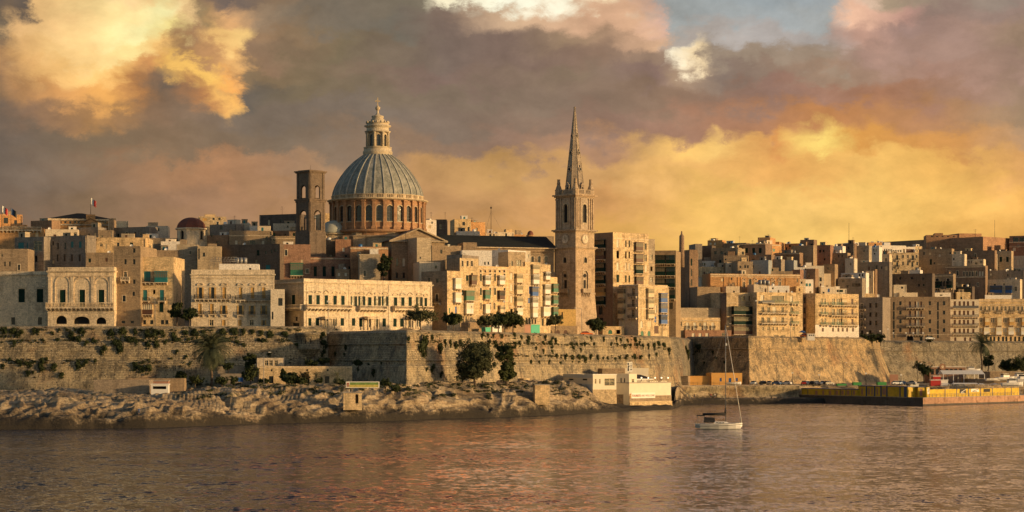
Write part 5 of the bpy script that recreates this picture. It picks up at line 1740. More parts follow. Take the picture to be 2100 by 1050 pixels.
def make_steeple():
 D = 752.0
 X = XP(1178.5, D)
 mp = D / F
 zb = 21.5
 z = lambda y: ZP(y, D) - zb
 root = empty('church_tower', (X, D, zb), 0, 'tall square church tower with a pointed eight-sided stone spire and four corner urns', 'church tower')
 M['steep'] = stone('steeple ashlar', (0.42, 0.335, 0.235), bw=1.3, bh=0.55, stain=0.6, patch=0.5)
 S = M['steep']
 ang = math.radians(46)
 h = 41.5 * mp / 1.414          # half side
 # shaft with battered foot
 foot = square_tower_faces(h + 1.0, ang); up = square_tower_faces(h, ang)
 mb = MB()
 for i in range(4):
  a, b, c, d = foot[i], foot[(i + 1) % 4], up[(i + 1) % 4], up[i]
  mb.face([(a[0], a[1], 0), (b[0], b[1], 0), (c[0], c[1], z(604)), (d[0], d[1], z(604))], S)
 mb.build('battered_foot', root)
 def stage(name, hh, y0, y1, holes):
  pts = square_tower_faces(hh, ang)
  mb = MB()
  for i in range(4):
   p0, p1 = pts[i], pts[(i + 1) % 4]
   L = math.dist(p0, p1)
   U = ((p1[0] - p0[0]) / L, (p1[1] - p0[1]) / L)
   hs = [(L / 2 - w / 2, L / 2 + w / 2, z(yb), z(yt), True) for (w, yt, yb) in holes]
   wall_face(mb, p0, U, L, z(y0), hs, S, 0.6, z(y1))
  mb.face([(p[0], p[1], z(y0)) for p in pts], S)
  o = mb.build(name, root)
  return pts, o
 def on_faces(hh, fn):
  for f in range(4):
   a = ang + f * math.pi / 2
   n = (math.sin(a), -math.cos(a))
   fn(n[0] * hh, n[1] * hh, a)
 stage('shaft', h, 507, 604, [(2.7, 556, 594), (1.5, 528.5, 540)])
 def shaft_fit(x, y, a):
  arc_window(root, 'window', x, y, z(594), 2.7, z(556) - z(594), a, 'steep', False, 0.35)
  q = MB(); r = 0.62
  q.lathe([(r, 0), (r, 0.02)], M['void'], 16); q.build('oculus', root, (x, y, z(566)), a).rotation_euler = (math.pi / 2, 0, a)
  q = MB(); q.box(-0.5, 0.5, -0.02, 0.3, 0, z(575) - z(592), M['void']); q.build('window_slit', root, (x - math.sin(a) * 0.22, y + math.cos(a) * 0.22, z(592)), a)
  arc_window(root, 'window', x, y, z(540), 1.5, z(528.5) - z(540), a, 'void', False, 0.3)
  # balcony on raking brackets
  q = MB()
  q.box(-2.1, 2.1, -1.0, -0.002, 0, 0.3, S); q.box(-2.1, 2.1, -1.0, -0.85, 0.3, 1.35, S); q.box(-2.1, -1.95, -0.85, -0.02, 0.3, 1.35, S); q.box(1.95, 2.1, -0.85, -0.02, 0.3, 1.35, S)
  for s in np.linspace(-1.75, 1.75, 5):
   q.face([(s - 0.15, -0.95, 0), (s + 0.15, -0.95, 0), (s + 0.15, -0.03, -1.9), (s - 0.15, -0.03, -1.9)], S)
   q.face([(s - 0.15, -0.95, 0), (s - 0.15, -0.03, -1.9), (s - 0.15, 0, 0)], S)
   q.face([(s + 0.15, -0.95, 0), (s + 0.15, 0, 0), (s + 0.15, -0.03, -1.9)], S)
  q.build('balcony', root, (x, y, z(601)), a)
 on_faces(h, shaft_fit)
 mb = MB()
 up = square_tower_faces(h, ang)
 ring_box(mb, up, z(604), z(603) + 0.3, 0.18, S)
 mb.build('string_course', root); mb = MB()
 ring_box(mb, up, z(512), z(510), 0.25, S); ring_box(mb, up, z(510) + 0.01, z(507), 0.7, S)
 mb.build('string_course', root); mb = MB()
 ring_box(mb, up, z(477), z(475), 0.3, S); ring_box(mb, up, z(475) + 0.01, z(472), 0.75, S)
 mb.build('string_course', root)
 stage('clock_stage', h - 0.15, 477, 507, [])
 def clock(x, y, a):
  q = MB()
  q.lathe([(1.9, 0), (1.9, 0.16), (1.55, 0.2)], S, 28)
  q.lathe([(1.45, 0.2), (1.4, 0.24)], M['pale'], 28)
  o = q.build('clock_face', root, (x, y, z(491.5)), a); o.rotation_euler = (math.pi / 2, 0, a)
  t = MB(); t.box(-0.06, 0.06, -0.05, 1.15, 0.25, 0.3, M['iron']); t.box(-0.05, 0.75, -0.06, 0.06, 0.25, 0.3, M['iron'])
  t.build('clock_hand', o)
  arc = MB()
  for k in range(10):
   a0, a1 = math.pi * k / 10, math.pi * (k + 1) / 10
  return
 on_faces(h - 0.15, clock)
 hb = h - 0.35
 stage('belfry', hb, 406, 472, [(2.0, 420, 458)])
 def bel(x, y, a):
  arc_window(root, 'window', x, y, z(458), 2.0, z(420) - z(458), a, 'void', False, 0.55)
  q = MB()
  for s in (-1, 1):
   for u in (2.15, 3.3, 4.25):
    q.box(s * (u - 0.27), s * (u + 0.27), -0.28, -0.002, z(470) - z(470), z(412) - z(470), S)
    q.box(s * (u - 0.36), s * (u + 0.36), -0.38, -0.001, z(412) - z(470) + 0.01, z(408) - z(470), S)
    q.box(s * (u - 0.36), s * (u + 0.36), -0.38, -0.001, 0.0 - 0.3, -0.001, S)
  q.build('pilaster_screen', root, (x, y, z(470)), a)
 on_faces(hb, bel)
 mb = MB()
 pb = square_tower_faces(hb, ang)
 ring_box(mb, pb, z(406), z(403.5), 0.45, S); ring_box(mb, pb, z(403.5) + 0.01, z(400.5), 0.95, S)
 mb.build('cornice', root)
 # balustrade
 mb = MB()
 R = hb + 0.2
 pts = square_tower_faces(R, ang)
 for i in range(4):
  p0, p1 = Vector(pts[i]), Vector(pts[(i + 1) % 4])
  U = (p1 - p0).normalized(); N = Vector((-U.y, U.x))
  L = (p1 - p0).length
  def bar(a, b, z0, z1, o=0.28):
   A = p0 + U * a; B = p0 + U * b
   mb.prism([(A.x, A.y), (B.x, B.y), (B.x + N.x * o, B.y + N.y * o), (A.x + N.x * o, A.y + N.y * o)], z0, z1, S)
  bar(0.2, L - 0.2, z(400.5), z(399)); bar(0.2, L - 0.2, z(391.5), z(390))
  for k in range(17):
   q = 0.9 + (L - 1.8) * k / 16
   bar(q - 0.12, q + 0.12, z(399), z(391.5), 0.24)
  bar(L / 2 - 0.5, L / 2 + 0.5, z(399), z(391.4), 0.26)
 mb.build('balustrade', root)
 for i, p in enumerate(square_tower_faces(hb - 0.7, ang)):
  q = MB()
  q.lathe([(1.25, 0), (1.25, z(391) - z(400)), (1.4, z(390) - z(400)), (1.15, z(389) - z(400)), (0.75, z(382) - z(400)), (0.52, z(378) - z(400)), (0.75, z(377) - z(400)), (0.55, z(376) - z(400)), (0.5, z(369) - z(400)), (0.68, z(368) - z(400))], S, 8, smooth=False)
  q.build('corner_urn', root, (p[0], p[1], z(400.4)))
 # spire
 M['spire'] = stone('spire stone', (0.33, 0.28, 0.22), bw=1.2, bh=0.5, stain=0.5, patch=0.5)
 q = MB()
 r0 = 20.5 * mp
 q.lathe([(r0 * 1.02, z(400)), (r0, z(390)), (0.26, z(222)), (0.4, z(221.6)), (0.42, z(220)), (0.1, z(218.5))], M['spire'], 8, smooth=False, phase=math.pi / 8 + ang)
 for k in range(8):
  a = math.pi / 8 + ang + k * math.pi / 4
  q.tube((r0 * math.cos(a), r0 * math.sin(a), z(390)), (0.26 * math.cos(a), 0.26 * math.sin(a), z(222)), 0.14, 0.06, M['spire'], 5)
 sp = q.build('spire', root)
 for lev, (yy, rr) in enumerate(((348, 0.62), (314, 0.5), (279, 0.38))):
  for k in range(4):
   a = ang + k * math.pi / 2
   rad = r0 * (390 - yy) / 0 if False else r0 + (0.26 - r0) * (390 - yy) / (390 - 222)
   rad *= 0.95
   n = (math.sin(a), -math.cos(a))
   w = MB()
   w.lathe([(rr * 1.35, -0.5), (rr * 1.35, 0.22), (rr * 0.9, 0.24)], M['spire'], 14)
   w.lathe([(rr * 0.75, 0.245), (rr * 0.7, 0.25)], M['void'], 14)
   w.box(-rr * 0.3, rr * 0.3, rr * 1.3, rr * 2.4, -0.3, 0.25, M['spire']); w.box(-rr * 0.25, rr * 0.25, -rr * 1.9, -rr * 1.3, -0.3, 0.2, M['spire'])
   o = w.build('lucarne', sp, (n[0] * rad, n[1] * rad, z(yy)), a); o.rotation_euler = (math.pi / 2, 0, a)
 for k in range(4):
  a = ang + k * math.pi / 2
  n = (math.sin(a), -math.cos(a))
  w = MB()
  w.box(-0.75, 0.75, -0.2, 1.2, 0, 2.0, M['spire']); w.box(-0.3, 0.3, -0.23, -0.19, 0.1, 1.4, M['void'])
  w.face([(-0.9, -0.25, 2.0), (0.9, -0.25, 2.0), (0, -0.25, 3.1)], M['spire'])
  w.face([(-0.9, -0.25, 2.0), (0, -0.25, 3.1), (0, 1.4, 3.1), (-0.9, 1.4, 2.0)], M['spire']); w.face([(0, -0.25, 3.1), (0.9, -0.25, 2.0), (0.9, 1.4, 2.0), (0, 1.4, 3.1)], M['spire'])
  w.build('dormer', sp, (n[0] * (r0 + 0.1), n[1] * (r0 + 0.1), z(393)), a)
make_steeple()
def gable_roof(b, rise, mat, over=0.5, along='x', name='gable_roof'):
 """pitched roof over a house's box; ridge along local x or y"""
 W, T, H = b.W, b.T, b.H
 mb = MB()
 o = over
 if along == 'x':
  a = [(-o, -o, H), (W + o, -o, H), (W + o, T / 2, H + rise), (-o, T / 2, H + rise), (W + o, T + o, H), (-o, T + o, H)]
  mb.face([a[0], a[1], a[2], a[3]], M[mat]); mb.face([a[3], a[2], a[4], a[5]], M[mat])
  mb.face([(-0.01, 0, H), (-0.01, T / 2, H + rise * 0.96), (-0.01, T, H)], b.mat); mb.face([(W, 0, H), (W, T, H), (W, T / 2, H + rise * 0.96)], b.mat)
  mb.face([a[0], a[1], (W + o, -o, H - 0.3), (-o, -o, H - 0.3)][::-1], M['pale'])
 else:
  a = [(-o, -o, H), (W / 2, -o, H + rise), (W + o, -o, H), (-o, T + o, H), (W / 2, T + o, H + rise), (W + o, T + o, H)]
  mb.face([a[0], a[1], a[4], a[3]], M[mat]); mb.face([a[1], a[2], a[5], a[4]], M[mat])
  mb.face([(0, 0, H), (W, 0, H), (W / 2, 0, H + rise * 0.96)], b.mat)
  t = 0.45
  mb.face([(-o, -o, H - t), (W / 2, -o, H + rise - t), a[1], a[0]], M['lime']); mb.face([(W / 2, -o, H + rise - t), (W + o, -o, H - t), a[2], a[1]], M['lime'])
  mb.face([(-o, -o, H - t), (-o, 0, H - t), (W / 2, 0, H + rise - t), (W / 2, -o, H + rise - t)], M['lime']); mb.face([(W / 2, -o, H + rise - t), (W / 2, 0, H + rise - t), (W + o, 0, H - t), (W + o, -o, H - t)], M['lime'])
  mb.box(-o, W + o, -o + 0.02, -0.002, H - t, H - 0.05, M['lime'])
 mb.build(name, b.root)
SHIFT = False
b = W_('brown stone church front with a broad triangular gable below the great dome', 803, 912, 493, 694, 'tan', 16, 34, name='church', cat='church', group='churches')
b.par = 0.0
b.win('n', '814.5', 531, 546, 4.5).win('l', '828', 531, 546, 4).win('n', '814 828', 559, 570, 4)
b.done(); gable_roof(b, 4.2, 'lead', 0.9, 'y')
b = W_('square stone stair tower in front of the gabled church', 855, 885, 487, 688, 'lime', 25, 8, name='church_annex', cat='church annex'); b.win('n', '862', 526, 531, 3).done()
b = W_('long nave under a dark slate roof running up to the steepled tower', 906, 1136, 505, 738, 'tan', 18, 22, name='nave', cat='church', group='churches')
b.par = 0.0
b.course(512, 0.5, 0.5, 'tan').course(519, 0.25, 0.2, 'tan')
b.win('ns', '1092 1106 1120', 526, 540, 6, arch=True)
b.done(); gable_roof(b, 4.6, 'slate', 0.9, 'x')
# ---------------------------------------------------------------- houses climbing the hill behind the front row
def H_(label, x0, x1, yt, tier, mat, ang=0, wins=(), T=11, base=None, done=True, **kw):
 """wins: tuples (kind, 'x x x', y0, y1, w)"""
 xm = (x0 + x1) / 2
 D = Df(xm) + (base if base is not None else (54 if xm < 900 else 76)) + 21 * tier
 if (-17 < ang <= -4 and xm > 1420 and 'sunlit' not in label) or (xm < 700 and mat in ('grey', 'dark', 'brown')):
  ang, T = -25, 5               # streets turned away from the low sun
 b = W_(label, x0, x1, yt, D, mat, ang, T, **kw)
 for w in wins:
  if w[0] == 'bal':
   b.bal(*w[1:])
  elif w[0] == 'enc':
   b.enc(*w[1:])
  elif w[0] == 'course':
   b.course(*w[1:])
  else:
   b.win(*w)
 if done:
  if wins or x1 - x0 > 14:
   dress(b, int(x0 * 7 + yt))
  b.done()
 return b
HILL = [
 # left hill
 ('plain windowless tan house behind the peeling cream house at the left edge', -60, 57, 510, 0, 'tan', 2, (('n', '10 20', 536, 546, 4),)),
 ('shaded grey house with a wide teal window left of the ten-window grey house', 30, 90, 487, 0.8, 'grey', -8, (('t', '43', 497, 510, 12), ('t', '56', 498, 510, 3), ('k', '77.5', 494, 515, 17), ('n', '74', 525, 537, 5))),
 ('grey house with two rows of narrow dark windows above the arched palace', 90, 178, 485, 0.8, 'grey', 3, (('n', '101 119 134', 499, 511, 4), ('t', '148 164.5', 495, 508, 5), ('n', '100.5 118 132.5 147.5 163.5', 521, 536, 4.5))),
 ('broad golden wall house with a faint pair of windows right of the grey windowed house', 178, 299, 487, 0.9, 'gold', 3, (('n', '191 197', 489, 494, 3), ('n', '297', 514, 526, 4))),
 ('lower rubble walled house in front of the broad blank golden wall', 176, 232, 518, 0.3, 'tan', 3, ()),
 ('pale roof house with a small side window on the left skyline', 93, 160, 470, 2.0, 'cream', 8, (('n', '154.5', 477, 484, 6),)),
 ('grey flat box house between the pale roof house and the chimney block', 160, 201, 467, 2.4, 'grey', 5, ()),
 ('tan walled house with a blue water box below the pedimented palace', 201, 232, 472, 2.2, 'tan', 5, (('k', '195', 478, 483, 5),)),
 ('tall square chimney block below the pedimented palace', 223, 232, 449, 2.6, 'tan', 5, ()),
 ('long grey wall house sloping to the skyline right of the chimney block', 232, 306, 467, 2.8, 'grey', 8, ()),
 ('small white box house on the roof of the broad blank golden wall', 265, 274, 493, 1.2, 'white', 5, ()),
 ('small pale house with a blue tank beside the long grey sloping wall', 300, 345, 463, 3.2, 'cream', 6, (('n', '318 325', 468, 474, 4),)),
 ('low tan house in front of the red church dome, left side', 282, 362, 488, 2.0, 'tan', 4, (('n', '300', 496, 504, 4),)),
 ('white walled low house left of the red church dome', 330, 376, 495, 1.6, 'white', 4, ()),
 ('narrow gabled tan house with a slit window above the teal balcony house', 280, 306, 489, 1.2, 'gold', 3, (('n', '300.5', 496, 510, 4), ('n', '299.5', 516, 526, 5))),
 ('stepped tan wall house above the ochre house with teal balconies', 306, 366, 513, 0.8, 'tan', 3, ()),
 ('large blank tan wall with one shadowed notch below the red church dome', 362, 405, 501, 0.9, 'lime', 4, ()),
 ('blank tan wall house right of the shadowed notch', 405, 454, 505, 0.7, 'lime', 4, (('n', '408', 509, 532, 4),)),
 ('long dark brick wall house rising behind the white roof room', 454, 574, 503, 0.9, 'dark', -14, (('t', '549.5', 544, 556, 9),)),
 ('brown terrace house with a long balcony just right of the red church dome', 424, 470, 483, 2.2, 'brown', 4, (('n', '434', 480, 486, 4), ('n', '446', 495, 501, 5))),
 ('long tan house with three small pale windows above the dark brick wall', 470, 558, 473, 1.9, 'tan', 3, (('l', '484.5 539.5', 493, 501, 5), ('n', '518', 494, 501, 11), ('course', 483, 0.2, 0.2))),
 ('grey house with a dark awning roof on the left skyline', 430, 485, 461, 3.0, 'grey', 4, (('n', '454', 464, 471, 5),)),
 ('pale grey box house beside the awning-roofed house', 485, 513, 458, 3.2, 'cream', 5, ()),
 ('low skyline house with a sunlit strip window far behind the red church dome', 408, 464, 444, 4.6, 'gold', 10, (('y', '420', 447, 453, 9), ('n', '438 450', 447, 451, 5))),
 ('white walled house cluttered with water tanks between awning house and bell tower', 512, 546, 463, 2.8, 'white', 5, (('k', '530', 466, 472, 5),)),
 ('brown house with a green framed window left of the bell tower', 546, 612, 474, 2.3, 'brown', 4, (('e', '561.5', 478, 486, 6), ('n', '585', 480, 486, 4))),
 ('pale low house with roof boxes just left of the bell tower', 560, 610, 458, 3.0, 'cream', 6, (('n', '590', 462, 467, 4),)),
 ('long dark roofed hall on the skyline left of the bell tower', 532, 612, 441, 4.0, 'dark', 4, ()),
 ('golden sunlit wall house seen between bell tower and great dome', 664, 680, 437, 3.4, 'gold', 20, ()),
 ('long low tan house with a pale roof box below the bell tower', 556, 652, 484, 1.7, 'tan', 4, (('n', '562 640', 488, 495, 4), ('course', 489, 0.2, 0.2))),
 ('reddish house end wall with a drainpipe and a green glazed bay', 573, 637, 501, 0.55, 'red', 6, (('enc', 'e', '608.5', 540, 565, 25, 'K'),)),
 ('long reddish house with green shuttered windows behind the long golden palace', 637, 772, 527, 0.5, 'red', 8, (('g', '646.5 665', 546, 567, 7), ('g', '683 718', 547, 567, 7), ('n', '701 722', 551, 565, 5), ('g', '751', 553, 570, 7), ('n', '757', 556, 568, 5), ('course', 530, 0.2, 0.2))),
 ('low red brown room with a pale window under the small pale dome', 688, 720, 491, 1.0, 'red', 6, (('l', '704.5', 508, 516, 5),)),
 ('tan wall house under the pale dome with a drainpipe', 650, 690, 492, 1.2, 'tan', 6, (('n', '668', 500, 506, 4),)),
 ('roof hut with two pale windows on the long reddish house', 688, 716, 552, 0.25, 'tan', -10, (('l', '695 709', 559, 566, 5),)),
 ('orange plastered low hall below the great dome', 719, 796, 506, 1.0, 'drum', 6, (('course', 509, 0.3, 0.3),)),
 ('rubble topped wall house with a palm above the long reddish house', 736, 780, 521, 0.7, 'lime', 6, ()),
 # centre skyline
 ('white roof house just right of the great dome', 873, 895, 451, 3.2, 'white', 15, (('n', '886', 454, 459, 3),)),
 ('dark scaffold-like skyline house right of the white roof house', 893, 916, 450, 3.8, 'dark', 0, ()),
 ('sunlit golden stair-tower house with a small window on the centre skyline', 932, 966, 449, 3.6, 'gold', 10, (('n', '951', 455, 462, 5), ('n', '961', 465, 474, 4))),
 ('orange flat-topped house beside the golden stair-tower house', 965, 995, 455, 3.4, 'orange', 30, ()),
 ('low white parapet house in front of the golden stair-tower', 936, 984, 474, 3.0, 'white', 5, ()),
 ('low house under the tall guyed mast', 996, 1020, 478, 3.4, 'cream', 5, (('n', '1005 1013', 480, 484, 3),)),
 ('pale sunlit skyline house right of the tall guyed mast', 1020, 1054, 476, 3.6, 'cream', 15, (('n', '1038', 479, 484, 4),)),
 ('low orange skyline house left of the tiny cupola', 1054, 1076, 481, 3.8, 'orange', 10, ()),
 ('low brown skyline house touching the steepled tower', 1092, 1136, 484, 3.6, 'tan', 10, ()),
 # right hill
 ('narrow grey chimney house just right of the sooty block', 1426, 1440, 500, 0.6, 'grey', 10, ()),
 ('dark gap-toothed house between the grey chimney house and the four-window house', 1439, 1460, 504, 1.4, 'dark', -10, ()),
 ('orange lit skyline cube with two white squares at its foot', 1451, 1481, 493, 2.6, 'orange', -15, (('l', '1457 1466', 498, 502, 4),)),
 ('tan house with four square dark windows', 1458, 1514, 509, 1.6, 'tan', -6, (('n', '1467 1480 1498 1508', 515, 522, 6),)),
 ('small sunlit cube with one dark window', 1513, 1528, 510, 1.7, 'gold', 10, (('n', '1523.5', 516, 522, 5),)),
 ('long brown skyline house behind the four-window house', 1482, 1530, 499, 2.8, 'brown', -10, ()),
 ('brown palace flank in shade with three tall green shutters', 1514, 1570, 500, 2.2, 'brown', -22, (('g', '1531 1545.5 1559', 508, 519, 6), ('course', 501, 0.3, 0.4))),  # shade painted as brown stone, same palace as the orange end
 ('sunlit orange end of the green shuttered palace', 1570, 1600, 500, 2.2, 'orange', 34, (('e', '1578 1587', 510, 516, 5), ('course', 502, 0.3, 0.4))),  # sunlight painted as orange stone on the brown flank's palace
 ('square orange roof tower with a bright white disc', 1554, 1579, 487, 2.8, 'orange', -20, ()),
 ('small orange roof hut right of the roof tower', 1583, 1598, 496, 2.9, 'orange', -20, (('n', '1586', 499, 503, 3),)),
 ('long orange skyline house with dishes on its roof', 1599, 1640, 500, 3.0, 'orange', -10, (('n', '1606 1620', 503, 507, 4),)),
 ('row of white low houses with small windows under the four-window house', 1430, 1478, 535, 1.1, 'white', 4, (('n', '1440 1445 1466', 539, 545, 3),)),
 ('tan hut joined to the row of white low houses', 1476, 1492, 539, 1.2, 'cream', 4, (('n', '1482', 543, 547, 3),)),
 ('cream cube house with two arched dark windows', 1491, 1507, 538, 1.1, 'cream', 6, (('n', '1497 1502', 543, 547, 3, 'f', True),)),
 ('stepped tan house under the small sunlit cube', 1484, 1534, 524, 1.4, 'tan', -8, (('n', '1488', 530, 534, 4), ('n', '1530', 528, 533, 3))),
 ('tan house with a pair of close windows beside the blue-grey wall', 1513, 1544, 536, 1.0, 'tan', 8, (('n', '1528 1533.5', 544, 550, 3.4),)),
 ('big blank blue-grey wall house', 1539, 1576, 534, 1.2, 'blue', -8, ()),
 ('brown house with an arched doorway behind the blue-grey wall', 1535, 1582, 523, 1.8, 'brown', -8, (('n', '1545 1559', 530, 534, 5),)),
 ('tall dark grey stone house between the blue-grey wall and the big square block', 1574, 1602, 532, 1.3, 'grey', -12, ()),
 ('pale blue washed house right of the tall dark grey house', 1600, 1628, 534, 1.2, 'blue', -5, (('n', '1608', 544, 548, 3), ('l', '1604', 539, 543, 4))),
 ('long brown cornice house in the middle of the right hill', 1582, 1640, 519, 2.0, 'brown', -8, (('course', 521, 0.3, 0.4),)),
 ('white parapet terrace below the big square block', 1598, 1668, 548, 0.9, 'white', 3, (('n', '1612 1652', 550, 554, 4),)),
 ('long golden band wall above the sunlit long palace', 1431, 1512, 547, 0.85, 'gold', 5, (('n', '1478 1489', 555, 558, 4),)),
 ('long dark roof terrace left of the pink cube', 1554, 1626, 556, 0.7, 'tan', 6, ()),
 ('pink brown cube house at the end of the long dark terrace', 1624, 1641, 553, 0.75, 'red', -10, ()),
 ('cream rubble house with a round-headed door below the sunlit long palace', 1438, 1464, 568, 0.15, 'cream', 6, (('n', '1444', 582, 587, 3, 'f', True), ('n', '1459', 578, 583, 3))),
 ('stepped pale houses beside the rubble house', 1463, 1476, 577, 0.12, 'cream', 6, (('n', '1470', 579, 583, 3),)),
 ('pale rooftop room with a dark doorway left of the twin tank house', 1489, 1517, 587, 0.0, 'cream', 6, (('n', '1491', 592, 600, 4),)),
 ('bright cream roof room under three round water tanks', 1546, 1577, 583, 0.0, 'cream', 8, (('l', '1558', 587, 593, 4),)),
 ('long white roof parapet right of the three water tanks', 1576, 1619, 586, 0.0, 'white', 6, (('n', '1585', 589, 593, 3),)),
 ('dusty pale house with two small windows and a golden stair hut', 1608, 1652, 572, 0.25, 'pale', 6, (('n', '1614 1622', 576, 583, 4), ('n', '1644', 577, 582, 3))),
 ('golden stair hut with an arched brown door', 1633, 1647, 587, -0.3, 'gold', 10, (('b', '1639.5', 591, 597, 4, 'f', True),)),
 ('big square blind tan block crowned by a darker tower room', 1623, 1668, 504, 1.7, 'tan', -12, ()),
 ('tower room with an antenna on top of the big square blind block', 1641, 1669, 492, 2.0, 'brown', -14, ()),
 ('red brown house with three small windows right of the big square block', 1667, 1703, 503, 2.1, 'red', -10, (('n', '1664.5 1672 1682', 512, 518, 4), ('n', '1669 1691', 530, 534, 3))),
 ('white rendered house with a curved wall under the skyline', 1702, 1728, 505, 2.0, 'white', -12, ()),
 ('brown skyline house with a dark recessed gallery', 1726, 1752, 500, 2.3, 'brown', -14, (('n', '1732 1740', 505, 511, 4), ('n', '1738', 517, 522, 14))),
 ('cream box with a bright white side on the skyline', 1748, 1763, 497, 2.8, 'white', 20, (('n', '1757', 499, 502, 5),)),
 ('tall weathered wall house with two slit windows below the recessed gallery', 1703, 1738, 519, 1.6, 'tan', -12, (('n', '1720 1727', 522, 528, 2.5),)),
 ('broad lime house with a pale lower wall right of the recessed gallery', 1751, 1782, 504, 2.0, 'lime', -8, ()),
 ('orange sunlit parapet house on the right skyline', 1781, 1827, 497, 3.2, 'orange', 12, (('n', '1795', 500, 503, 4),)),
 ('white house in shade with four small windows', 1781, 1803, 507, 1.9, 'white', -8, (('n', '1785 1792', 511, 516, 2.5), ('c', '1797', 511, 516, 3), ('n', '1793.5', 519, 522, 3))),
 ('bright white long building with a ribbon of dark windows below the cavalier', 1803, 1858, 503, 2.4, 'white', 16, (('n', '1814 1818.5 1823 1827.5', 511, 516, 3), ('n', '1832 1837 1842 1847', 513, 517, 3.4), ('n', '1807', 504, 509, 2))),
 ('white extension with a dark brown awning at the end of the ribbon-windowed building', 1857, 1877, 506, 2.5, 'white', 12, (('b', '1866', 511, 518, 16),)),
 ('golden corner house right of the dark brown awning', 1876, 1891, 505, 2.5, 'gold', 25, (('n', '1880', 512, 517, 4), ('n', '1883', 508, 512, 3))),
 ('pale dim house with a dark balcony under the white shaded house', 1781, 1824, 522, 1.5, 'pale', -4, (('n', '1787', 525, 528, 10), ('redp_' if False else 'b', '1817', 530, 536, 3))),
 ('golden house with two rows of small windows and iron balconies', 1823, 1884, 518, 1.7, 'gold', 3, (('ns', '1829.5 1852 1862 1880', 523, 529, 3.5), ('n', '1840', 523, 533, 4), ('n', '1872', 524, 533, 5), ('n', '1829.5 1852 1862 1881', 537, 544, 3.5), ('n', '1840 1871', 538, 547, 4), ('n', '1830', 549, 555, 3), ('bal', 1836, 1845, 533.5, 4, 0.8), ('bal', 1867, 1877, 534, 4, 0.8), ('bal', 1836, 1845, 547.5, 4, 0.8))),
 ('cream house corner with a slanting tin roof', 1733, 1752, 530, 1.1, 'cream', -5, ()),
 ('long dark grey house with a black slit window below the pale dim house', 1750, 1824, 538, 1.1, 'grey', -10, (('n', '1798', 544, 552, 3), ('n', '1808', 546, 552, 3))),
 ('white house behind the brown cube below the red brown house', 1647, 1690, 545, 0.75, 'cream', 2, (('n', '1649 1653', 556, 560, 3),)),
 ('brown blank cube in front of the white house', 1654, 1672, 551, 0.45, 'brown', -10, ()),
 ('tan house with a small dark window behind the white house', 1688, 1712, 542, 1.0, 'tan', -6, (('n', '1698', 549, 553, 3),)),
 ('low cream parapet house right of the brown blank cube', 1688, 1704, 561, 0.5, 'cream', 0, ()),
 ('wide blue-white house with a glazed porch', 1725, 1776, 560, 0.75, 'white', -6, (('k', '1735 1741', 562, 567, 5), ('n', '1763 1769', 561, 567, 3))),
 ('blotchy pale house right of the glazed porch', 1775, 1791, 556, 0.8, 'pale', -6, ()),
 ('grey pink house with a dark eave right of the tall brown chimney', 1790, 1824, 556, 0.85, 'pale', -10, (('n', '1803', 582, 588, 12),)),
 ('tall plain brown chimney stack on the right hill', 1787, 1795, 552, 0.6, 'brown', -10, ()),
 ('white box house with two teal windows above the whitewashed block', 1651, 1668, 573, 0.2, 'white', 10, (('t', '1654.5 1661', 581, 587, 4.5),)),
 ('wide grey house with a shadowed loggia above the tall brown block', 1718, 1768, 571, 0.35, 'grey', -6, (('n', '1756', 581, 588, 17), ('n', '1738', 584, 590, 5), ('n', '1729', 574, 578, 6))),
 ('white ledge house above the shadowed loggia', 1720, 1746, 569, 0.6, 'white', -6, ()),
 ('cream rooftop room with a bright blue door', 1684, 1715, 588, -0.2, 'cream', 8, (('u', '1699.5', 592, 599, 4.5),)),
 ('cream rooftop room with dark and green doors', 1714, 1736, 592, -0.25, 'cream', 8, (('n', '1711 1718', 594, 599, 4), ('g', '1725', 594, 599, 8))),
 ('low golden roof parapet above the dim shaded block', 1766, 1794, 602, -0.2, 'gold', 6, ()),
 ('low white roof parapet beside the golden one', 1793, 1808, 604, -0.25, 'white', 6, ()),
 ('small white box hut above a dark green shed', 1811, 1826, 585, 0.3, 'white', -5, (('n', '1817', 588, 592, 2),)),
 ('cream cube house with one dark window above the tall brown block', 1833, 1859, 584, 0.1, 'cream', 0, (('n', '1850', 588, 592, 4),)),
 ('white screen wall house with a ragged base in the shade', 1861, 1887, 554, 0.9, 'white', -5, ()),
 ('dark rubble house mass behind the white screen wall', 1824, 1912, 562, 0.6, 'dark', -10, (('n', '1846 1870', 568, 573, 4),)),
 ('low pale roof house with railings behind the dark stair strip', 1845, 1882, 600, -0.1, 'cream', 4, ()),
 ('high brown house with narrow green window below the cavalier', 1884, 1952, 511, 1.9, 'tan', -8, (('n', '1895 1949', 517, 523, 3.5), ('g', '1909', 531, 543, 4), ('n', '1916', 538, 542, 3))),
 ('long brown wall house with vertical drainpipes below the cavalier', 1951, 2040, 515, 1.9, 'brown', -6, (('n', '1965', 513, 518, 4),)),
 ('pale house with three round-headed white windows', 1918, 1978, 522, 1.5, 'pale', -6, (('ls', '1926 1935 1945.5', 533, 541, 4, 'f', True), ('n', '1956', 529, 534, 3))),
 ('small pale house with a row of tiny windows and a dish', 1976, 2017, 532, 1.3, 'pale', -4, (('n', '1966 1971 1981 1987 1992 2010 2013.5', 535, 540, 2.2), ('k', '2002', 538, 542, 5))),
 ('grey house with one wide black window', 2016, 2036, 526, 1.5, 'grey', -4, (('n', '2022.5', 535, 540, 7),)),
 ('narrow cream strip wall beside the two-green-window house', 2034, 2041, 521, 1.4, 'cream', -5, ()),
 ('lime washed house with two square green windows', 2040, 2074, 515, 1.5, 'lime', -5, (('g', '2052.5 2066', 527, 537, 5.5),)),
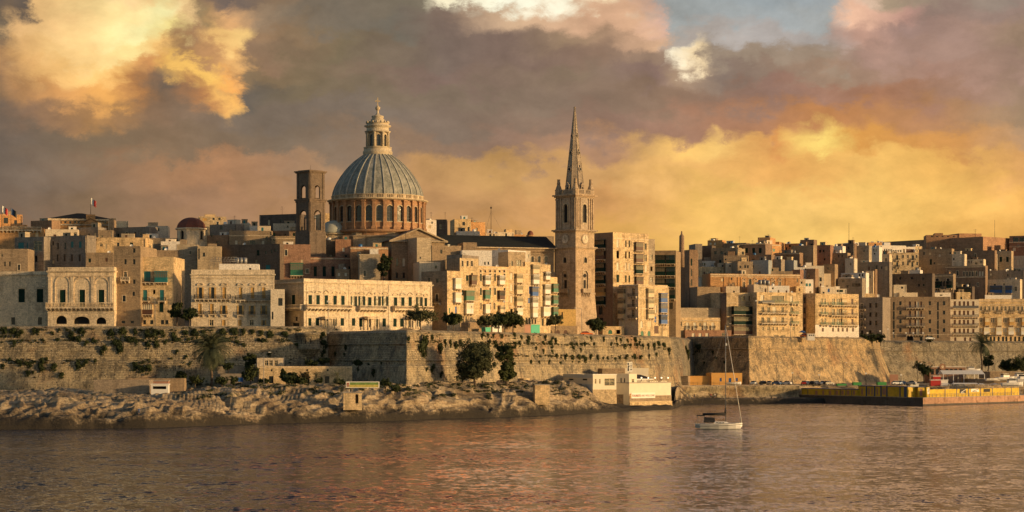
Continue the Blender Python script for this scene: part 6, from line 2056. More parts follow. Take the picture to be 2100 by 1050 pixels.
 ('square brown chimney block on the two-green-window house', 2039, 2052, 503, 1.8, 'brown', -10, ()),
 ('red brown tall house with an open roof loggia at the right edge', 2070, 2200, 484, 2.0, 'red', -4, (('n', '2083 2096', 487, 497, 11), ('l', '2080', 508, 515, 6), ('course', 497, 0.4, 0.4), ('course', 506, 0.2, 0.3))),
 ('cream panelled house below the roof loggia at the right edge', 2074, 2200, 525, 1.4, 'cream', -4, (('l', '2082 2088 2094', 533, 543, 3),)),
 ('long brown palace with a row of tall slender windows in the shade', 1939, 2021, 546, 0.9, 'brown', -6, (('ns', '1948 1963.5', 556, 565, 4), ('ns', '1977 1983 1989 1995 2002', 556, 566, 3), ('l', '2009.5 2015', 556, 566, 3), ('course', 548, 0.3, 0.3), ('course', 569, 0.3, 0.3), ('n', '1978', 585, 589, 4))),
 ('tan house with two arches and hanging green enclosed balconies', 1910, 1955, 562, 0.6, 'tan', -5, (('enc', 'g', '1923', 577, 591, 12, 'k'), ('enc', 'g', '1947', 577, 591, 11, 'k'), ('n', '1930 1936', 576, 587, 3), ('ns', '1922 1944.5', 571, 577, 6, 'f', True), ('course', 566, 0.3, 0.3))),
 ('long grey house with a line of blue enclosed balconies', 1994, 2092, 574, 0.4, 'pale', -4, (('enc', 'u', '2000', 586, 601, 19, 'k'), ('enc', 'u', '2043', 586, 601, 24, 'k'), ('enc', 'u', '2069', 586, 601, 13, 'k'), ('ls', '2020', 588, 597, 4), ('ks', '2083', 587, 597, 5, 'f', True), ('course', 579, 0.3, 0.3))),
 ('dark green glazed gallery house between green and blue balcony houses', 1955, 1994, 588, 0.45, 'dark', -4, (('enc', 'g', '1974', 590, 602, 34, 'k'),)),
 ('low grey roofs with white huts above the blue balcony house', 2018, 2100, 555, 1.0, 'grey', -5, (('l', '2032', 561, 565, 4), ('n', '2081 2090', 552, 556, 4))),
 ('white walled hut with three dark windows at the right edge', 2079, 2140, 550, 1.2, 'blue', -4, (('n', '2082 2086 2091', 552, 556, 3),)),
 ('brown house sliver at the far right behind the enclosed balconies', 2091, 2200, 558, 0.5, 'tan', -4, (('n', '2100', 572, 580, 4),)),
 ('white parapet and stair head above the cream five-bay block', 1906, 1950, 600, -0.1, 'white', 4, (('k', '1909 1930', 604, 607, 5),)),
 ('small golden stair head among white roof parapets', 1962, 1990, 599, 0.0, 'gold', 4, ()),
 ('long white roof wall above the pale enclosed balcony terrace', 2020, 2082, 605, -0.1, 'white', 4, ()),
]
for row in HILL:
 nm = 'house'
 ct = 'house'
 if 'chimney stack' in row[0] or 'chimney block' in row[0]:
  nm, ct = 'chimney', 'chimney'
 elif 'roof room' in row[0] or 'hut' in row[0] or 'tower room' in row[0] or 'rooftop room' in row[0] or 'stair head' in row[0]:
  nm, ct = 'roof_room', 'roof room'
 H_(*row, name=nm, cat=ct, key=row[0])
# sunlit palaces on the ridge
b = H_('orange sunlit palace corner with a balustraded terrace at the far left edge', -60, 46, 438, 3.6, 'orange', 20, (('n', '12', 446, 458, 9), ('n', '32', 452, 460, 6)), name='palace', cat='palace')
b = H_('long balustraded orange terrace below the far left flagpoles', -60, 89, 466, 3.0, 'orange', 8, (('bal', -50, 86, 472, 7, 0.8, 's'),), T=6, name='terrace', cat='terrace')
b = H_('dim end block of the pedimented palace on the left skyline', 63, 106, 453, 3.6, 'brown', -20, (), name='palace', cat='palace')  # dimness painted in as brown stone beside the orange front
b = H_('orange sunlit palace with a small central pediment and a slate hipped roof', 105, 223, 449, 3.9, 'orange', 12, (('n', '114 124 134 144 154 161', 453, 458, 5), ('course', 449.5, 0.5, 0.7), ('course', 460, 0.3, 0.4), ('n', '208 216', 453, 458, 4)), T=26, done=False, name='palace', cat='palace')
W, T, Hh = b.W, b.T, b.H
b.par = 0.0
b.done()
mb = MB()
r1 = 1.7
mb.face([(-0.8, -0.8, Hh + 0.25), (W + 0.8, -0.8, Hh + 0.25), (W - 9, T / 2, Hh + 3.0), (9, T / 2, Hh + 3.0)], M['slate'])
mb.face([(W + 0.8, -0.8, Hh + 0.25), (W + 0.8, T + 0.8, Hh + 0.25), (W - 9, T / 2, Hh + 3.0)], M['slate'])
mb.face([(-0.8, T + 0.8, Hh + 0.25), (-0.8, -0.8, Hh + 0.25), (9, T / 2, Hh + 3.0)], M['slate'])
mb.face([(W + 0.8, T + 0.8, Hh + 0.25), (-0.8, T + 0.8, Hh + 0.25), (9, T / 2, Hh + 3.0), (W - 9, T / 2, Hh + 3.0)], M['slate'])
mb.build('hipped_roof', b.root)
s0, z1 = b.hit(168, 460); s1, z1 = b.hit(204, 460); sm, zt = b.hit(186, 449.5)
mb = MB()
mb.box(s0 + 0.5, s1 - 0.5, -0.9, -0.001, 0, z1, M['orange'])
mb.face([(s0, -1.3, z1), (s1, -1.3, z1), (sm, -1.3, zt)], M['orange'])
mb.face([(s0 - 0.4, -1.5, z1 - 0.1), (sm, -1.5, zt + 0.3), (sm, 0, zt + 0.3), (s0 - 0.4, 0, z1 - 0.1)], M['lime'])
mb.face([(sm, -1.5, zt + 0.3), (s1 + 0.4, -1.5, z1 - 0.1), (s1 + 0.4, 0, z1 - 0.1), (sm, 0, zt + 0.3)], M['lime'])
mb.box(s0 - 0.4, s1 + 0.4, -1.5, -0.01, z1 - 0.5, z1 - 0.11, M['lime'])
mb.box(sm - 1.6, sm + 1.6, -1.2, -0.02, zt - 0.5, zt + 1.6, M['orange'])
mb.build('pediment', b.root)
b = H_('sunlit low house with a strip of white columns right of the pedimented palace', 222, 263, 453, 3.7, 'cream', 10, (('l', '235 240 245 250', 459, 463, 3),))
b = H_('long sunlit orange palace with hooded windows across the right hill', 1457, 1640, 561, 0.62, 'orange', 14, (('ksq', '1525.5 1549 1569', 578, 590, 5), ('ksq', '1585 1599', 578, 590, 5), ('nsp', '1538.5', 572, 590, 6, 'f', True), ('n', '1504', 580, 587, 6), ('course', 563, 0.4, 0.6), ('course', 567, 0.2, 0.3)), name='palace', cat='palace')
for x in (1486, 1497, 1514, 1520, 1590, 1612):
 s0, z1 = b.hit(x, 567)
 q = MB(); q.box(s0 - 0.3, s0 + 0.3, -0.2, -0.002, 0, z1, M['orange']); q.build('pilaster', b.root)
# the cavalier: a great bulwark on the ridge at the right
def cavalier():
 D = 1075.0
 A = Vector((XP(1798, D + 70), D + 70)); B = Vector((XP(2016, D - 8), D - 8)); C_ = Vector((XP(2076, D + 20), D + 20)); E = Vector((XP(2130, D + 90), D + 90))
 zb = 30.0
 root = empty('fort', (B.x, B.y, zb), 0, 'massive sloping brown cavalier fort on the right skyline with an orange sunlit right face', 'fort')
 z1 = ZP(497, D + 70) - zb; z2 = ZP(485, D - 8) - zb; z3 = ZP(489, D + 20) - zb
 mb = MB()
 pts = [A, B, C_, E]
 top = [z1, z2, z3, z3]
 for bt, tp, out in ((0.0, 0.62, 4.0), (0.62, 1.0, 0.0)):
  base = offset_path(pts, out + 0.01)
  up = offset_path(pts, 0.0)
  for i in range(3):
   a, c = base[i], base[i + 1]
   d, e = up[i + 1], up[i]
   q = [(a.x - B.x, a.y - B.y, top[i] * bt), (c.x - B.x, c.y - B.y, top[i + 1] * bt), (d.x - B.x, d.y - B.y, top[i + 1] * tp), (e.x - B.x, e.y - B.y, top[i] * tp)]
   mb.face(q, M['drumc'])
 back = offset_path(pts, -26)
 for i in range(3):
  mb.face([(pts[i].x - B.x, pts[i].y - B.y, top[i]), (pts[i + 1].x - B.x, pts[i + 1].y - B.y, top[i + 1]), (back[i + 1].x - B.x, back[i + 1].y - B.y, top[i + 1]), (back[i].x - B.x, back[i].y - B.y, top[i])], M['drumc'])
 mb.build('rampart', root)
 cb = MB()
 out = offset_path(pts, 0.7)
 for i in range(3):
  za, zc = top[i] * 0.62, top[i + 1] * 0.62
  a, c, d, e = out[i], out[i + 1], pts[i + 1], pts[i]
  f = lambda p, z: (p.x - B.x, p.y - B.y, z)
  cb.face([f(a, za), f(c, zc), f(c, zc + 0.7), f(a, za + 0.7)], M['drumc']); cb.face([f(a, za + 0.7), f(c, zc + 0.7), f(d, zc + 0.7), f(e, za + 0.7)], M['drumc'])
 cb.build('cordon', root)
M['drumc'] = stone('cavalier stone', (0.40, 0.235, 0.13), bw=2.4, bh=1.0, stain=0.4, patch=0.4)
cavalier()
SH['r'] = 'redp'
M['caval'] = M['drumc']
b = W_('long low barrack block with small windows on top of the cavalier fort', 1899, 1968, 482, 1092, M['drumc'], -6, 14, z0=60, name='barrack', cat='barrack')
b.win('n', '1911 1922 1933 1944 1956', 483.5, 486, 4).done()
b = W_('sunlit right wing of the barrack block on top of the cavalier fort', 1967, 2013, 478.5, 1090, M['drumc'], 12, 14, z0=60, name='barrack', cat='barrack'); b.done()
b = W_('raised middle section of the barrack block on the cavalier fort', 1917, 1934, 478, 1100, M['drumc'], -6, 10, z0=60, name='barrack', cat='barrack'); b.done()
# ---------------------------------------------------------------- plants
bpy.context.view_layer.update()
DG = bpy.context.evaluated_depsgraph_get()
def cast(px, py):
 d = Vector(((px - 1050) / F, 1.0, (HY - py) / F)).normalized()
 ok, loc, nor, idx, ob, mt = SC.ray_cast(DG, Vector((0, 0, CH)), d, distance=3000.0)
 return (loc.copy(), nor.copy()) if ok else (P(px, py, 700), Vector((0, -1, 0)))
def mat_leaf(name, a, b_):
 m, g, b = base_mat(name, 0.75)
 geo = g.new('ShaderNodeNewGeometry')
 n = g.noise(geo.outputs['Position'], 0.9, 4, 0.6)
 c = g.ramp(n, [(0.3, tuple(a) + (1,)), (0.7, tuple(b_) + (1,))])
 oi = g.new('ShaderNodeObjectInfo')
 c = g.mix(1.0, c, g.ramp(oi.outputs['Random'], [(0, (0.8, 0.85, 0.8, 1)), (1, (1.25, 1.15, 1.0, 1))]), 'MULTIPLY')
 g.l.new(c, b.inputs['Base Color'])
 b.inputs['Specular IOR Level'].default_value = 0.2
 return m
M['leaf'] = mat_leaf('caper bush leaves', (0.018, 0.028, 0.012), (0.055, 0.070, 0.028))
M['leaf2'] = mat_leaf('tree leaves', (0.022, 0.036, 0.012), (0.075, 0.085, 0.032))
M['leafolive'] = mat_leaf('grey green leaves', (0.04, 0.048, 0.024), (0.11, 0.11, 0.055))
M['bark'] = paint('bark', (0.11, 0.08, 0.055), 0.9, 0.35, scale=3)
M['dry'] = mat_leaf('dry brown twigs', (0.07, 0.05, 0.025), (0.16, 0.12, 0.06))
def leaf_cloud(mb, rnd, centre, rad, n, size, mat, squash=(1, 1, 1)):
 """leaf-sized faces scattered through a lumpy volume"""
 cx, cy, cz = centre
 ph = [rnd.uniform(0, 6.28) for _ in range(6)]
 for _ in range(n):
  u = rnd.uniform(-1, 1); t = rnd.uniform(0, 2 * math.pi)
  s = math.sqrt(1 - u * u)
  d = Vector((s * math.cos(t), s * math.sin(t), u))
  lump = 0.78 + 0.18 * math.sin(3 * t + ph[0]) * s + 0.14 * math.sin(5 * u + ph[1]) + 0.10 * math.sin(7 * t + 4 * u + ph[2])
  r = rad * lump * (rnd.random() ** 0.38)
  p = Vector((cx + d.x * r * squash[0], cy + d.y * r * squash[1], cz + d.z * r * squash[2]))
  q = size * rnd.uniform(0.6, 1.4)
  a = (d + Vector((rnd.uniform(-1, 1), rnd.uniform(-1, 1), rnd.uniform(-1, 1))) * 0.9).normalized()
  b = a.orthogonal().normalized()
  c = a.cross(b)
  k = rnd.uniform(0, 6.28)
  e = b * math.cos(k) + c * math.sin(k)
  f = a.cross(e)
  mb.face([p - e * q - f * q * 0.5, p + e * q * 0.2 - f * q * 0.6, p + e * q + f * q * 0.3, p - e * q * 0.1 + f * q * 0.6], mat)
def bush_mesh(seed):
 rnd = random.Random(seed)
 mb = MB()
 k = 3 + seed % 3
 for i in range(k):
  c = (rnd.uniform(-0.5, 0.5), rnd.uniform(-0.2, 0.1), rnd.uniform(-0.6, 0.45))
  leaf_cloud(mb, rnd, c, rnd.uniform(0.45, 0.75), 150, 0.13, M['leaf'], (1.1, 0.8, 1.0))
 for i in range(4):                # trailing stems
  x = rnd.uniform(-0.6, 0.6)
  leaf_cloud(mb, rnd, (x, -0.1, -0.9 - rnd.uniform(0, 0.3)), 0.26, 28, 0.10, M['leaf'], (0.7, 0.5, 1.5))
 mb.tube((0, 0.5, 0.2), (0, -0.1, -0.2), 0.05, 0.03, M['bark'], 4)
 return mb.mesh('caper_bush')
BUSH = [bush_mesh(s) for s in range(7)]
ORD = ['first', 'second', 'third', 'fourth', 'fifth', 'sixth', 'seventh', 'eighth', 'ninth', 'tenth', 'eleventh', 'twelfth', 'thirteenth', 'fourteenth', 'fifteenth', 'sixteenth',
       'seventeenth', 'eighteenth', 'nineteenth', 'twentieth', 'twenty-first', 'twenty-second', 'twenty-third', 'twenty-fourth', 'twenty-fifth', 'twenty-sixth', 'twenty-seventh', 'twenty-eighth', 'twenty-ninth', 'thirtieth']
BUSHES = {
 'on top of the left curtain wall': '8,678,9 28,678,10 42,682,9 68,678,7 77,680,5 108,682,5 121,676,4 145,685,8 168,678,9 228,681,9 253,678,13 277,678,7 302,682,10 316,683,10 333,682,9 356,686,7 380,683,8 400,681,10 415,680,7 457,679,9 480,680,9 497,678,7 515,679,6 533,681,8 553,683,9 584,686,9 646,683,5 660,687,8',
 'on the left curtain wall upper ledge': '28,702,7 45,699,4 88,697,5 117,697,6 149,693,6 161,697,9 177,702,6 192,697,7 213,715,9 243,702,11 245,712,9 272,699,12 303,705,8 320,703,7 336,701,6 365,697,9 385,697,6 464,699,10 486,702,6 500,706,5 530,697,5 543,700,10 610,707,6',
 'on the left curtain wall lower ledge': '5,750,6 21,739,9 40,741,8 58,745,8 85,741,9 85,752,10 95,738,5 110,751,8 160,745,10 175,743,7 195,741,4 275,748,9 290,753,9 305,755,9 363,720,5 381,731,5 552,724,5 664,702,8 662,722,7',
 'low on the left curtain wall': '56,764,8 67,763,4 125,768,7 352,735,4 388,747,4',
 'on the shaded face of the pointed bastion': '689,724,6 710,711,6 707,726,4 757,748,5 767,762,7 783,744,4 735,756,4',
 'below the sunlit bastion face coping': '836,694,6 865,701,17 862,714,12 885,691,5 900,711,10 911,702,6 922,703,6 933,706,7 943,702,6 987,687,6 999,687,5 1010,688,4 1028,688,3 1054,687,5 1068,690,4 1083,694,6 1117,690,5 1131,694,5 1138,697,5 1211,694,3 1237,694,3 1263,694,4 1272,697,4 1286,697,4 1301,697,6 1310,702,4',
 'on the sunlit bastion face upper ledge': '1000,702,7 1012,703,8 1055,704,6 1064,703,5 1080,700,6 1098,713,3 1113,702,5 1128,703,7 1113,719,4 1132,720,4 1170,705,6 1182,705,4 1198,704,4 1217,705,4 1252,705,4 1265,706,4 1280,710,5 1292,708,4 1304,707,5 1317,708,5 1328,708,5 1340,707,6 1349,705,6 1360,708,6 1370,718,7',
 'on the sunlit bastion face lower ledge': '874,757,4 885,754,7 903,766,6 1088,740,3 1105,742,4 1125,741,4 1140,728,5 1148,744,3 1158,731,6 1172,733,6 1175,714,4 1186,733,6 1190,717,3 1198,736,6 1210,730,6 1224,733,5 1236,734,4 1245,735,4 1260,736,4 1270,734,4 1283,731,5 1300,731,5 1312,732,5 1330,730,4 1345,726,4',
 'on the second bastion dark face': '1405,713,6 1408,722,9 1434,712,9 1410,731,5 1463,722,5 1470,734,4 1486,742,4 1444,744,4',
}
rb = random.Random(5)
for where, txt in BUSHES.items():
 items = sorted([tuple(float(v) for v in t.split(',')) for t in txt.split()])
 hits = [cast(x, y) for x, y, r in items]
 for i, ((x, y, r), (loc, nor)) in enumerate(zip(items, hits)):
  size = 'large' if r >= 9 else 'small' if r <= 5 else 'mid-sized'
  s = max(r, 4.0) * loc.y / F * (1.35 if 'sunlit' in where else 1.12)
  o = inst('caper_bush', BUSH[(i * 3 + int(x)) % 7], None, loc + nor * s * 0.25, math.atan2(nor.x, -nor.y) + rb.uniform(-0.3, 0.3),
                 (s * rb.uniform(0.85, 1.25), s * rb.uniform(0.7, 0.95), s * rb.uniform(0.8, 1.15)),
                 label=f'{size} dark caper bush, {ORD[i]} from the left {where}', cat='bush', group='caper bushes rooted in the bastion walls')
# scrub patches on the shore rocks, uncountable
rs = random.Random(9)
mb = MB()
SCR = [(x, y) for x, y in [(420, 815), (435, 805), (455, 812), (505, 795), (515, 792), (560, 790), (576, 788), (570, 808), (600, 792), (640, 795), (650, 802), (680, 808), (700, 795), (830, 800), (820, 792), (835, 810), (845, 795), (905, 812), (920, 808), (950, 800), (975, 792), (1000, 790), (1010, 800), (1020, 805), (1040, 790), (1060, 792), (1075, 800), (1090, 795), (1110, 785), (1130, 800), (1145, 808), (1160, 795), (1180, 812), (1190, 802), (1140, 785), (1015, 815), (990, 805), (330, 800), (310, 808), (290, 800), (250, 802), (480, 790), (490, 790), (530, 792), (740, 795), (790, 792), (800, 798), (875, 790), (890, 792), (940, 790), (1200, 815)]]
for (x, y) in SCR:
 for k in range(5):
  loc, nor = cast(x + rs.uniform(-16, 16), y + rs.uniform(-5, 5))
  if loc.y > 760: continue
  s = rs.uniform(0.35, 0.8)
  leaf_cloud(mb, rs, (loc.x, loc.y, loc.z + s * 0.15), s, 60, 0.16, M['leaf'] if k % 3 else M['leafolive'], (2.0, 1.6, 0.6))
o = mb.build('shore_scrub', kind='stuff', label='low dark green scrub in the hollows of the shore rocks', cat='scrub')
mb = MB()
for (xa, xb, ya, yb, n, jit) in ((0, 690, 700, 700, 130, 3), (0, 330, 741, 741, 90, 4), (330, 690, 741, 741, 22, 4), (0, 690, 675, 675, 110, 3), (850, 1370, 701, 709, 170, 2.5), (990, 1370, 728, 734, 150, 3), (850, 1370, 684, 694, 60, 5), (0, 690, 760, 760, 25, 14), (380, 720, 786, 786, 45, 4), (850, 1130, 788, 786, 45, 4), (1410, 1530, 728, 735, 14, 8)):
 for k in range(n):
  t = rs.random()
  x = xa + (xb - xa) * t
  if math.sin(x * 0.045) + math.sin(x * 0.017 + 1) < -0.55: continue
  loc, nor = cast(x, ya + (yb - ya) * t + rs.uniform(-jit, jit))
  if loc.y > 900: continue
  s = rs.uniform(0.25, 0.7)
  leaf_cloud(mb, rs, loc + nor * 0.1, s, 42, 0.13, M['leaf'] if k % 4 else M['dry'], (1.7, 0.8, 0.8))
mb.build('wall_scrub', kind='stuff', label='thin dark growth along the ledges and foot of the bastion walls', cat='scrub')
def tree(label, px, ybase, D, ytop, wpx, seed=1, mat='leaf2', zb=None, n=3400, leaf=0.26, name='tree', squash=0.8, group='trees of the waterfront', trunk_h=0.35, clusters=9, round_=False, cat='tree'):
 rnd = random.Random(seed)
 mp = D / F
 H = (ybase - ytop) * mp
 Wd = wpx * mp
 base = P(px, ybase, D)
 root = empty(name, base, rnd.uniform(0, 6), label, cat, group)
 t = MB()
 th = H * trunk_h
 lean = Vector((rnd.uniform(-0.08, 0.08) * H, rnd.uniform(-0.05, 0.05) * H, th))
 r = max(0.12, H * 0.028)
 t.tube((0, 0, -1.0), lean * 0.55, r * 1.3, r, M['bark'], 7)
 t.tube(lean * 0.55, lean, r, r * 0.8, M['bark'], 7)
 cr = MB()
 cc = []
 for i in range(clusters):
  a = 2 * math.pi * i / clusters + rnd.uniform(-0.4, 0.4)
  q = rnd.uniform(0.25, 0.95) if i else 0
  cx = math.cos(a) * Wd / 2 * 0.74 * q
  cy = math.sin(a) * Wd / 2 * 0.74 * q
  cz = th + (H - th) * rnd.uniform(0.12, 0.82) if not round_ else th + (H - th) * (0.5 + 0.28 * math.sin(a * 1.7))
  R = Wd * (0.27 if not round_ else 0.34) * rnd.uniform(0.8, 1.25)
  cz = min(cz, H - R * squash)
  cc.append((cx, cy, cz, R))
  t.tube(lean, (cx * 0.85, cy * 0.85, cz), r * 0.55, r * 0.12, M['bark'], 5)
 t.build('trunk', root)
 for (cx, cy, cz, R) in cc:
  leaf_cloud(cr, rnd, (cx, cy, cz), R * 0.85, n // clusters, leaf, M[mat], (1.15, 1.15, squash))
  for k in range(5):
   a = rnd.uniform(0, 6.28)
   leaf_cloud(cr, rnd, (cx + R * 0.9 * math.cos(a), cy + R * 0.9 * math.sin(a), cz + R * rnd.uniform(-0.6, 0.8)), R * 0.4, n // clusters // 8, leaf * 0.9, M[mat])
 cr.build('crown', root)
 return root
tree('dark round tree with a lighter lower lobe left of the ochre shuttered palace', 362, 668, 628, 617, 30, 1, 'leaf', squash=1.1)
tree('spreading pale green bush tree leaning against the corner of the ochre shuttered palace', 388, 668, 626, 632, 36, 2, 'leaf', squash=0.9)
tree('wide thin umbrella tree in front of the right end of the long golden palace', 862, 674, 625, 634, 66, 3, 'leafolive', n=2200, squash=0.5, clusters=14)
tree('bushy round tree right of the umbrella tree', 930, 675, 640, 643, 42, 4, 'leaf2')
tree('small open crowned tree below the two green roofed windows', 995, 676, 652, 645, 34, 5, 'leafolive', n=1700)
tree('dense pair-crowned tree left of the blue lamp post', 1022, 678, 660, 641, 40, 6, 'leaf2')
tree('largest dark green tree right of the blue lamp post', 1052, 680, 668, 640, 50, 7, 'leaf2')
tree('small rounded tree in front of the plain yellow house', 1138, 683, 698, 645, 32, 8, 'leafolive', trunk_h=0.5)
tree('clipped round dark tree at the foot of the steepled tower', 1222, 686, 722, 653, 35, 9, 'leaf', round_=True, n=4200, trunk_h=0.3, squash=0.85)
tree('tall dark tree between the reddish house and the gabled church', 787, 575, 676, 522, 28, 10, 'leaf', squash=1.3, trunk_h=0.15, name='tree')
tree('broad drooping ficus covering the foot of the sunlit bastion face', 975, 789, 596, 692, 80, 11, 'leafolive', n=12000, squash=1.1, clusters=16, trunk_h=0.12)
tree('narrow upright tree beside the drooping ficus', 1040, 786, 610, 699, 40, 12, 'leaf2', n=7000, squash=1.5, clusters=12, trunk_h=0.05)
tree('small dark shrub tree above the three-window hut', 513, 762, 606, 725, 26, 13, 'leaf', trunk_h=0.2)
tree('feathery dark tree in front of the hut beside the blue lamp', 514, 788, 588, 750, 34, 14, 'leaf', trunk_h=0.2, n=2000)
tree('low dark tree right of the blue lamp at the wall foot', 594, 786, 588, 766, 40, 15, 'leaf', trunk_h=0.1)
tree('small pointed cypress against the low quay wall', 580, 772, 590, 753, 10, 16, 'leaf', trunk_h=0.1, squash=1.8, clusters=5, n=900)
tree('thin bare-branched shrub tree beside the doorway', 624, 785, 588, 762, 22, 17, 'dry', n=500, trunk_h=0.2)
tree('dark shrub left of the big palm at the foot of the wall', 372, 782, 592, 757, 22, 18, 'leaf', trunk_h=0.1)
tree('dark tree against the far wall left of the red-brown restaurant', 1895, 782, 862, 741, 34, 19, 'leaf', n=3000)
tree('tall dark tree just right of the far palm', 2026, 756, 880, 716, 22, 20, 'leaf', squash=1.3, trunk_h=0.1)
tree('spreading dark tree mass at the far right wall foot', 2066, 764, 880, 735, 46, 21, 'leaf', n=3000, trunk_h=0.1)
tree('dark tree at the right edge above the boats', 2098, 766, 872, 730, 44, 22, 'leaf', n=3000, trunk_h=0.1)
for i, (x, w) in enumerate(((1772, 20), (1790, 22), (1806, 18), (1906, 14))):
 tree(['first', 'second', 'third', 'last'][i] + ' dark street tree before the ' + ('dim shaded block' if i < 3 else 'dark stair strip'), x, 705, 888 + (i == 3) * 40, 684 if i < 3 else 688, w, 30 + i, 'leaf', n=900, trunk_h=0.2, group='street trees before the shaded block')
for i, (x, y, w, h) in enumerate(((400, 788, 30, 16), (455, 789, 30, 14), (480, 789, 26, 16), (540, 788, 26, 12), (620, 787, 24, 12), (655, 786, 18, 10), (700, 788, 24, 10), (790, 800, 26, 22), (810, 802, 24, 14), (468, 762, 26, 16), (640, 748, 30, 10), (665, 746, 26, 12), (735, 750, 20, 16))):
 tree(f'dark shrub, {ORD[i]} from the left along the foot of the left walls' if i < 9 else ['shrub on the terrace left of the three-window hut', 'flat shrub under the round turret', 'shrub right of the round turret base', 'shrub on the ledge of the shaded bastion face'][i - 9], x, y, 586 if i < 7 else 560 if i < 9 else 600, y - h, w, 50 + i, 'leaf', n=700, trunk_h=0.08, name='shrub', squash=0.7, clusters=5, group='shrubs at the foot of the walls', cat='shrub')
def palm(label, px, ybase, ycrown, rpx, D, seed, nf=46, group='palms of the waterfront'):
 rnd = random.Random(seed)
 mp = D / F
 base = P(px, ybase, D)
 h = (ybase - ycrown) * mp
 R = rpx * mp
 root = empty('palm_tree', base, 0, label, 'palm', group)
 t = MB()
 r = R * 0.07
 k = 7
 for i in range(k):
  t.tube((0.02 * math.sin(i) * h, 0, -0.8 + (h + 0.8) * i / k), (0.02 * math.sin(i + 1) * h, 0, -0.8 + (h + 0.8) * (i + 1) / k), r * 1.15, r * 0.95, M['bark'], 8)
 t.build('trunk', root)
 c = MB()
 for i in range(nf):
  a = rnd.uniform(0, 2 * math.pi)
  e0 = rnd.uniform(-1.05, 1.35)
  L = R * rnd.uniform(1.15, 1.5)
  p = Vector((0, 0, h))
  n = 9
  prev = p
  for j in range(n):
   t_ = (j + 0.5) / n
   e = e0 - 1.35 * t_ * t_
   d = Vector((math.cos(a) * math.cos(e), math.sin(a) * math.cos(e), math.sin(e)))
   q = prev + d * (L / n)
   side = Vector((-math.sin(a), math.cos(a), 0))
   upv = side.cross(d)
   wl = L * 0.21 * math.sin(math.pi * (0.12 + 0.83 * t_))
   for s in (-1, 1):
    for m in (0.25, 0.75):
     o = prev.lerp(q, m)
     tip = o + side * (s * wl) + d * (wl * 0.75) - Vector((0, 0, wl * 0.35))
     c.face([o - d * (L * 0.012), o + d * (L * 0.016), tip], M['palmleaf'])
   c.face([prev - upv * 0.03, prev + upv * 0.03, q + upv * 0.02, q - upv * 0.02], M['palmleaf'])
   prev = q
 c.build('crown', root)
M['palmleaf'] = mat_leaf('palm fronds', (0.06, 0.075, 0.05), (0.13, 0.14, 0.085))
palm('large feathery date palm in front of the left curtain wall', 433, 786, 714, 36, 588, 3, 150)
palm('tall dark palm against the far right bastion wall', 2013, 762, 703, 23, 870, 4, 80)
palm('small palm beside the middle doorway of the low wall', 648, 786, 772, 12, 586, 5, 26)
palm('small palm right of the third doorway of the low wall', 692, 786, 772, 13, 586, 6, 26)
# ---------------------------------------------------------------- waterfront: cafe, quay, huts, boats, cars, lamps
M['cafe'] = paint('cream wall paint', (0.74, 0.66, 0.50), 0.75, 0.08, scale=0.6)
M['cafeblue'] = paint('pale painted band', (0.50, 0.52, 0.50), 0.75, 0.08, scale=0.6)
M['yellowp'] = paint('bright yellow paint', (0.58, 0.38, 0.02), 0.6, 0.35, scale=0.7)
M['navy'] = paint('deep blue paint', (0.015, 0.055, 0.15), 0.5, 0.2)
M['orangewall'] = paint('orange ochre wall paint', (0.66, 0.36, 0.10), 0.8, 0.10, scale=0.5)
M['rust'] = paint('dusty pink door', (0.38, 0.20, 0.13), 0.7, 0.15)
M['letter'] = paint('brown red lettering', (0.30, 0.07, 0.04), 0.7, 0.05)
M['black'] = paint('black lettering', (0.015, 0.015, 0.015), 0.6, 0.1)
M['thatch'] = paint('straw thatch', (0.10, 0.085, 0.06), 0.95, 0.4, scale=4)
M['hull'] = paint('white gel coat', (0.74, 0.72, 0.68), 0.3, 0.04)
M['sailcover'] = paint('black canvas', (0.010, 0.009, 0.010), 0.8, 0.2)
M['skin'] = paint('skin', (0.42, 0.24, 0.16), 0.6, 0.05)
M['shirt'] = paint('blue shirt', (0.05, 0.11, 0.26), 0.8, 0.1)
M['greennet'] = paint('green netting', (0.05, 0.26, 0.07), 0.8, 0.15)
def text_mesh(txt, size, mat, bold=0.0):
 cu = bpy.data.curves.new('lettering', 'FONT')
 cu.body = txt
 cu.size = size
 cu.extrude = 0.015
 cu.offset = bold
 cu.resolution_u = 3
 cu.align_x = 'LEFT'
 tmp = bpy.data.objects.new('lettering_tmp', cu)
 COL.objects.link(tmp)
 bpy.context.view_layer.update()
 dg = bpy.context.evaluated_depsgraph_get()
 me = bpy.data.meshes.new_from_object(tmp.evaluated_get(dg))
 bpy.data.objects.remove(tmp)
 me.materials.clear()
 me.materials.append(mat)
 w = max((v.co.x for v in me.vertices), default=1.0)
 return me, w
# cafe on the rocks
b = Bld('cream flat-roofed cafe block with a wide picture window and a long banded left flank', 1216, 655, 1264, 658.6, 767.5, 'cafe', 12, xs=1155, name='cafe', cat='cafe', z0=2.0, group='cafe buildings on the rocks', side='cafe', par=0.4)
b.win('k', '1221.5 1230', 777, 787, 3.2).win('k', '1250', 776.5, 791, 21)
b.win('n', '1171 1199', 776, 780, 10, 'l')
b.done()
q = MB()
z1 = b.H - 0.001
s_, za = b.hit(1216, 775); s_, zb = b.hit(1216, 788); s_, zc = b.hit(1216, 799)
q.box(-0.05, -0.001, 0.02, b.T, za, z1, M['cafeblue']); q.build('painted_band', b.root)
q = MB(); q.box(-0.05, -0.001, 0.02, b.T, 0, zb, M['cafeblue']); q.build('painted_band', b.root)
q = MB(); q.box(-0.08, b.W + 0.05, -0.12, -0.001, 0, zc, M['gold']); q.build('stone_footing', b.root)
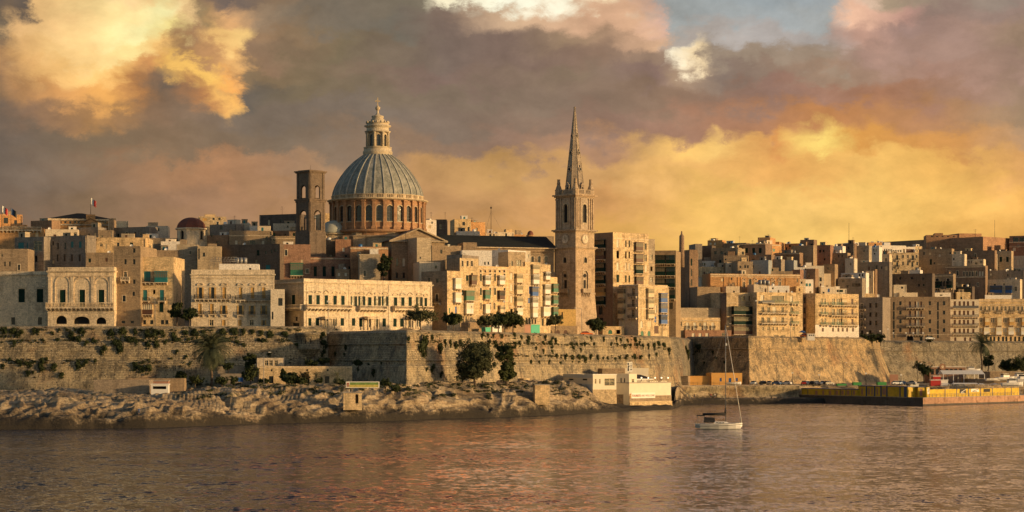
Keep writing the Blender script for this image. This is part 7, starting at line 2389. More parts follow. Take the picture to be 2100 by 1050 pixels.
q = MB(); q.box(-0.12, b.W + 0.12, -0.12, -0.002, z1 - 0.25, z1 + 0.06, M['whitep']); q.build('coping', b.root)
CA = b
b = Bld('narrow cream cafe wing with two slot windows on its shaded flank next to the terrace', 1290, 668, 1306, 671, 766.5, 'cafe', 10, xs=1264, name='cafe_wing', cat='cafe', z0=-1.0, group='cafe buildings on the rocks', side='cafe', par=0.4)
b.win('k', '1298', 777, 787, 5).win('n', '1273.5 1280.5', 776, 787, 3, 'l').done()
q = MB(); s_, zc = b.hit(1290, 809)
q.box(-0.1, -0.001, 0.02, b.T, 0, zc, M['tan']); q.build('stone_footing', b.root)
b = Bld('cream sea wall terrace with a long lettered banner and a tan stone base', 1290.3, 667.6, 1376, 681.5, 786, 'cafe', 13, name='cafe_terrace', cat='terrace', z0=-1.2, par=0.0, group='cafe buildings on the rocks')
b.done()
s_, zc = b.hit(1290.3, 812); s_, zd = b.hit(1290.3, 824)
q = MB(); q.box(-0.02, b.W + 0.1, -0.12, -0.001, zd + 0.05, zc, M['tan']); q.build('stone_footing', b.root)
q = MB(); q.box(-0.03, b.W + 0.2, -0.35, -0.001, 0, zd, M['gold']); q.build('stone_step', b.root)
q = MB()
Hh = b.H
q.box(0.02, b.W - 0.02, 0.05, 0.2, Hh + 0.255, Hh + 0.3, M['cafe'])
for (xa, xb) in ((1314, 1328), (1332, 1350), (1354, 1369)):
 sa, _ = b.hit(xa, 786); sb, _ = b.hit(xb, 786)
 q.box(sa, sb, 0.0, 0.18, Hh + 0.30, Hh + 0.62, M['cafe'])
 for s in np.linspace(sa + 0.15, sb - 0.15, 6): q.box(s - 0.12, s + 0.12, -0.03, -0.001, Hh + 0.34, Hh + 0.56, M['black'])
q.build('parapet', b.root)
TE = b
# banner
sa, zt = b.hit(1291, 805.5); sb, zb_ = b.hit(1343, 816)
s2, z2 = b.hit(1343, 803)
ban = empty('banner', b.world(sa, -0.16, zb_), b.th, 'long white banner with red brown lettering on the cafe sea wall', 'banner')
Wb = sb - sa; Hb = zt - zb_
q = MB(); q.box(0.7, Wb, 0.02, 0.07, 0, Hb, M['cafe'].copy());
M['banner'] = paint('white vinyl', (0.80, 0.76, 0.66), 0.5, 0.03)
q = MB(); q.box(0.75, Wb, 0.02, 0.07, 0.0, Hb, M['banner']); q.build('sheet', ban)
me, w1 = text_mesh('TOURISTS', 0.9, M['letter'], 0.03)
me2, w2 = text_mesh('ARE WELCOME', 0.9, M['letter'], 0.0)
tot = Wb - 1.25
k = tot / (w1 + 0.3 + w2)
o = inst('lettering', me, ban, (0.95, 0.0, Hb * 0.28), 0); o.rotation_euler = (math.pi / 2, 0, 0); o.scale = (k, 1.0, 1)
o = inst('lettering', me2, ban, (0.95 + (w1 + 0.3) * k, 0.0, Hb * 0.28), 0); o.rotation_euler = (math.pi / 2, 0, 0); o.scale = (k, 1.0, 1)
q = MB()
for (x, z, r) in ((0.3, 0.9, 0.28), (0.15, 1.3, 0.12), (0.45, 1.35, 0.12), (0.3, 0.45, 0.22), (0.55, 0.6, 0.1), (0.1, 0.6, 0.1)):
 q.box(x - r, x + r, 0.01, 0.05, z - r, z + r, M['letter'] if r < 0.2 else M['ochre'])
q.build('emblem', ban)
# awning of the cafe terrace
aw = empty('awning', b.world(1.0, 4, Hh), b.th, 'dark pitched awning on posts over the cafe terrace', 'awning')
s0, z0_ = b.hit(1306, 768.5); s1, z1_ = b.hit(1346, 776.5)
q = MB()
x0 = s0 - 1.0 + 0.5; x1 = s1 - 1.0
h0 = z0_ - Hh; h1 = z1_ - Hh
q.face([(x0, -2.8, h1), (x1, -2.8, h1), (x1 - 1.6, 1.5, h0), (x0, 1.5, h0)], M['sailcover'])
q.face([(x1, -2.8, h1), (x1, 5.5, h1), (x1 - 1.6, 1.5, h0)], M['sailcover'])
q.face([(x1, 5.5, h1), (x0, 5.5, h1), (x0, 1.5, h0), (x1 - 1.6, 1.5, h0)], M['sailcover'])
q.box(x0, x1, -2.82, -2.8, h1 - 0.3, h1, M['whitep'])
q.build('canopy', aw)
for x in np.linspace(x0 + 0.1, x1 - 0.1, 4):
 p_ = MB(); p_.box(x - 0.06, x + 0.06, -2.75, -2.63, 0, h1, M['iron']); p_.build('post', aw)
M['lampglow'] = base_mat('lit lamp globe')[0]
lb_ = M['lampglow'].node_tree.nodes['Principled BSDF']
lb_.inputs['Base Color'].default_value = (0.9, 0.85, 0.7, 1)
lb_.inputs['Emission Color'].default_value = (1.0, 0.82, 0.55, 1)
lb_.inputs['Emission Strength'].default_value = 1.6
for i, px in enumerate((1318, 1332, 1346, 1359, 1372.5)):
 s, z = b.hit(px, 776.5)
 l = empty('globe_lamp', b.world(s, 0.5, Hh), b.th, f'white globe lamp on a short post, {ORD[i]} from the left along the cafe terrace', 'lamp', 'globe lamps of the cafe terrace')
 q = MB(); q.tube((0, 0, 0), (0, 0, z - Hh), 0.05, 0.05, M['iron'], 6); q.build('post', l)
 q = MB(); q.lathe([(0.06, z - Hh), (0.2, z - Hh + 0.1), (0.26, z - Hh + 0.26), (0.2, z - Hh + 0.42), (0.05, z - Hh + 0.5)], M['lampglow'], 12); q.build('globe', l)
sg = empty('pylon_sign', P(1291.5, 766, 672), 0.2, 'upright white sign with black painted marks standing on the cafe roof', 'sign')
q = MB(); hh = ZP(742, 672) - ZP(766, 672)
q.box(-0.85, 0.85, -0.06, 0.06, 0.5, hh, M['banner']); q.build('sign_board', sg)
q = MB(); q.box(-0.05, 0.05, -0.05, 0.05, -0.3, 0.5, M['iron']); q.build('post', sg)
q = MB()
for (x, z, w, h) in ((-0.5, 3.0, 0.22, 0.3), (-0.35, 2.3, 0.25, 0.22), (-0.5, 1.7, 0.18, 0.5), (-0.48, 1.1, 0.24, 0.3), (0.4, 3.0, 0.2, 0.09), (0.42, 2.4, 0.24, 0.14), (0.4, 1.9, 0.08, 0.2), (0.42, 1.2, 0.26, 0.12), (0.3, 1.35, 0.08, 0.1), (0.55, 1.35, 0.08, 0.1)):
 q.box(x - w, x + w, -0.09, -0.062, z - h, z + h, M['black'])
q.build('painted_marks', sg)
b = W_('plain pale store building behind the cafe with a flat parapet', 1282, 1330, 754.5, 694, 'cream', 8, 8, z0=5.5, name='store', cat='store') if False else None
SHIFT = False
b = W_('plain cream store room rising behind the cafe roof', 1280, 1330, 755, 690, 'cafe', 6, 8, z0=3.0, name='store', cat='store'); b.done()
b = W_('dull brown store room left of the cream one behind the cafe', 1235, 1282, 755.5, 688, 'tan', 10, 7, z0=4.0, name='store', cat='store'); b.done()
b = W_('shed wall toned brown as shaded orange, between cafe and ochre house', 1352, 1411, 771, 788, 'tan', -14, 8, z0=5.0, name='shed', cat='shed'); b.win('b', '1371', 776, 786, 6).done()  # orange wall with its shade put into the brown colour
b = W_('long orange ochre single-storey wing with a blue-grey roof box', 1412, 1459, 771, 790, 'orangewall', 4, 10, z0=5.0, name='house', cat='house'); b.course(772, 0.2, 0.1, 'orangewall').done()
b = W_('orange ochre house with three blue shutters by the quay road', 1459, 1522, 765, 789, 'orangewall', 4, 12, z0=5.0, name='house', cat='house')
b.win('u', '1478 1511', 775, 782, 4.6).win('u', '1497', 775, 785, 5.6).done()
# rocks and retaining wall of the road
rw = empty('retaining_wall', P(1384, 800, 766), 0, 'rough stained wall holding up the quay road right of the cafe', 'retaining wall')
pl = [(1362, 756), (1384, 762), (1440, 770), (1500, 774), (1560, 776), (1640, 781)]
pts = [Vector((XP(a, d), d)) for a, d in pl]
org = Vector(rw.location)
rows = []
for k, (z, off) in enumerate([(6.35, 0.0), (5.9, 0.15), (5.0, 0.2), (4.2, -0.5), (3.2, -0.9), (2.3, -0.4), (1.2, 0.4)]):
 pp = offset_path(pts, off)
 row = []
 for i in range(len(pp) - 1):
  for t in range(14): row.append(pp[i].lerp(pp[i + 1], t / 14))
 row.append(pp[-1]); rows.append([(v.x, v.y, z) for v in row])
V = np.array(rows)
nn = fbm(V[:, :, 0] * 0.3, V[:, :, 2] * 0.7 + 3, 4, 61)
V[:, :, 1] += nn * 1.1 * np.array([0.1, 0.2, 0.6, 1, 1, 1, 0.6])[:, None]
V -= np.array(org)
q = MB(); q.grid(V[::-1], M['bast']); q.build('rough_face', rw)
q = MB()
for i in range(len(pts) - 1):
 a, c = pts[i] - org.xy, pts[i + 1] - org.xy
 q.face([(a.x, a.y - 0.15, 6.36 - org.z), (c.x, c.y - 0.15, 6.36 - org.z), (c.x, c.y + 2.4, 6.36 - org.z), (a.x, a.y + 2.4, 6.36 - org.z)], M['concrete'])
 q.face([(a.x, a.y - 0.15, 6.0 - org.z), (c.x, c.y - 0.15, 6.0 - org.z), (c.x, c.y - 0.15, 6.36 - org.z), (a.x, a.y - 0.15, 6.36 - org.z)], M['concrete'])
q.build('coping', rw)
def railing(label, pts3, h=1.05, mat='iron', step=2.0, group='railings of the waterfront', name='railing'):
 r = empty(name, pts3[0], 0, label, 'railing', group)
 q = MB()
 o = Vector(pts3[0])
 for a, c in zip(pts3, pts3[1:]):
  a = Vector(a) - o; c = Vector(c) - o
  L = (c - a).length
  for zz in (h, h * 0.55):
   q.tube(a + Vector((0, 0, zz)), c + Vector((0, 0, zz)), 0.04, 0.04, M[mat], 5)
  n = max(1, int(L / step))
  for i in range(n + 1):
   p = a.lerp(c, i / n)
   q.tube(p - Vector((0, 0, 0.1)), p + Vector((0, 0, h)), 0.045, 0.045, M[mat], 5)
 q.build('rails', r)
 return r
railing('thin railing along the road in front of the orange ochre house', [(p.x, p.y + 0.3, 6.36) for p in pts[:4]])
# stairs
st = empty('steps', P(1384, 822, 745), 0, 'pale steps with handrails slanting down beside the cafe', 'steps')
q = MB()
A_ = Vector((XP(1386, 752), 752, 6.4)); B_ = Vector((XP(1415, 748), 748, 1.9))
n = 16
o = Vector(st.location)
for i in range(n):
 a = A_.lerp(B_, i / n) - o; c = A_.lerp(B_, (i + 1) / n) - o
 q.box(a.x, c.x, a.y - 0.9, a.y + 0.9, c.z - 0.5, c.z + 0.02, M['concrete'])
q.build('treads', st)
for s in (-0.9, 0.9):
 q = MB(); q.tube(A_ - o + Vector((0, s, 1.0)), B_ - o + Vector((0, s, 1.0)), 0.06, 0.06, M['steel'], 5)
 for i in range(0, n + 1, 4):
  p = A_.lerp(B_, i / n) - o; q.tube(p + Vector((0, s, -0.2)), p + Vector((0, s, 1.0)), 0.04, 0.04, M['steel'], 5)
 q.build('handrail', st)
# quay
QZ = 2.6
qa = [(1628, 785), (1893, 722), (2096, 772), (2110, 800), (1700, 815)]
qp = [Vector((XP(a, d), d)) for a, d in qa]
qr = empty('quay', (qp[1].x, qp[1].y, 0), 0, 'low concrete quay with left side coloured dark as shade, right side brown as sunlit', 'quay')
pp = [(p.x - qp[1].x, p.y - qp[1].y) for p in qp]
M['quaylit'] = mat_bastion('sunlit quay concrete', (0.40, 0.24, 0.15))  # warm tone painted for the quay's lit side, unused
M['tide'] = M['darkconc']
q = MB()
for i in range(5):
 a, c = pp[i], pp[(i + 1) % 5]
 dark = i == 0  # left side's shade is painted as a darker concrete
 m_ = M['darkconc'] if dark else M['litconc'] if 'litconc' in M else None
 if m_ is None:
  M['litconc'] = stone('sunlit brown concrete', (0.42, 0.25, 0.16), bw=6, bh=3.4, stain=0.7, patch=0.7, mortar=0.5)  # sunlight painted as a warm brown on the other sides
  m_ = M['litconc']
 q.face([(a[0], a[1], 0.55), (c[0], c[1], 0.55), (c[0], c[1], QZ), (a[0], a[1], QZ)], m_)
 q.face([(a[0], a[1], -3), (c[0], c[1], -3), (c[0], c[1], 0.55), (a[0], a[1], 0.55)], M['darkconc'])
q.face([(x, y, QZ) for x, y in pp], M['concrete'])
q.build('quay_block', qr)
q = MB()
for i in (0, 1):
 a, c = Vector(pp[i]), Vector(pp[i + 1])
 d = (c - a).normalized(); nrm = Vector((d.y, -d.x))
 o_ = 0.12
 q.prism([tuple(a + nrm * o_), tuple(c + nrm * o_), tuple(c - nrm * 0.5), tuple(a - nrm * 0.5)], QZ + 0.004, QZ + 0.22, M['concrete'])
q.build('kerb', qr)
def along(p0, p1, px):
 """point on the line p0-p1 seen at column px"""
 k = (px - 1050) / F
 d = p1 - p0
 t = (p0.x - k * p0.y) / (k * d.y - d.x)
 return p0 + d * t
LQ0, LQ1 = qp[0], qp[1]
dl = (LQ1 - LQ0).normalized(); nl_ = Vector((dl.y, -dl.x))
def hutrow(label, x0, x1, yt, inset, doors, posts, roofc='navy', T=3.4):
 a = along(LQ0 - nl_ * inset, LQ1 - nl_ * inset, x0); c = along(LQ0 - nl_ * inset, LQ1 - nl_ * inset, x1)
 b = Bld(label, x0, a.y, x1, c.y, yt, 'yellowp', T, name='bathing_huts', cat='bathing huts', z0=QZ + 0.004, par=0.0, roof=roofc, group='yellow bathing huts on the quay')
 for (k, x, w) in doors:
  b.win(k, x, yt + 4.5, 809.5, w, name='door')
 b.done()
 for (x, w) in posts:
  s, z = b.hit(x, yt)
  q = MB(); wm = w * a.y / F
  q.box(s - wm / 2, s + wm / 2, -0.12, -0.002, 0, b.H, M['navy']); q.build('post', b.root)
 return b
SH['r'] = 'rust'
M['rust2'] = M['rust']
h1 = hutrow('long yellow bathing hut row with eight narrow dusty doors under a blue-grey roof', 1644, 1757, 797, 1.2, [('r', 1660, 5), ('r', 1674, 5), ('r', 1688, 4), ('r', 1702, 5), ('r', 1716, 5), ('r', 1727.5, 5), ('r', 1739, 5), ('r', 1751, 5)], [(1657, 0.8), (1712.5, 0.8), (1723.5, 0.8), (1735, 0.8), (1747, 0.8)])
h2 = hutrow('taller yellow and blue bathing huts with broad blue pillars', 1760, 1862, 792, 2.2, [('r', 1768, 5), ('r', 1782, 4), ('r', 1788, 4), ('r', 1799, 4), ('r', 1813, 8)], [(1777, 4), (1794, 4), (1807, 4), (1819, 3.5), (1857, 8), (1846, 3)])
tq = empty('straw_umbrella', P(1841, 812, 745), 0, 'grey conical straw umbrella hut in front of the blue pillars', 'straw umbrella')
tq.location.z = QZ
q = MB(); q.lathe([(2.2, 1.6), (2.25, 1.75), (0.15, 3.1)], M['thatch'], 14, smooth=False); q.build('thatch', tq)
q = MB(); q.tube((0, 0, 0), (0, 0, 1.8), 0.08, 0.08, M['bark'], 6); q.build('post', tq)
# corner kiosk and banner fence
RQ0, RQ1 = qp[1], qp[2]
dr = (RQ1 - RQ0).normalized(); nr_ = Vector((dr.y, -dr.x))
def rpt(px, inset): return along(RQ0 - nr_ * inset, RQ1 - nr_ * inset, px)
a = rpt(1886, 6.0)
b = W_('yellow corner kiosk with a blue eave and a rusty door', 1883, 1898, 794.5, rpt(1893, 4).y + 3, 'yellowp', 10, 4, z0=QZ + 0.004, name='kiosk', cat='kiosk', par=0.0, roof='navy')
b.win('r', '1889', 797, 812, 5, name='door').done()
kp = empty('sign_pillar', Vector((*rpt(1902, 2.5), QZ)), math.atan2(dr.y, dr.x), 'slanting yellow pillar carrying a white and black poster', 'sign pillar')
q = MB(); q.face([(-0.9, -0.3, 0), (0.7, -0.3, 0), (1.0, -0.3, 3.6), (-1.1, -0.3, 3.6)], M['yellowp']); q.face([(0.7, -0.3, 0), (0.7, 0.5, 0), (1.0, 0.5, 3.6), (1.0, -0.3, 3.6)], M['yellowp']); q.face([(-0.9, 0.5, 0), (-0.9, -0.3, 0), (-1.1, -0.3, 3.6), (-1.1, 0.5, 3.6)], M['yellowp']); q.face([(0.7, 0.5, 0), (-0.9, 0.5, 0), (-1.1, 0.5, 3.6), (1.0, 0.5, 3.6)], M['yellowp']); q.face([(-1.1, -0.3, 3.6), (1.0, -0.3, 3.6), (1.0, 0.5, 3.6), (-1.1, 0.5, 3.6)], M['yellowp']); q.build('pillar', kp)
q = MB(); q.box(-0.65, 0.6, -0.36, -0.31, 1.2, 3.4, M['banner']); q.build('poster', kp)
q = MB()
for (x, z, w, h) in ((-0.15, 3.15, 0.35, 0.1), (0.15, 2.6, 0.2, 0.25), (-0.1, 2.1, 0.3, 0.12), (-0.2, 1.6, 0.15, 0.2)): q.box(x - w, x + w, -0.38, -0.361, z - h, z + h, M['black'])
q.build('painted_marks', kp)
fc = empty('banner_fence', Vector((*rpt(1906, 3), QZ)), math.atan2(dr.y, dr.x), 'long yellow panel fence with blue posts and black and white banners along the quay', 'fence')
f0 = rpt(1906, 3)
def fs(px): return (rpt(px, 3) - f0).length
cols = [1906, 1938, 1962, 1986, 2011, 2035, 2061, 2074, 2091]
for i, (xa, xb) in enumerate(zip(cols, cols[1:])):
 q = MB(); q.box(fs(xa) + 0.21, fs(xb) - 0.21, 0, 0.08, 0.02, 2.75, M['yellowp']); q.build('panel', fc)
for x in cols:
 q = MB(); q.box(fs(x) - 0.2, fs(x) + 0.2, -0.05, 0.15, 0, 2.8, M['navy']); q.build('post', fc)
rr = random.Random(3)
for (xa, xb, za, zb_, inv) in ((1968, 1980.5, 1.2, 2.7, True), (1991, 2007, 1.6, 2.7, False), (2017, 2030, 1.5, 2.6, True)):
 q = MB(); q.box(fs(xa), fs(xb), -0.09, -0.01, za, zb_, M['black'] if inv else M['banner'])
 L = fs(xb) - fs(xa)
 if xa != 2017:
  for k in range(4):
   u = fs(xa) + L * (0.12 + 0.2 * k)
   z = za + (zb_ - za) * (0.25 + 0.17 * k)
   q.face([(u, -0.11, z - 0.12), (u + L * 0.3, -0.11, z + 0.08), (u + L * 0.34, -0.11, z + 0.26), (u + L * 0.05, -0.11, z + 0.08)], M['banner'] if inv else M['black'])
  q.box(fs(xa) + L * 0.2, fs(xb) - L * 0.25, -0.12, -0.111, za + 0.1, za + 0.25, M['banner'] if inv else M['black'])
 q.build('banner', fc)
railing('thin grey railing along the right edge of the quay', [(*rpt(1905, 0.5), QZ + 0.2), (*rpt(2094, 0.5), QZ + 0.2)], 1.1, 'steel', 2.4)
# ground behind the quay already carries the road; restaurants and boats at the right
b = W_('red brown wooden restaurant with a round arched sign gable', 1906, 1980, 753, 862, 'red', 4, 8, z0=5.5, name='restaurant', cat='restaurant', par=0.0, roof='canvas')
b.win('n', '1912 1922 1931 1942 1951 1960 1970', 757, 768, 6).done()
s, z = b.hit(1932.5, 752)
q = MB(); q.lathe([(1.25, 0), (1.25, 0.4)], M['red'], 20); q.lathe([(0.55, 0.4), (0.55, 0.45)], M['pale'], 16)
o = q.build('round_gable', b.root, (s, -0.05, z)); o.rotation_euler = (math.pi / 2, 0, 0)
# marquee
mq = empty('marquee', P(1934, 786, 836), 0.05, 'white open-sided marquee with a pitched roof on slim posts', 'marquee')
mp = 836 / F
Wm = (2021 - 1934) * mp; z0m = 0; ze = (786 - 767.5) * mp; zr = (786 - 759.5) * mp
q = MB()
n = 4
Dm = 9.0
for i in range(n):
 a, c = Wm * i / n, Wm * (i + 1) / n
 q.face([(a, 0, ze), (c - 0.05, 0, ze), (c - 0.05, Dm / 2, zr), (a, Dm / 2, zr)], M['canvas']); q.face([(a, Dm / 2, zr), (c - 0.05, Dm / 2, zr), (c - 0.05, Dm, ze), (a, Dm, ze)], M['canvas'])
q.face([(0, 0, ze), (0, Dm / 2, zr), (0, Dm, ze)], M['canvas']); q.face([(Wm, 0, ze), (Wm, Dm, ze), (Wm, Dm / 2, zr)], M['canvas'])
q.build('canopy', mq)
for i in range(n + 1):
 for y in (0.05, Dm - 0.15):
  q = MB(); q.box(Wm * i / n - 0.12 + (0.12 if i == 0 else -0.12 if i == n else 0), Wm * i / n + 0.12 + (0.12 if i == 0 else -0.12 if i == n else 0), y, y + 0.2, -0.5, ze - 0.01, M['whitep']); q.build('post', mq)
q = MB(); q.box(-1, Wm + 1, -1, Dm + 1, -3.5, -0.5, M['tan']); q.build('platform', mq)
for i in range(7):
 t = empty('table', mq.matrix_world @ Vector((1.5 + i * 2.2, 2.0, -0.5)) if False else Vector((mq.location.x + 1.5 + i * 2.2, mq.location.y + 2.0, mq.location.z - 0.5)), 0, f'dark cafe table under the marquee, {ORD[i]} from the left', 'table', 'tables under the marquee')
 q = MB(); q.box(-0.6, 0.6, -0.4, 0.4, 0.7, 0.78, M['brownp']); q.build('table_top', t)
 q = MB(); q.box(-0.06, 0.06, -0.06, 0.06, 0, 0.7, M['iron']); q.build('leg', t)
def kiosk(label, x0, x1, yt, D, mat, z0=5.6, T=3, name='kiosk', cat='kiosk'):
 b = W_(label, x0, x1, yt, D, mat, 4, T, z0=z0, name=name, cat=cat, par=0.0, roof='canvas'); b.done(); return b
kiosk('stacked pink and red kiosk boxes left of the marquee', 1914, 1929, 772, 812, 'redp')
kiosk('long low bright red counter below the pink boxes', 1909, 1929, 780, 804, 'redp', T=2)
kiosk('white and red advertising box right of the red counter', 1930, 1944, 780, 806, 'whitep', T=2)
kiosk('white tile-fronted kiosk between yellow kiosk and red counter', 1866, 1884, 788, 790, 'whitep', T=3)
def tent(label, px, D, w, ybase, yt, pointed=True):
 r = empty('tent', P(px, ybase, D), 0.1, label, 'tent', 'white tents behind the quay fence')
 r.location.z = 5.9
 h = max(0.8, ZP(yt, D) - 5.9)
 q = MB()
 W2 = w * D / F / 2
 e = h * 0.55
 if pointed:
  for a in range(4):
   c0 = [(-W2, -W2), (W2, -W2), (W2, W2), (-W2, W2)][a]; c1 = [(-W2, -W2), (W2, -W2), (W2, W2), (-W2, W2)][(a + 1) % 4]
   m0 = (c0[0] * 0.35, c0[1] * 0.35); m1 = (c1[0] * 0.35, c1[1] * 0.35)
   q.face([(*c0, e), (*c1, e), (*m1, e + (h - e) * 0.35), (*m0, e + (h - e) * 0.35)], M['canvas']); q.face([(*m0, e + (h - e) * 0.35), (*m1, e + (h - e) * 0.35), (0, 0, h)], M['canvas'])
 else:
  q.face([(-W2, -1.6, e), (W2, -1.6, e), (W2 * 0.9, 0, h), (-W2 * 0.9, 0, h)], M['canvas']); q.face([(-W2 * 0.9, 0, h), (W2 * 0.9, 0, h), (W2, 1.6, e), (-W2, 1.6, e)], M['canvas'])
  q.face([(-W2, -1.6, e), (-W2 * 0.9, 0, h), (-W2, 1.6, e)], M['canvas']); q.face([(W2, -1.6, e), (W2, 1.6, e), (W2 * 0.9, 0, h)], M['canvas'])
 q.build('canopy', r)
 for sx in (-1, 1):
  for sy in (-1, 1):
   q = MB(); yy = W2 if pointed else 1.6
   q.tube((sx * W2 * 0.97, sy * yy * 0.97, -0.3), (sx * W2 * 0.97, sy * yy * 0.97, e), 0.05, 0.05, M['whitep'], 5); q.build('leg', r)
for i, x in enumerate((1938, 1960, 1971, 1982, 1994)):
 tent(['white awning box below the advertising box', 'first of four overlapping white sunshades', 'second of four overlapping white sunshades', 'third of four overlapping white sunshades', 'last and widest of four overlapping white sunshades'][i], x, 800 + i * 2, 14 if i < 4 else 20, 790, 785 + (i == 0), False)
tent('small domed white tent right of the sunshades', 2010, 806, 12, 792, 787, True)
tent('peaked white tent behind the blue fence post', 2014, 800, 20, 795, 791, True)
tent('wide peaked white tent near the right end of the fence', 2040, 800, 26, 796, 790, True)
b = W_('rubble terrace wall stepping down behind the boats', 2000, 2200, 777, 826, 'tan', 4, 20, z0=4.5, name='terrace_wall', cat='wall'); b.done()
b = W_('upper rubble terrace wall below the dark trees', 2030, 2200, 762, 850, 'tan', 4, 16, z0=4.5, name='terrace_wall', cat='wall'); b.done()
b = W_('white hoarding panel standing against the far wall', 1825, 1842, 768, 812, 'rust', 0, 0.3, z0=5.8, name='hoarding', cat='hoarding'); b.done()
for i, (x0, x1, yt) in enumerate(((1717, 1736, 787), (1750, 1767, 784), (1800, 1818, 783.5))):
 b = W_(['left green netted skip on the road', 'middle green netted skip on the road', 'right green netted skip on the road'][i], x0, x1, yt, 790 + i * 4, 'greennet', 3, 2.5, z0=6.0, name='skip', cat='skip', group='green netted skips'); b.done()
def motor_boat(label, px, D, L, rz, z=0.0, group='motor boats at the right', cabin=True, y=None):
 r = empty('motor_boat', Vector((XP(px, D), D, z)), rz, label, 'boat', group)
 q = MB()
 sec = [(-0.5, 0.15, 0.95), (-0.3, 0.19, 1.0), (0.0, 0.2, 1.05), (0.25, 0.17, 1.15), (0.42, 0.08, 1.3), (0.5, 0.01, 1.4)]
 V = []
 for (t, hw, zt) in sec:
  x = t * L; w = hw * L; k = L / 8
  V.append([(x, -w, zt * k), (x, -w * 0.75, 0.25 * k), (x, 0, -0.3 * k), (x, w * 0.75, 0.25 * k), (x, w, zt * k)])
 for a, c in zip(V, V[1:]):
  for i in range(4): q.face([a[i], c[i], c[i + 1], a[i + 1]], M['hull'], True)
  q.face([a[0], a[4], c[4], c[0]], M['hull'])
 q.face(V[0][::-1], M['hull'])
 q.build('hull', r)
 if cabin:
  k = L / 8
  q = MB(); q.box(-0.2 * L, 0.15 * L, -0.13 * L, 0.13 * L, 1.0 * k, 1.75 * k, M['hull']); q.box(-0.24 * L, 0.1 * L, -0.14 * L, 0.14 * L, 2.25 * k, 2.33 * k, M['hull']); q.build('cabin', r)
  q = MB(); q.box(-0.18 * L, 0.1 * L, -0.125 * L, 0.125 * L, 1.751 * k, 2.249 * k, M['glass'], skip='ud'); q.build('windscreen', r)
 return r
motor_boat('white cabin boat drawn up behind the right end of the fence', 2076, 798, 8.5, 0.15, 5.9)
motor_boat('white motor cruiser at the right edge above the fence', 2098, 806, 11, 3.3, 6.8)
motor_boat('white tarpaulin covered boat on the slope below the dark trees', 2062, 822, 8, 0.4, 7.8)
motor_boat('second covered boat at the right edge of the slope', 2092, 826, 9, 0.2, 8.0)
motor_boat('dark hulled dinghy between marquee and covered boats', 2036, 820, 6, 0.3, 7.6, cabin=False)
motor_boat('small white boat with windows behind the marquee roof', 1992, 866, 7.5, 0.1, 10.6)
motor_boat('white open boat on a trailer in front of the orange ochre house', 1505, 779, 5.4, 0.05, 6.6, cabin=False)
def car(label, px, D, z, rz, mat, seed=0):
 r = empty('parked_car', Vector((XP(px, D), D, z)), rz, label, 'car', 'cars parked along the quay road')
 prof = [(-2.05, 0.35), (-2.1, 0.75), (-1.95, 0.98), (-1.0, 1.05), (0.75, 1.0), (1.6, 0.85), (2.05, 0.65), (2.1, 0.35)]
 q = MB()
 n = len(prof)
 for i in range(n):
  a, c = prof[i], prof[(i + 1) % n]
  q.face([(c[0], -0.84, c[1]), (a[0], -0.84, a[1]), (a[0], 0.84, a[1]), (c[0], 0.84, c[1])], mat)
 q.face([(x, -0.84, z_) for x, z_ in prof][::-1], mat); q.face([(x, 0.84, z_) for x, z_ in prof], mat)
 q.build('body', r)
 q = MB()
 lo = [(-1.75, -0.76, 1.02), (0.85, -0.76, 1.0), (0.85, 0.76, 1.0), (-1.75, 0.76, 1.02)]; hi = [(-1.35, -0.6, 1.44), (0.15, -0.6, 1.46), (0.15, 0.6, 1.46), (-1.35, 0.6, 1.44)]
 for i in range(4): q.face([lo[i], lo[(i + 1) % 4], hi[(i + 1) % 4], hi[i]], M['glass'])
 q.build('windows', r)
 q = MB(); q.face([(x, y, z_ + 0.002) for x, y, z_ in hi], mat); q.face([(x * 1.0, y, z_ + 0.05) for x, y, z_ in hi], mat)
 for i in range(4): a, c = hi[i], hi[(i + 1) % 4]; q.face([(a[0], a[1], a[2]), (c[0], c[1], c[2]), (c[0], c[1], c[2] + 0.05), (a[0], a[1], a[2] + 0.05)], mat)
 q.build('car_roof', r)
 for sx in (-1.3, 1.35):
  for sy in (-0.8, 0.8):
   q = MB(); q.lathe([(0.32, -0.1), (0.32, 0.1)], M['iron'], 12); q.lathe([(0.17, -0.11), (0.17, 0.115)], M['steel'], 8)
   o = q.build('wheel', r, (sx, sy, 0.32)); o.rotation_euler = (math.pi / 2, 0, 0)
 for sy in (-0.6, 0.6):
  q = MB(); q.box(2.02, 2.12, sy - 0.16, sy + 0.16, 0.52, 0.66, M['whitep']); q.build('headlight', r)
 return r
def carpaint(n, c): return paint(n, c, 0.25, 0.04, 0.1)
CP = {'white': carpaint('white car paint', (0.7, 0.7, 0.68)), 'black': carpaint('black car paint', (0.02, 0.02, 0.022)), 'beige': carpaint('beige car paint', (0.5, 0.4, 0.28)), 'blue': carpaint('blue car paint', (0.06, 0.14, 0.30)),
      'silver': carpaint('silver car paint', (0.4, 0.41, 0.42)), 'red': carpaint('red car paint', (0.4, 0.04, 0.03)), 'orange': carpaint('orange car paint', (0.75, 0.16, 0.03))}
rc = random.Random(4)
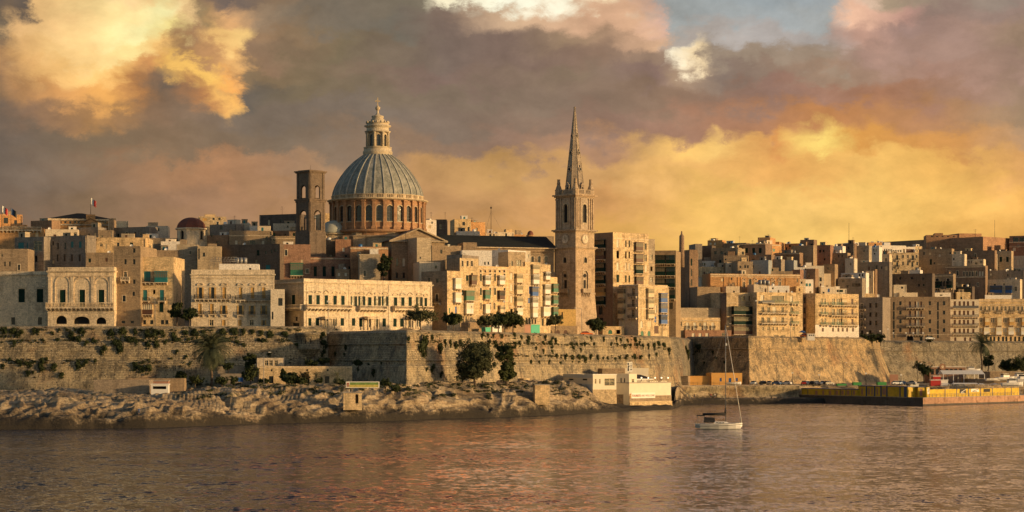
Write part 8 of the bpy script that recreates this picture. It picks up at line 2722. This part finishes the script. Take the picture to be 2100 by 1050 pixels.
for i, (px, c, txt) in enumerate(((1546, 'white', 'white car nearest the orange ochre house'), (1568, 'black', 'black car in the gap before the beige one'), (1579, 'beige', 'beige car with its tail to the bastion'), (1590, 'blue', 'blue car left of the tall road lamp'), (1600, 'black', 'black car just right of the tall road lamp'), (1612, 'white', 'white car right of the tall road lamp'),
                                  (1648, 'red', 'red car above the left end of the yellow huts'), (1657, 'white', 'white car right of the red one'), (1667, 'black', 'black car over the yellow huts'), (1675, 'silver', 'silver car at the second short lamp'), (1686, 'white', 'white van-like car right of the second short lamp'), (1700, 'black', 'black car left of the first green skip'),
                                  (1852, 'blue', 'blue car before the dark wall tree'), (1868, 'silver', 'silver car under the dark wall tree'), (1840, 'white', 'white car by the hoarding panel'))):
 car(txt, px, 786 + (px > 1640) * 3 + rc.uniform(0, 3), 6.25, rc.choice((1.2, 1.5, 0.5, 0.2, 2.6)), CP[c])
for (px, D, c, txt) in ((1203, 716, 'orange', 'orange car half hidden by the round dark tree'), (1652, 845, 'orange', 'orange car under the blue parasol on the bastion road'), (1907, 918, 'white', 'white car on the bastion road before the tall brown block')):
 z = terrain(px, D) + 0.25
 car(txt, px, D, z + (1.0 if px < 1300 else 0.9), 0.2, CP[c])
b = W_('white delivery van parked on the bastion road', 1656, 1671, 685.5, 842, 'whitep', 3, 2.2, z0=terrain(1656, 842), name='van', cat='van', par=0.0, roof='whitep'); b.win('n', '1660 1664 1668', 687, 689, 2.5).done()
ps = empty('parasol', P(1645, 690, 846), 0, 'blue parasol open over the bastion road', 'parasol')
q = MB(); q.lathe([(1.5, 1.6), (1.52, 1.68), (0.05, 2.4)], M['bluep'], 10, smooth=False); q.build('canopy', ps)
q = MB(); q.tube((0, 0, -1.5), (0, 0, 1.7), 0.05, 0.05, M['steel'], 5); q.build('pole', ps)
# containers
b = W_('dark red shipping container on the bastion top', 1072, 1088.5, 667, 684, 'rust', 45, 2.4, z0=terrain(1080, 684) + 0.3, name='container', cat='container', par=0.0, roof='rust', group='shipping containers'); b.done()
M['seagreen'] = paint('sea green paint', (0.04, 0.42, 0.26), 0.5, 0.06)
b = W_('bright sea green shipping container next to the dark red one', 1089, 1107, 667, 687, 'seagreen', 45, 2.4, z0=terrain(1090, 687) + 0.3, name='container', cat='container', par=0.0, roof='seagreen', group='shipping containers'); b.done()
b = W_('small green covered bin under the trees', 994, 1006, 673, 656, 'seagreen', 45, 1.4, z0=terrain(1000, 656) + 1.1, name='bin', cat='bin', par=0.0, roof='seagreen'); b.done()
b = W_('white bus shelter frame before the long golden palace', 1010, 1029, 667, 664, 'whitep', 45, 2.0, z0=terrain(1015, 664) + 1.3, name='shelter', cat='shelter', par=0.0, roof='whitep'); b.win('n', '1019', 669, 674, 12).done()
# sailing boat
def sailboat():
 D = 484.0
 mp = D / F
 L = (1522 - 1426) * mp
 cx = XP(1474, D)
 r = empty('sailing_boat', (cx, D, 0), -0.06, 'white sailing yacht at anchor with a tall bare mast and black boom cover', 'sailing boat')
 q = MB()
 stn = [(-0.5, 0.105, 1.02, 0.35), (-0.4, 0.135, 1.0, 0.05), (-0.2, 0.16, 1.0, -0.35), (0.0, 0.165, 1.02, -0.45), (0.2, 0.14, 1.07, -0.4), (0.36, 0.085, 1.15, -0.2), (0.46, 0.03, 1.22, 0.1), (0.5, 0.004, 1.25, 0.9)]
 V = []
 for (t, hw, zt, zk) in stn:
  x = t * L; w = hw * L
  V.append([(x, -w, zt * 1.25), (x, -w * 0.97, 0.75), (x, -w * 0.7, min(0.12, zk + 0.5) if zk < 0.3 else 0.6 * zk + 0.2), (x, 0, zk), (x, w * 0.7, min(0.12, zk + 0.5) if zk < 0.3 else 0.6 * zk + 0.2), (x, w * 0.97, 0.75), (x, w, zt * 1.25)])
 for a, c in zip(V, V[1:]):
  for i in range(6): q.face([a[i], c[i], c[i + 1], a[i + 1]], M['hull'], True)
 q.face(V[0][::-1], M['hull'])
 h = q.build('hull', r)
 q = MB()
 for a, c in zip(V, V[1:]):
  for s, k in ((0, 1), (6, -1)):
   A, C = Vector(a[s]), Vector(c[s]); off = Vector((0, -0.02 * k, 0))
   for (d0, d1) in ((0.03, 0.14), (0.40, 0.52)):
    q.face([A + off - Vector((0, 0, d1)), C + off - Vector((0, 0, d1)), C + off - Vector((0, 0, d0)), A + off - Vector((0, 0, d0))], M['sailcover'])
 q.build('stripe', h)
 q = MB()
 for a, c in zip(V, V[1:]):
  q.face([(a[0][0], a[0][1], a[0][2] - 0.03), (c[0][0], c[0][1], c[0][2] - 0.03), (c[6][0], c[6][1], c[6][2] - 0.03), (a[6][0], a[6][1], a[6][2] - 0.03)], M['hull'])
 q.build('deck', r)
 q = MB()
 z = 1.25
 lo = [(-1.2, -0.85), (2.6, -0.35), (2.6, 0.35), (-1.2, 0.85)]; hi = [(-1.0, -0.65), (1.7, -0.25), (1.7, 0.25), (-1.0, 0.65)]
 for i in range(4): a, c = lo[i], lo[(i + 1) % 4]; d, e = hi[(i + 1) % 4], hi[i]; q.face([(*a, z), (*c, z), (*d, z + 0.45), (*e, z + 0.45)], M['hull'])
 q.face([(*p, z + 0.45) for p in hi], M['hull'])
 cb = q.build('cabin', r)
 for x in (-0.6, 0.1, 0.8):
  q = MB(); q.box(x, x + 0.45, -0.83, -0.6, z + 0.14, z + 0.3, M['glass']); q.build('porthole', cb)
 mx = (1488 - 1474) * mp
 top = ZP(668, D)
 q = MB(); q.tube((mx, 0, 1.3), (mx, 0, top), 0.10, 0.075, M['steel'], 8); q.box(mx - 0.04, mx + 0.04, -0.9, 0.9, top * 0.55, top * 0.55 + 0.05, M['steel']); q.box(mx - 0.04, mx + 0.04, -0.7, 0.7, top * 0.77, top * 0.77 + 0.05, M['steel']); q.tube((mx, 0, top), (mx, 0, top + 1.0), 0.02, 0.01, M['steel'], 4)
 mast = q.build('mast', r)
 q = MB(); q.box(mx - 0.02, mx + 0.35, -0.2, 0.2, ZP(709, D), ZP(704, D), M['whitep']); q.build('radar_reflector', mast)
 q = MB()
 bz = ZP(849, D)
 q.tube((mx, 0, bz), (-(1474 - 1441) * mp, 0, bz - 0.05), 0.36, 0.22, M['sailcover'], 8)
 q.tube((mx - 0.05, 0, bz - 0.1), (mx - 0.05, 0, ZP(837, D)), 0.26, 0.14, M['sailcover'], 8)
 q.tube((mx - 0.2, 0, bz + 0.2), (mx - 1.2, 0, bz + 0.05), 0.2, 0.1, M['sailcover'], 6)
 q.build('boom_cover', r)
 q = MB()      # bimini and sprayhood
 def hood(x0, x1, w, z0, z1):
  K = 6
  for i in range(K):
   a0, a1 = math.pi * i / K, math.pi * (i + 1) / K
   q.face([(x0, -w * math.cos(a0), z0 + (z1 - z0) * math.sin(a0)), (x1, -w * math.cos(a0) * 0.9, z0 + (z1 - z0) * 0.85 * math.sin(a0)), (x1, -w * math.cos(a1) * 0.9, z0 + (z1 - z0) * 0.85 * math.sin(a1)), (x0, -w * math.cos(a1), z0 + (z1 - z0) * math.sin(a1))], M['sailcover'])
 hood(-3.3, -0.9, 1.05, 1.5, 2.75)
 q.box(-5.0, -3.2, -0.9, 0.9, ZP(852.5, D) - 0.05, ZP(852.5, D) + 0.16, M['sailcover'])
 q.build('sprayhood', r)
 q = MB()
 for x in (-4.8, -3.4):
  for y in (-0.85, 0.85): q.tube((x, y, 1.2), (x, y, ZP(852.5, D)), 0.025, 0.025, M['steel'], 4)
 q.build('bimini_frame', r)
 bow = (0.485 * L, 0, 1.55)
 q = MB(); q.tube(bow, (mx + 0.15, 0, top * 0.97), 0.085, 0.045, M['canvas'], 6); q.build('furled_jib', r)
 q = MB(); q.tube((-0.49 * L, 0, 1.3), (mx, 0, top), 0.018, 0.018, M['steel'], 4); q.tube((mx, -1.2, 1.25), (mx, -0.9, top * 0.55), 0.018, 0.018, M['steel'], 4); q.tube((mx, 1.2, 1.25), (mx, 0.9, top * 0.55), 0.018, 0.018, M['steel'], 4); q.build('rigging', r)
 q = MB()
 for s in (-1, 1):
  prev = None
  for (t, hw, zt, zk) in stn[:-1]:
   p = Vector((t * L, s * hw * L, zt * 1.25)); q.tube(p, p + Vector((0, 0, 0.6)), 0.018, 0.018, M['steel'], 4)
   if prev is not None: q.tube(prev + Vector((0, 0, 0.6)), p + Vector((0, 0, 0.6)), 0.012, 0.012, M['steel'], 4)
   prev = p
 q.build('guard_rail', r)
sailboat()
# people
def person(label, loc, rz, shirt, pose=0):
 r = empty('person', loc, rz, label, 'person')
 me = bpy.data.meshes.new('body')
 s = 1.0
 J = {'pelvis': (0, 0, 0.93), 'chest': (0, 0.02, 1.3), 'neck': (0, 0.0, 1.48), 'head': (0, -0.03, 1.62), 'crown': (0, -0.01, 1.76),
         'lh': (0.1, 0, 0.88), 'lk': (0.12, -0.06 * pose, 0.5), 'la': (0.13, 0.05 * pose, 0.08), 'lt': (0.14, -0.12, 0.04),
         'rh': (-0.1, 0, 0.88), 'rk': (-0.12, 0.02, 0.5), 'ra': (-0.13, -0.02, 0.08), 'rt': (-0.14, -0.18, 0.04),
         'ls': (0.19, 0, 1.42), 'le': (0.27, 0.02, 1.14), 'lw': (0.28, -0.1, 0.9), 'lf': (0.28, -0.13, 0.8),
         'rs': (-0.19, 0, 1.42), 're': (-0.27, 0.03, 1.14), 'rw': (-0.27, -0.08, 0.9), 'rf': (-0.27, -0.11, 0.8)}
 R = {'pelvis': 0.13, 'chest': 0.145, 'neck': 0.06, 'head': 0.095, 'crown': 0.07, 'lh': 0.1, 'rh': 0.1, 'lk': 0.065, 'rk': 0.065, 'la': 0.045, 'ra': 0.045, 'lt': 0.04, 'rt': 0.04,
         'ls': 0.065, 'rs': 0.065, 'le': 0.045, 're': 0.045, 'lw': 0.032, 'rw': 0.032, 'lf': 0.035, 'rf': 0.035}
 E = [('pelvis', 'chest'), ('chest', 'neck'), ('neck', 'head'), ('head', 'crown'), ('pelvis', 'lh'), ('lh', 'lk'), ('lk', 'la'), ('la', 'lt'), ('pelvis', 'rh'), ('rh', 'rk'), ('rk', 'ra'), ('ra', 'rt'),
         ('chest', 'ls'), ('ls', 'le'), ('le', 'lw'), ('lw', 'lf'), ('chest', 'rs'), ('rs', 're'), ('re', 'rw'), ('rw', 'rf')]
 names = list(J)
 me.from_pydata([J[n] for n in names], [(names.index(a), names.index(c)) for a, c in E], [])
 o = bpy.data.objects.new('body', me)
 COL.objects.link(o)
 sk = o.modifiers.new('skin', 'SKIN')
 lay = me.skin_vertices[0].data
 for i, n in enumerate(names):
  lay[i].radius = (R[n], R[n] * 0.85)
 lay[0].use_root = True
 sub = o.modifiers.new('sub', 'SUBSURF'); sub.levels = 1; sub.render_levels = 1
 bpy.context.view_layer.update()
 dg = bpy.context.evaluated_depsgraph_get()
 m2 = bpy.data.meshes.new_from_object(o.evaluated_get(dg))
 bpy.data.objects.remove(o)
 m2.name = 'body'
 m2.materials.clear()
 for m in (M['skin'], shirt, M['navy'], M['iron']): m2.materials.append(m)
 for p in m2.polygons:
  z, x = p.center.z, abs(p.center.x)
  p.material_index = 3 if z > 1.68 or (z > 1.55 and p.center.y > 0.03) else 1 if 0.98 < z < 1.46 and (x < 0.24 or z > 1.2) else 2 if 0.45 < z <= 0.98 and x < 0.22 else 0
  p.use_smooth = True
 b = bpy.data.objects.new('body', m2); COL.objects.link(b); b.parent = r
 return r
loc, nor = cast(285, 851)
person('person in a blue top standing on the low rocks at the far left', loc, 0.4, M['shirt'])
for i, (px, D, sh, t) in enumerate(((1424, 750, M['black'], 'person in dark clothes standing by the low wall right of the steps'), (1458, 755, M['redp'], 'person in a red top on the rock platform'), (1466, 756, M['whitep'], 'person in a white top beside the red-topped one'))):
 person(t, Vector((XP(px, D), D, 1.95)), 0.3 * i - 0.4, sh, i % 2)
for i, (px, D) in enumerate(((1500, 760), (1552, 763), (1575, 764), (1588, 764), (1608, 766))):
 q = MB(); q.box(-0.9, 0.9, -0.35, 0.35, 0, 0.65, M['concrete'])
 q.build('bench_block', None, Vector((XP(px, D), D, 1.7)), 0.05, label=f'low concrete block, {ORD[i]} from the left on the rock platform', cat='block', group='concrete blocks on the rock platform')
# ---------------------------------------------------------------- left shore
b = W_('long low grey walled enclosure on the rocks at the left', 192, 306, 779, 560, 'grey', 2, 8, z0=4.5, name='enclosure', cat='enclosure', par=0.5); b.done()
b = W_('low pale roofed wall block behind the grey enclosure', 262, 378, 776, 580, 'tan', 2, 5, z0=5.0, name='wall_block', cat='wall'); b.done()
b = W_('small white framed kiosk open to the sea', 310, 345, 789, 556, 'whitep', 2, 3, z0=6.0, name='kiosk', cat='kiosk', par=0.0, roof='whitep'); b.win('h', '327', 791.5, 798, 27).done()
b = W_('flat red brown canopy roofed shelter behind the white kiosk', 292, 345, 782, 572, 'rust', 2, 3, z0=5.5, name='shelter', cat='shelter', par=0.0); b.done()
b = W_('little stone hut with three framed windows halfway up the wall', 527, 580, 734, 602, 'pale', 2, 6, z0=8.0, name='hut', cat='hut', par=0.4); b.win('k', '546.5 555.5 566', 739, 750, 7.5).done()
b = W_('long low honey wall with three dark doorways at the wall foot', 531, 722, 751, 596, 'gold', 3, 4, z0=5.0, name='terrace_wall', cat='wall', par=0.3); b.win('n', '556 630 671', 771, 786, 9, name='door').win('n', '557 630 672', 758, 761, 3).course(753, 0.2, 0.15).done()
b = W_('shaded low wall and blue-panelled shed left of the honey wall', 452, 531, 766, 598, 'grey', 2, 4, z0=5.0, name='shed', cat='shed', par=0.3); b.win('u', '482 492', 774, 783, 12).done()
b = W_('grey terrace retaining wall above the blue-panelled shed', 446, 531, 751, 606, 'grey', 2, 6, z0=6, name='terrace_wall', cat='wall'); b.done()
b = W_('square tan brick water block on the rocks before the ficus', 1097, 1127, 790, 600, 'gold', 10, 3.2, z0=3.0, name='brick_block', cat='block', par=0.0); b.done()
b = W_('small patched stone shed with a grey metal door on the rocks', 704, 742, 806, 538, 'gold', 4, 3, z0=3.0, name='shed', cat='shed', par=0.0); b.win('s', '732', 808, 827, 7, name='door').done()
b = W_('small tan doorway block under the ficus bastion face', 1074, 1086, 776, 645, 'gold', 40, 2, z0=5.0, name='door_block', cat='doorway'); b.win('c', '1080', 779, 787, 6, name='door').done()
SHIFT = False
bb = empty('billboard', P(709.5, 795.5, 548), 0.05, 'long white framed billboard with green and yellow picture on the rocks', 'billboard')
mp = 548 / F
q = MB(); q.box(0, 68.5 * mp, 0, 0.15, 0, 13 * mp, M['banner']); q.build('board', bb)
M['billgreen'] = paint('printed green picture', (0.16, 0.26, 0.06), 0.6, 0.6, scale=1.2)
M['billyellow'] = paint('printed yellow picture', (0.50, 0.42, 0.10), 0.6, 0.4, scale=1.5)
q = MB(); q.box(8 * mp, 66.5 * mp, -0.02, -0.003, 6.5 * mp, 11.5 * mp, M['billgreen']); q.box(7 * mp, 66.5 * mp, -0.02, -0.003, 1.2 * mp, 6.49 * mp, M['billyellow']); q.build('picture', bb)
q = MB(); q.box(1.5 * mp, 6.5 * mp, -0.02, -0.003, 2 * mp, 8 * mp, M['rust']); q.box(1.5 * mp, 6.5 * mp, -0.025, -0.003, 8.01 * mp, 10.5 * mp, M['letter']); q.build('side_panel', bb)
for x in (0.5, 3, 6, 8.3):
 q = MB(); q.box(x, x + 0.12, 0.16, 0.28, -1.5, 13 * mp, M['steel']); q.build('post', bb)
# round turret on the curtain wall
tr = empty('turret', P(633, 740, 622), 0, 'round stone turret with slits and a conical foot jutting from the curtain wall', 'turret')
mp = 622 / F
q = MB(); zt = (740 - 688) * mp
q.lathe([(0.6, 0), (1.6, (740 - 728) * mp), (3.3, (740 - 717) * mp), (3.55, (740 - 716) * mp), (3.3, (740 - 714) * mp), (3.15, zt), (3.5, zt + 0.1), (3.5, zt + 0.5), (2.6, zt + 0.9)], M['bast'], 24); q.build('body', tr)
for a in (-2.2, -1.75, -1.3):
 q = MB(); c, s = math.cos(a), math.sin(a); q.box(-0.12, 0.12, -0.04, 0.1, 0, 1.4, M['void']); q.build('slit', tr, (3.24 * c, 3.24 * s, (740 - 705) * mp), a + math.pi / 2)
# ---------------------------------------------------------------- lamps, masts, flags, rooftop things
def lamp(label, px, D, z0, ytop, arm=1.5, name='street_lamp', mat='steel'):
 r = empty(name, Vector((XP(px, D), D, z0)), 0, label, 'street lamp', 'street lamps')
 h = ZP(ytop, D) - z0
 q = MB(); q.tube((0, 0, 0), (0, 0, h), 0.11, 0.07, M[mat], 7); q.tube((0, 0, 0), (0, 0, 0.6), 0.2, 0.16, M[mat], 7)
 if arm: q.tube((0, 0, h), (arm, 0, h + 0.25), 0.06, 0.05, M[mat], 5)
 q.build('pole', r)
 q = MB(); x = arm or 0; q.box(x - 0.35, x + 0.35, -0.14, 0.14, h + (0.15 if arm else 0.001), h + (0.34 if arm else 0.5), M['whitep']); q.build('lamp_head', r)
for (px, D, ytop, t, arm) in ((318, 626, 611, 'pale lamp post before the teal balcony house', -1.5), (435.5, 598, 0, '', 0), (673, 626, 620, 'grey lamp post before the golden palace portico', 0), (1034, 668, 620, 'blue-grey lamp post between the pair-crowned and largest trees', 0), (1193, 728, 633, 'curved lamp post at the right foot of the steepled tower', -2.2),
                              (1358, 772, 640, 'lamp post before the blue enclosed balconies', -1.8), (1487, 828, 665, 'lamp post before the thin sunlit strip house', 2.0), (1551, 828, 618, 'tall lamp post between the glazed bays and the awning block', 0), (1621, 834, 655, 'lamp post before the long awning block', -2.0)):
 if t: lamp(t, px, D, terrain(px, D) - 0.2, ytop, arm)
for i, (px, yt) in enumerate(((1805, 680), (1821, 676), (1832, 684), (1858, 684), (1873, 684), (1893, 684), (1779, 684))):
 lamp(f'white promenade lamp, {ORD[i]} placed along the road before the brown block' if False else f'white promenade lamp {["behind the street trees", "tallest of the row", "before the dark stair strip", "left of the garage opening", "right of the garage opening", "before the right stair strip", "left end of the row"][i]}', px, 925, terrain(px, 925), yt, 0)
lamp('lamp post standing before the blue-panelled shed', 541, 580, 5.5, 724, 1.6)
for (px, yt, t) in ((1593, 745, 'tall road lamp before the golden bastion face'), (1625, 766, 'short road lamp right of the white car'), (1680, 770, 'second short road lamp above the yellow huts'), (1729, 745, 'tall road lamp behind the first green skip'), (1776, 767, 'short road lamp above the blue pillared huts'), (1848, 770, 'short road lamp near the hoarding panel'), (1882, 747, 'tall white topped lamp by the dark wall tree')):
 lamp(t, px, 800, 6.1, yt, 0 if 'short' in t else 1.2, mat='iron')
def mast(label, px, D, ybase, ytop, kind='pole', name='mast', cat='mast', group='masts and aerials'):
 r = empty(name, P(px, ybase, D), 0, label, cat, group)
 h = (ybase - ytop) * D / F
 q = MB(); q.tube((0, 0, -1.0), (0, 0, h), 0.11, 0.06, M['iron'], 5)
 if kind == 'aerial':
  for z, w in ((h * 0.95, 0.9), (h * 0.8, 1.1), (h * 0.65, 0.8)): q.tube((-w, 0, z), (w, 0, z), 0.03, 0.03, M['iron'], 4)
  q.tube((0, -0.6, h * 0.95), (0, 0.6, h * 0.95), 0.03, 0.03, M['iron'], 4)
 if kind == 'guyed':
  for a in (0, 2.1, 4.2): q.tube((0, 0, h * 0.8), (math.cos(a) * 5, math.sin(a) * 5, -1), 0.02, 0.02, M['iron'], 4)
  q.box(-0.3, 0.3, -0.05, 0.05, h * 0.9, h * 0.95, M['iron'])
 q.build('pole', r)
 if kind == 'flag' or kind == 'darkflag':
  f = MB(); rows_ = []
  K = 7
  for j in range(2):
   rows_.append([(0.1 + i * 0.32, 0.22 * math.sin(i * 1.1), h - 0.1 - (1 - j) * 2.3 - i * 0.22) for i in range(K)])
  V = np.array(rows_)
  half = K // 2
  m0, m1 = (M['whitep'], M['redp']) if kind == 'flag' else (M['navy'], M['iron'])
  f.grid(V[:, :half + 1], m0); f.grid(V[:, half:], m1)
  f.build('flag', r)
mast('white and red flag on a pole at the far left edge', 4, 735, 462, 421, 'flag', 'flagpole', 'flagpole')
mast('dark blue flag on a pole beside the far left flag', 22.5, 738, 462, 426, 'darkflag', 'flagpole', 'flagpole')
mast('tall flagpole with a small red flag above the pedimented palace', 186, 760, 443, 405, 'flag', 'flagpole', 'flagpole')
mast('tall guyed radio mast on the centre skyline', 1007, 760, 479, 422, 'guyed')
mast('tall thin mast on the right hill skyline', 1741, 960, 505, 457)
mast('tall thin mast standing on the cavalier fort', 2040, 1080, 492, 451)
mast('short aerial mast rising behind the barrack block on the cavalier fort', 2000, 1080, 482, 470, 'aerial')
mast('flagpole standing before the great dome plinth', 750.5, 690, 497, 441)
mast('short pale pole right of the great dome plinth', 832, 688, 492, 472)
sp = empty('chimney_stack', P(1398, 517, 840), 0, 'dark spike-topped round chimney rising above the sooty block', 'chimney')
q = MB(); mp = 840 / F; q.lathe([(1.1, -6), (0.95, (517 - 484) * mp), (0.6, (517 - 482) * mp), (0.35, (517 - 480) * mp), (0.22, (517 - 474) * mp)], M['brown'], 10); q.build('stack', sp)
for i in range(7):
 pass
solar = empty('solar_frame', P(432, 547, 668), 0.05, 'sloping metal roof frame on the palace with ochre shutters', 'roof frame')
q = MB()
mp = 668 / F
for i in range(9):
 x = i * 52 * mp / 8
 q.tube((x, 0, 0), (x + 0.6, 0.2, 3.0), 0.06, 0.06, M['steel'], 4); q.tube((x + 0.6, 0.2, 3.0), (x, -2.4, 1.6), 0.05, 0.05, M['steel'], 4); q.tube((x, -2.4, -1.5), (x, -2.4, 1.6), 0.05, 0.05, M['steel'], 4)
for (y, z) in ((0.2, 3.0), (-1.1, 2.3), (-2.4, 1.6)): q.tube((0, y, z), (52 * mp + 0.4, y, z), 0.06, 0.06, M['steel'], 4)
q.build('frame', solar)
def tank_mesh(mat, kind):
 q = MB()
 if kind == 0:
  q.lathe([(0.6, 0.25), (0.65, 0.3), (0.65, 1.5), (0.45, 1.7), (0.12, 1.75)], M[mat], 14)
  q.box(-0.5, 0.5, -0.5, 0.5, 0, 0.25, M['concrete'])
 else:
  q.box(-0.7, 0.7, -0.6, 0.6, 0.2, 1.3, M[mat]); q.box(-0.6, 0.6, -0.5, 0.5, 0, 0.2, M['concrete'])
 return q.mesh('water_tank')
TK = [tank_mesh('whitep', 0), tank_mesh('tank', 0), tank_mesh('steel', 0), tank_mesh('whitep', 1)]
TKN = ['round white', 'round blue', 'round grey', 'square white']
def aerial_mesh(seed):
 rn = random.Random(seed); q = MB(); h = rn.uniform(2.2, 4.2)
 q.tube((0, 0, 0), (0, 0, h), 0.05, 0.035, M['iron'], 4)
 for k in range(rn.randint(2, 4)):
  z = h * (0.95 - 0.13 * k); w = rn.uniform(0.4, 0.9); q.tube((-w, 0.1 * k, z), (w, -0.1 * k, z), 0.025, 0.025, M['iron'], 4)
 q.tube((0, -0.7, h * 0.9), (0, 0.7, h * 0.9), 0.025, 0.025, M['iron'], 4)
 return q.mesh('tv_aerial')
AE = [aerial_mesh(i) for i in range(4)]
q = MB(); q.lathe([(0.05, 0), (0.28, 0.05), (0.5, 0.17)], M['whitep'], 12, cap=False); q.lathe([(0.5, 0.17), (0.28, 0.03), (0.05, -0.02)], M['steel'], 12, cap=False); q.tube((0, 0, 0.0), (0, 0, 0.4), 0.015, 0.015, M['iron'], 4); q.tube((0, 0, 0), (0, -0.75, -0.35), 0.035, 0.035, M['iron'], 4)
DISH = q.mesh('satellite_dish')
rt = random.Random(77)
def short(lbl, extra):
 w = lbl.split()
 return lbl if len(w) + extra <= 16 else None
cands = []
for k_, b_ in ALLB.items():
 if not b_.closed or b_.W < 3.5: continue
 cands.append(b_)
for b_ in cands:
 t = b_.label
 hd = 'roof room' not in t
 if rt.random() < 0.5 and short(t, 5):
  k = rt.randrange(4)
  inst('water_tank', TK[k], None, b_.rooftop(rt.uniform(0.2, 0.8), rt.uniform(0.12, 0.4)), rt.uniform(0, 3), label=f'{TKN[k]} tank on {t}', cat='water tank', group='water tanks on the roofs')
 if rt.random() < 0.6 and short(t, 4):
  inst('tv_aerial', AE[rt.randrange(4)], None, b_.rooftop(rt.uniform(0.15, 0.85), rt.uniform(0.2, 0.7)), rt.uniform(0, 3), label=f'thin aerial on {t}', cat='aerial', group='TV aerials on the roofs')
 if rt.random() < 0.22 and short(t, 4):
  o = inst('satellite_dish', DISH, None, b_.rooftop(rt.uniform(0.1, 0.9), 0.1) + Vector((0, 0, 0.9)), 0, label=f'white dish on {t}', cat='satellite dish', group='satellite dishes on the roofs'); o.rotation_euler = (math.radians(60), 0, rt.uniform(-0.8, 0.8))
for i, (px, py, D) in enumerate(((1559, 584, 846), (1567, 584, 846), (1575, 585, 846), (487, 541, 670), (494, 541, 670), (502, 541, 670))):
 o = inst('water_tank', TK[2], None, P(px, py, D) - Vector((0, 0, 0.2)), 0, (1.25, 1.25, 1.25), label=f'{["left", "middle", "right"][i % 3]} of three round tanks {"on the bright cream roof room" if i < 3 else "beside the white roof room"}', cat='water tank', group='water tanks on the roofs')
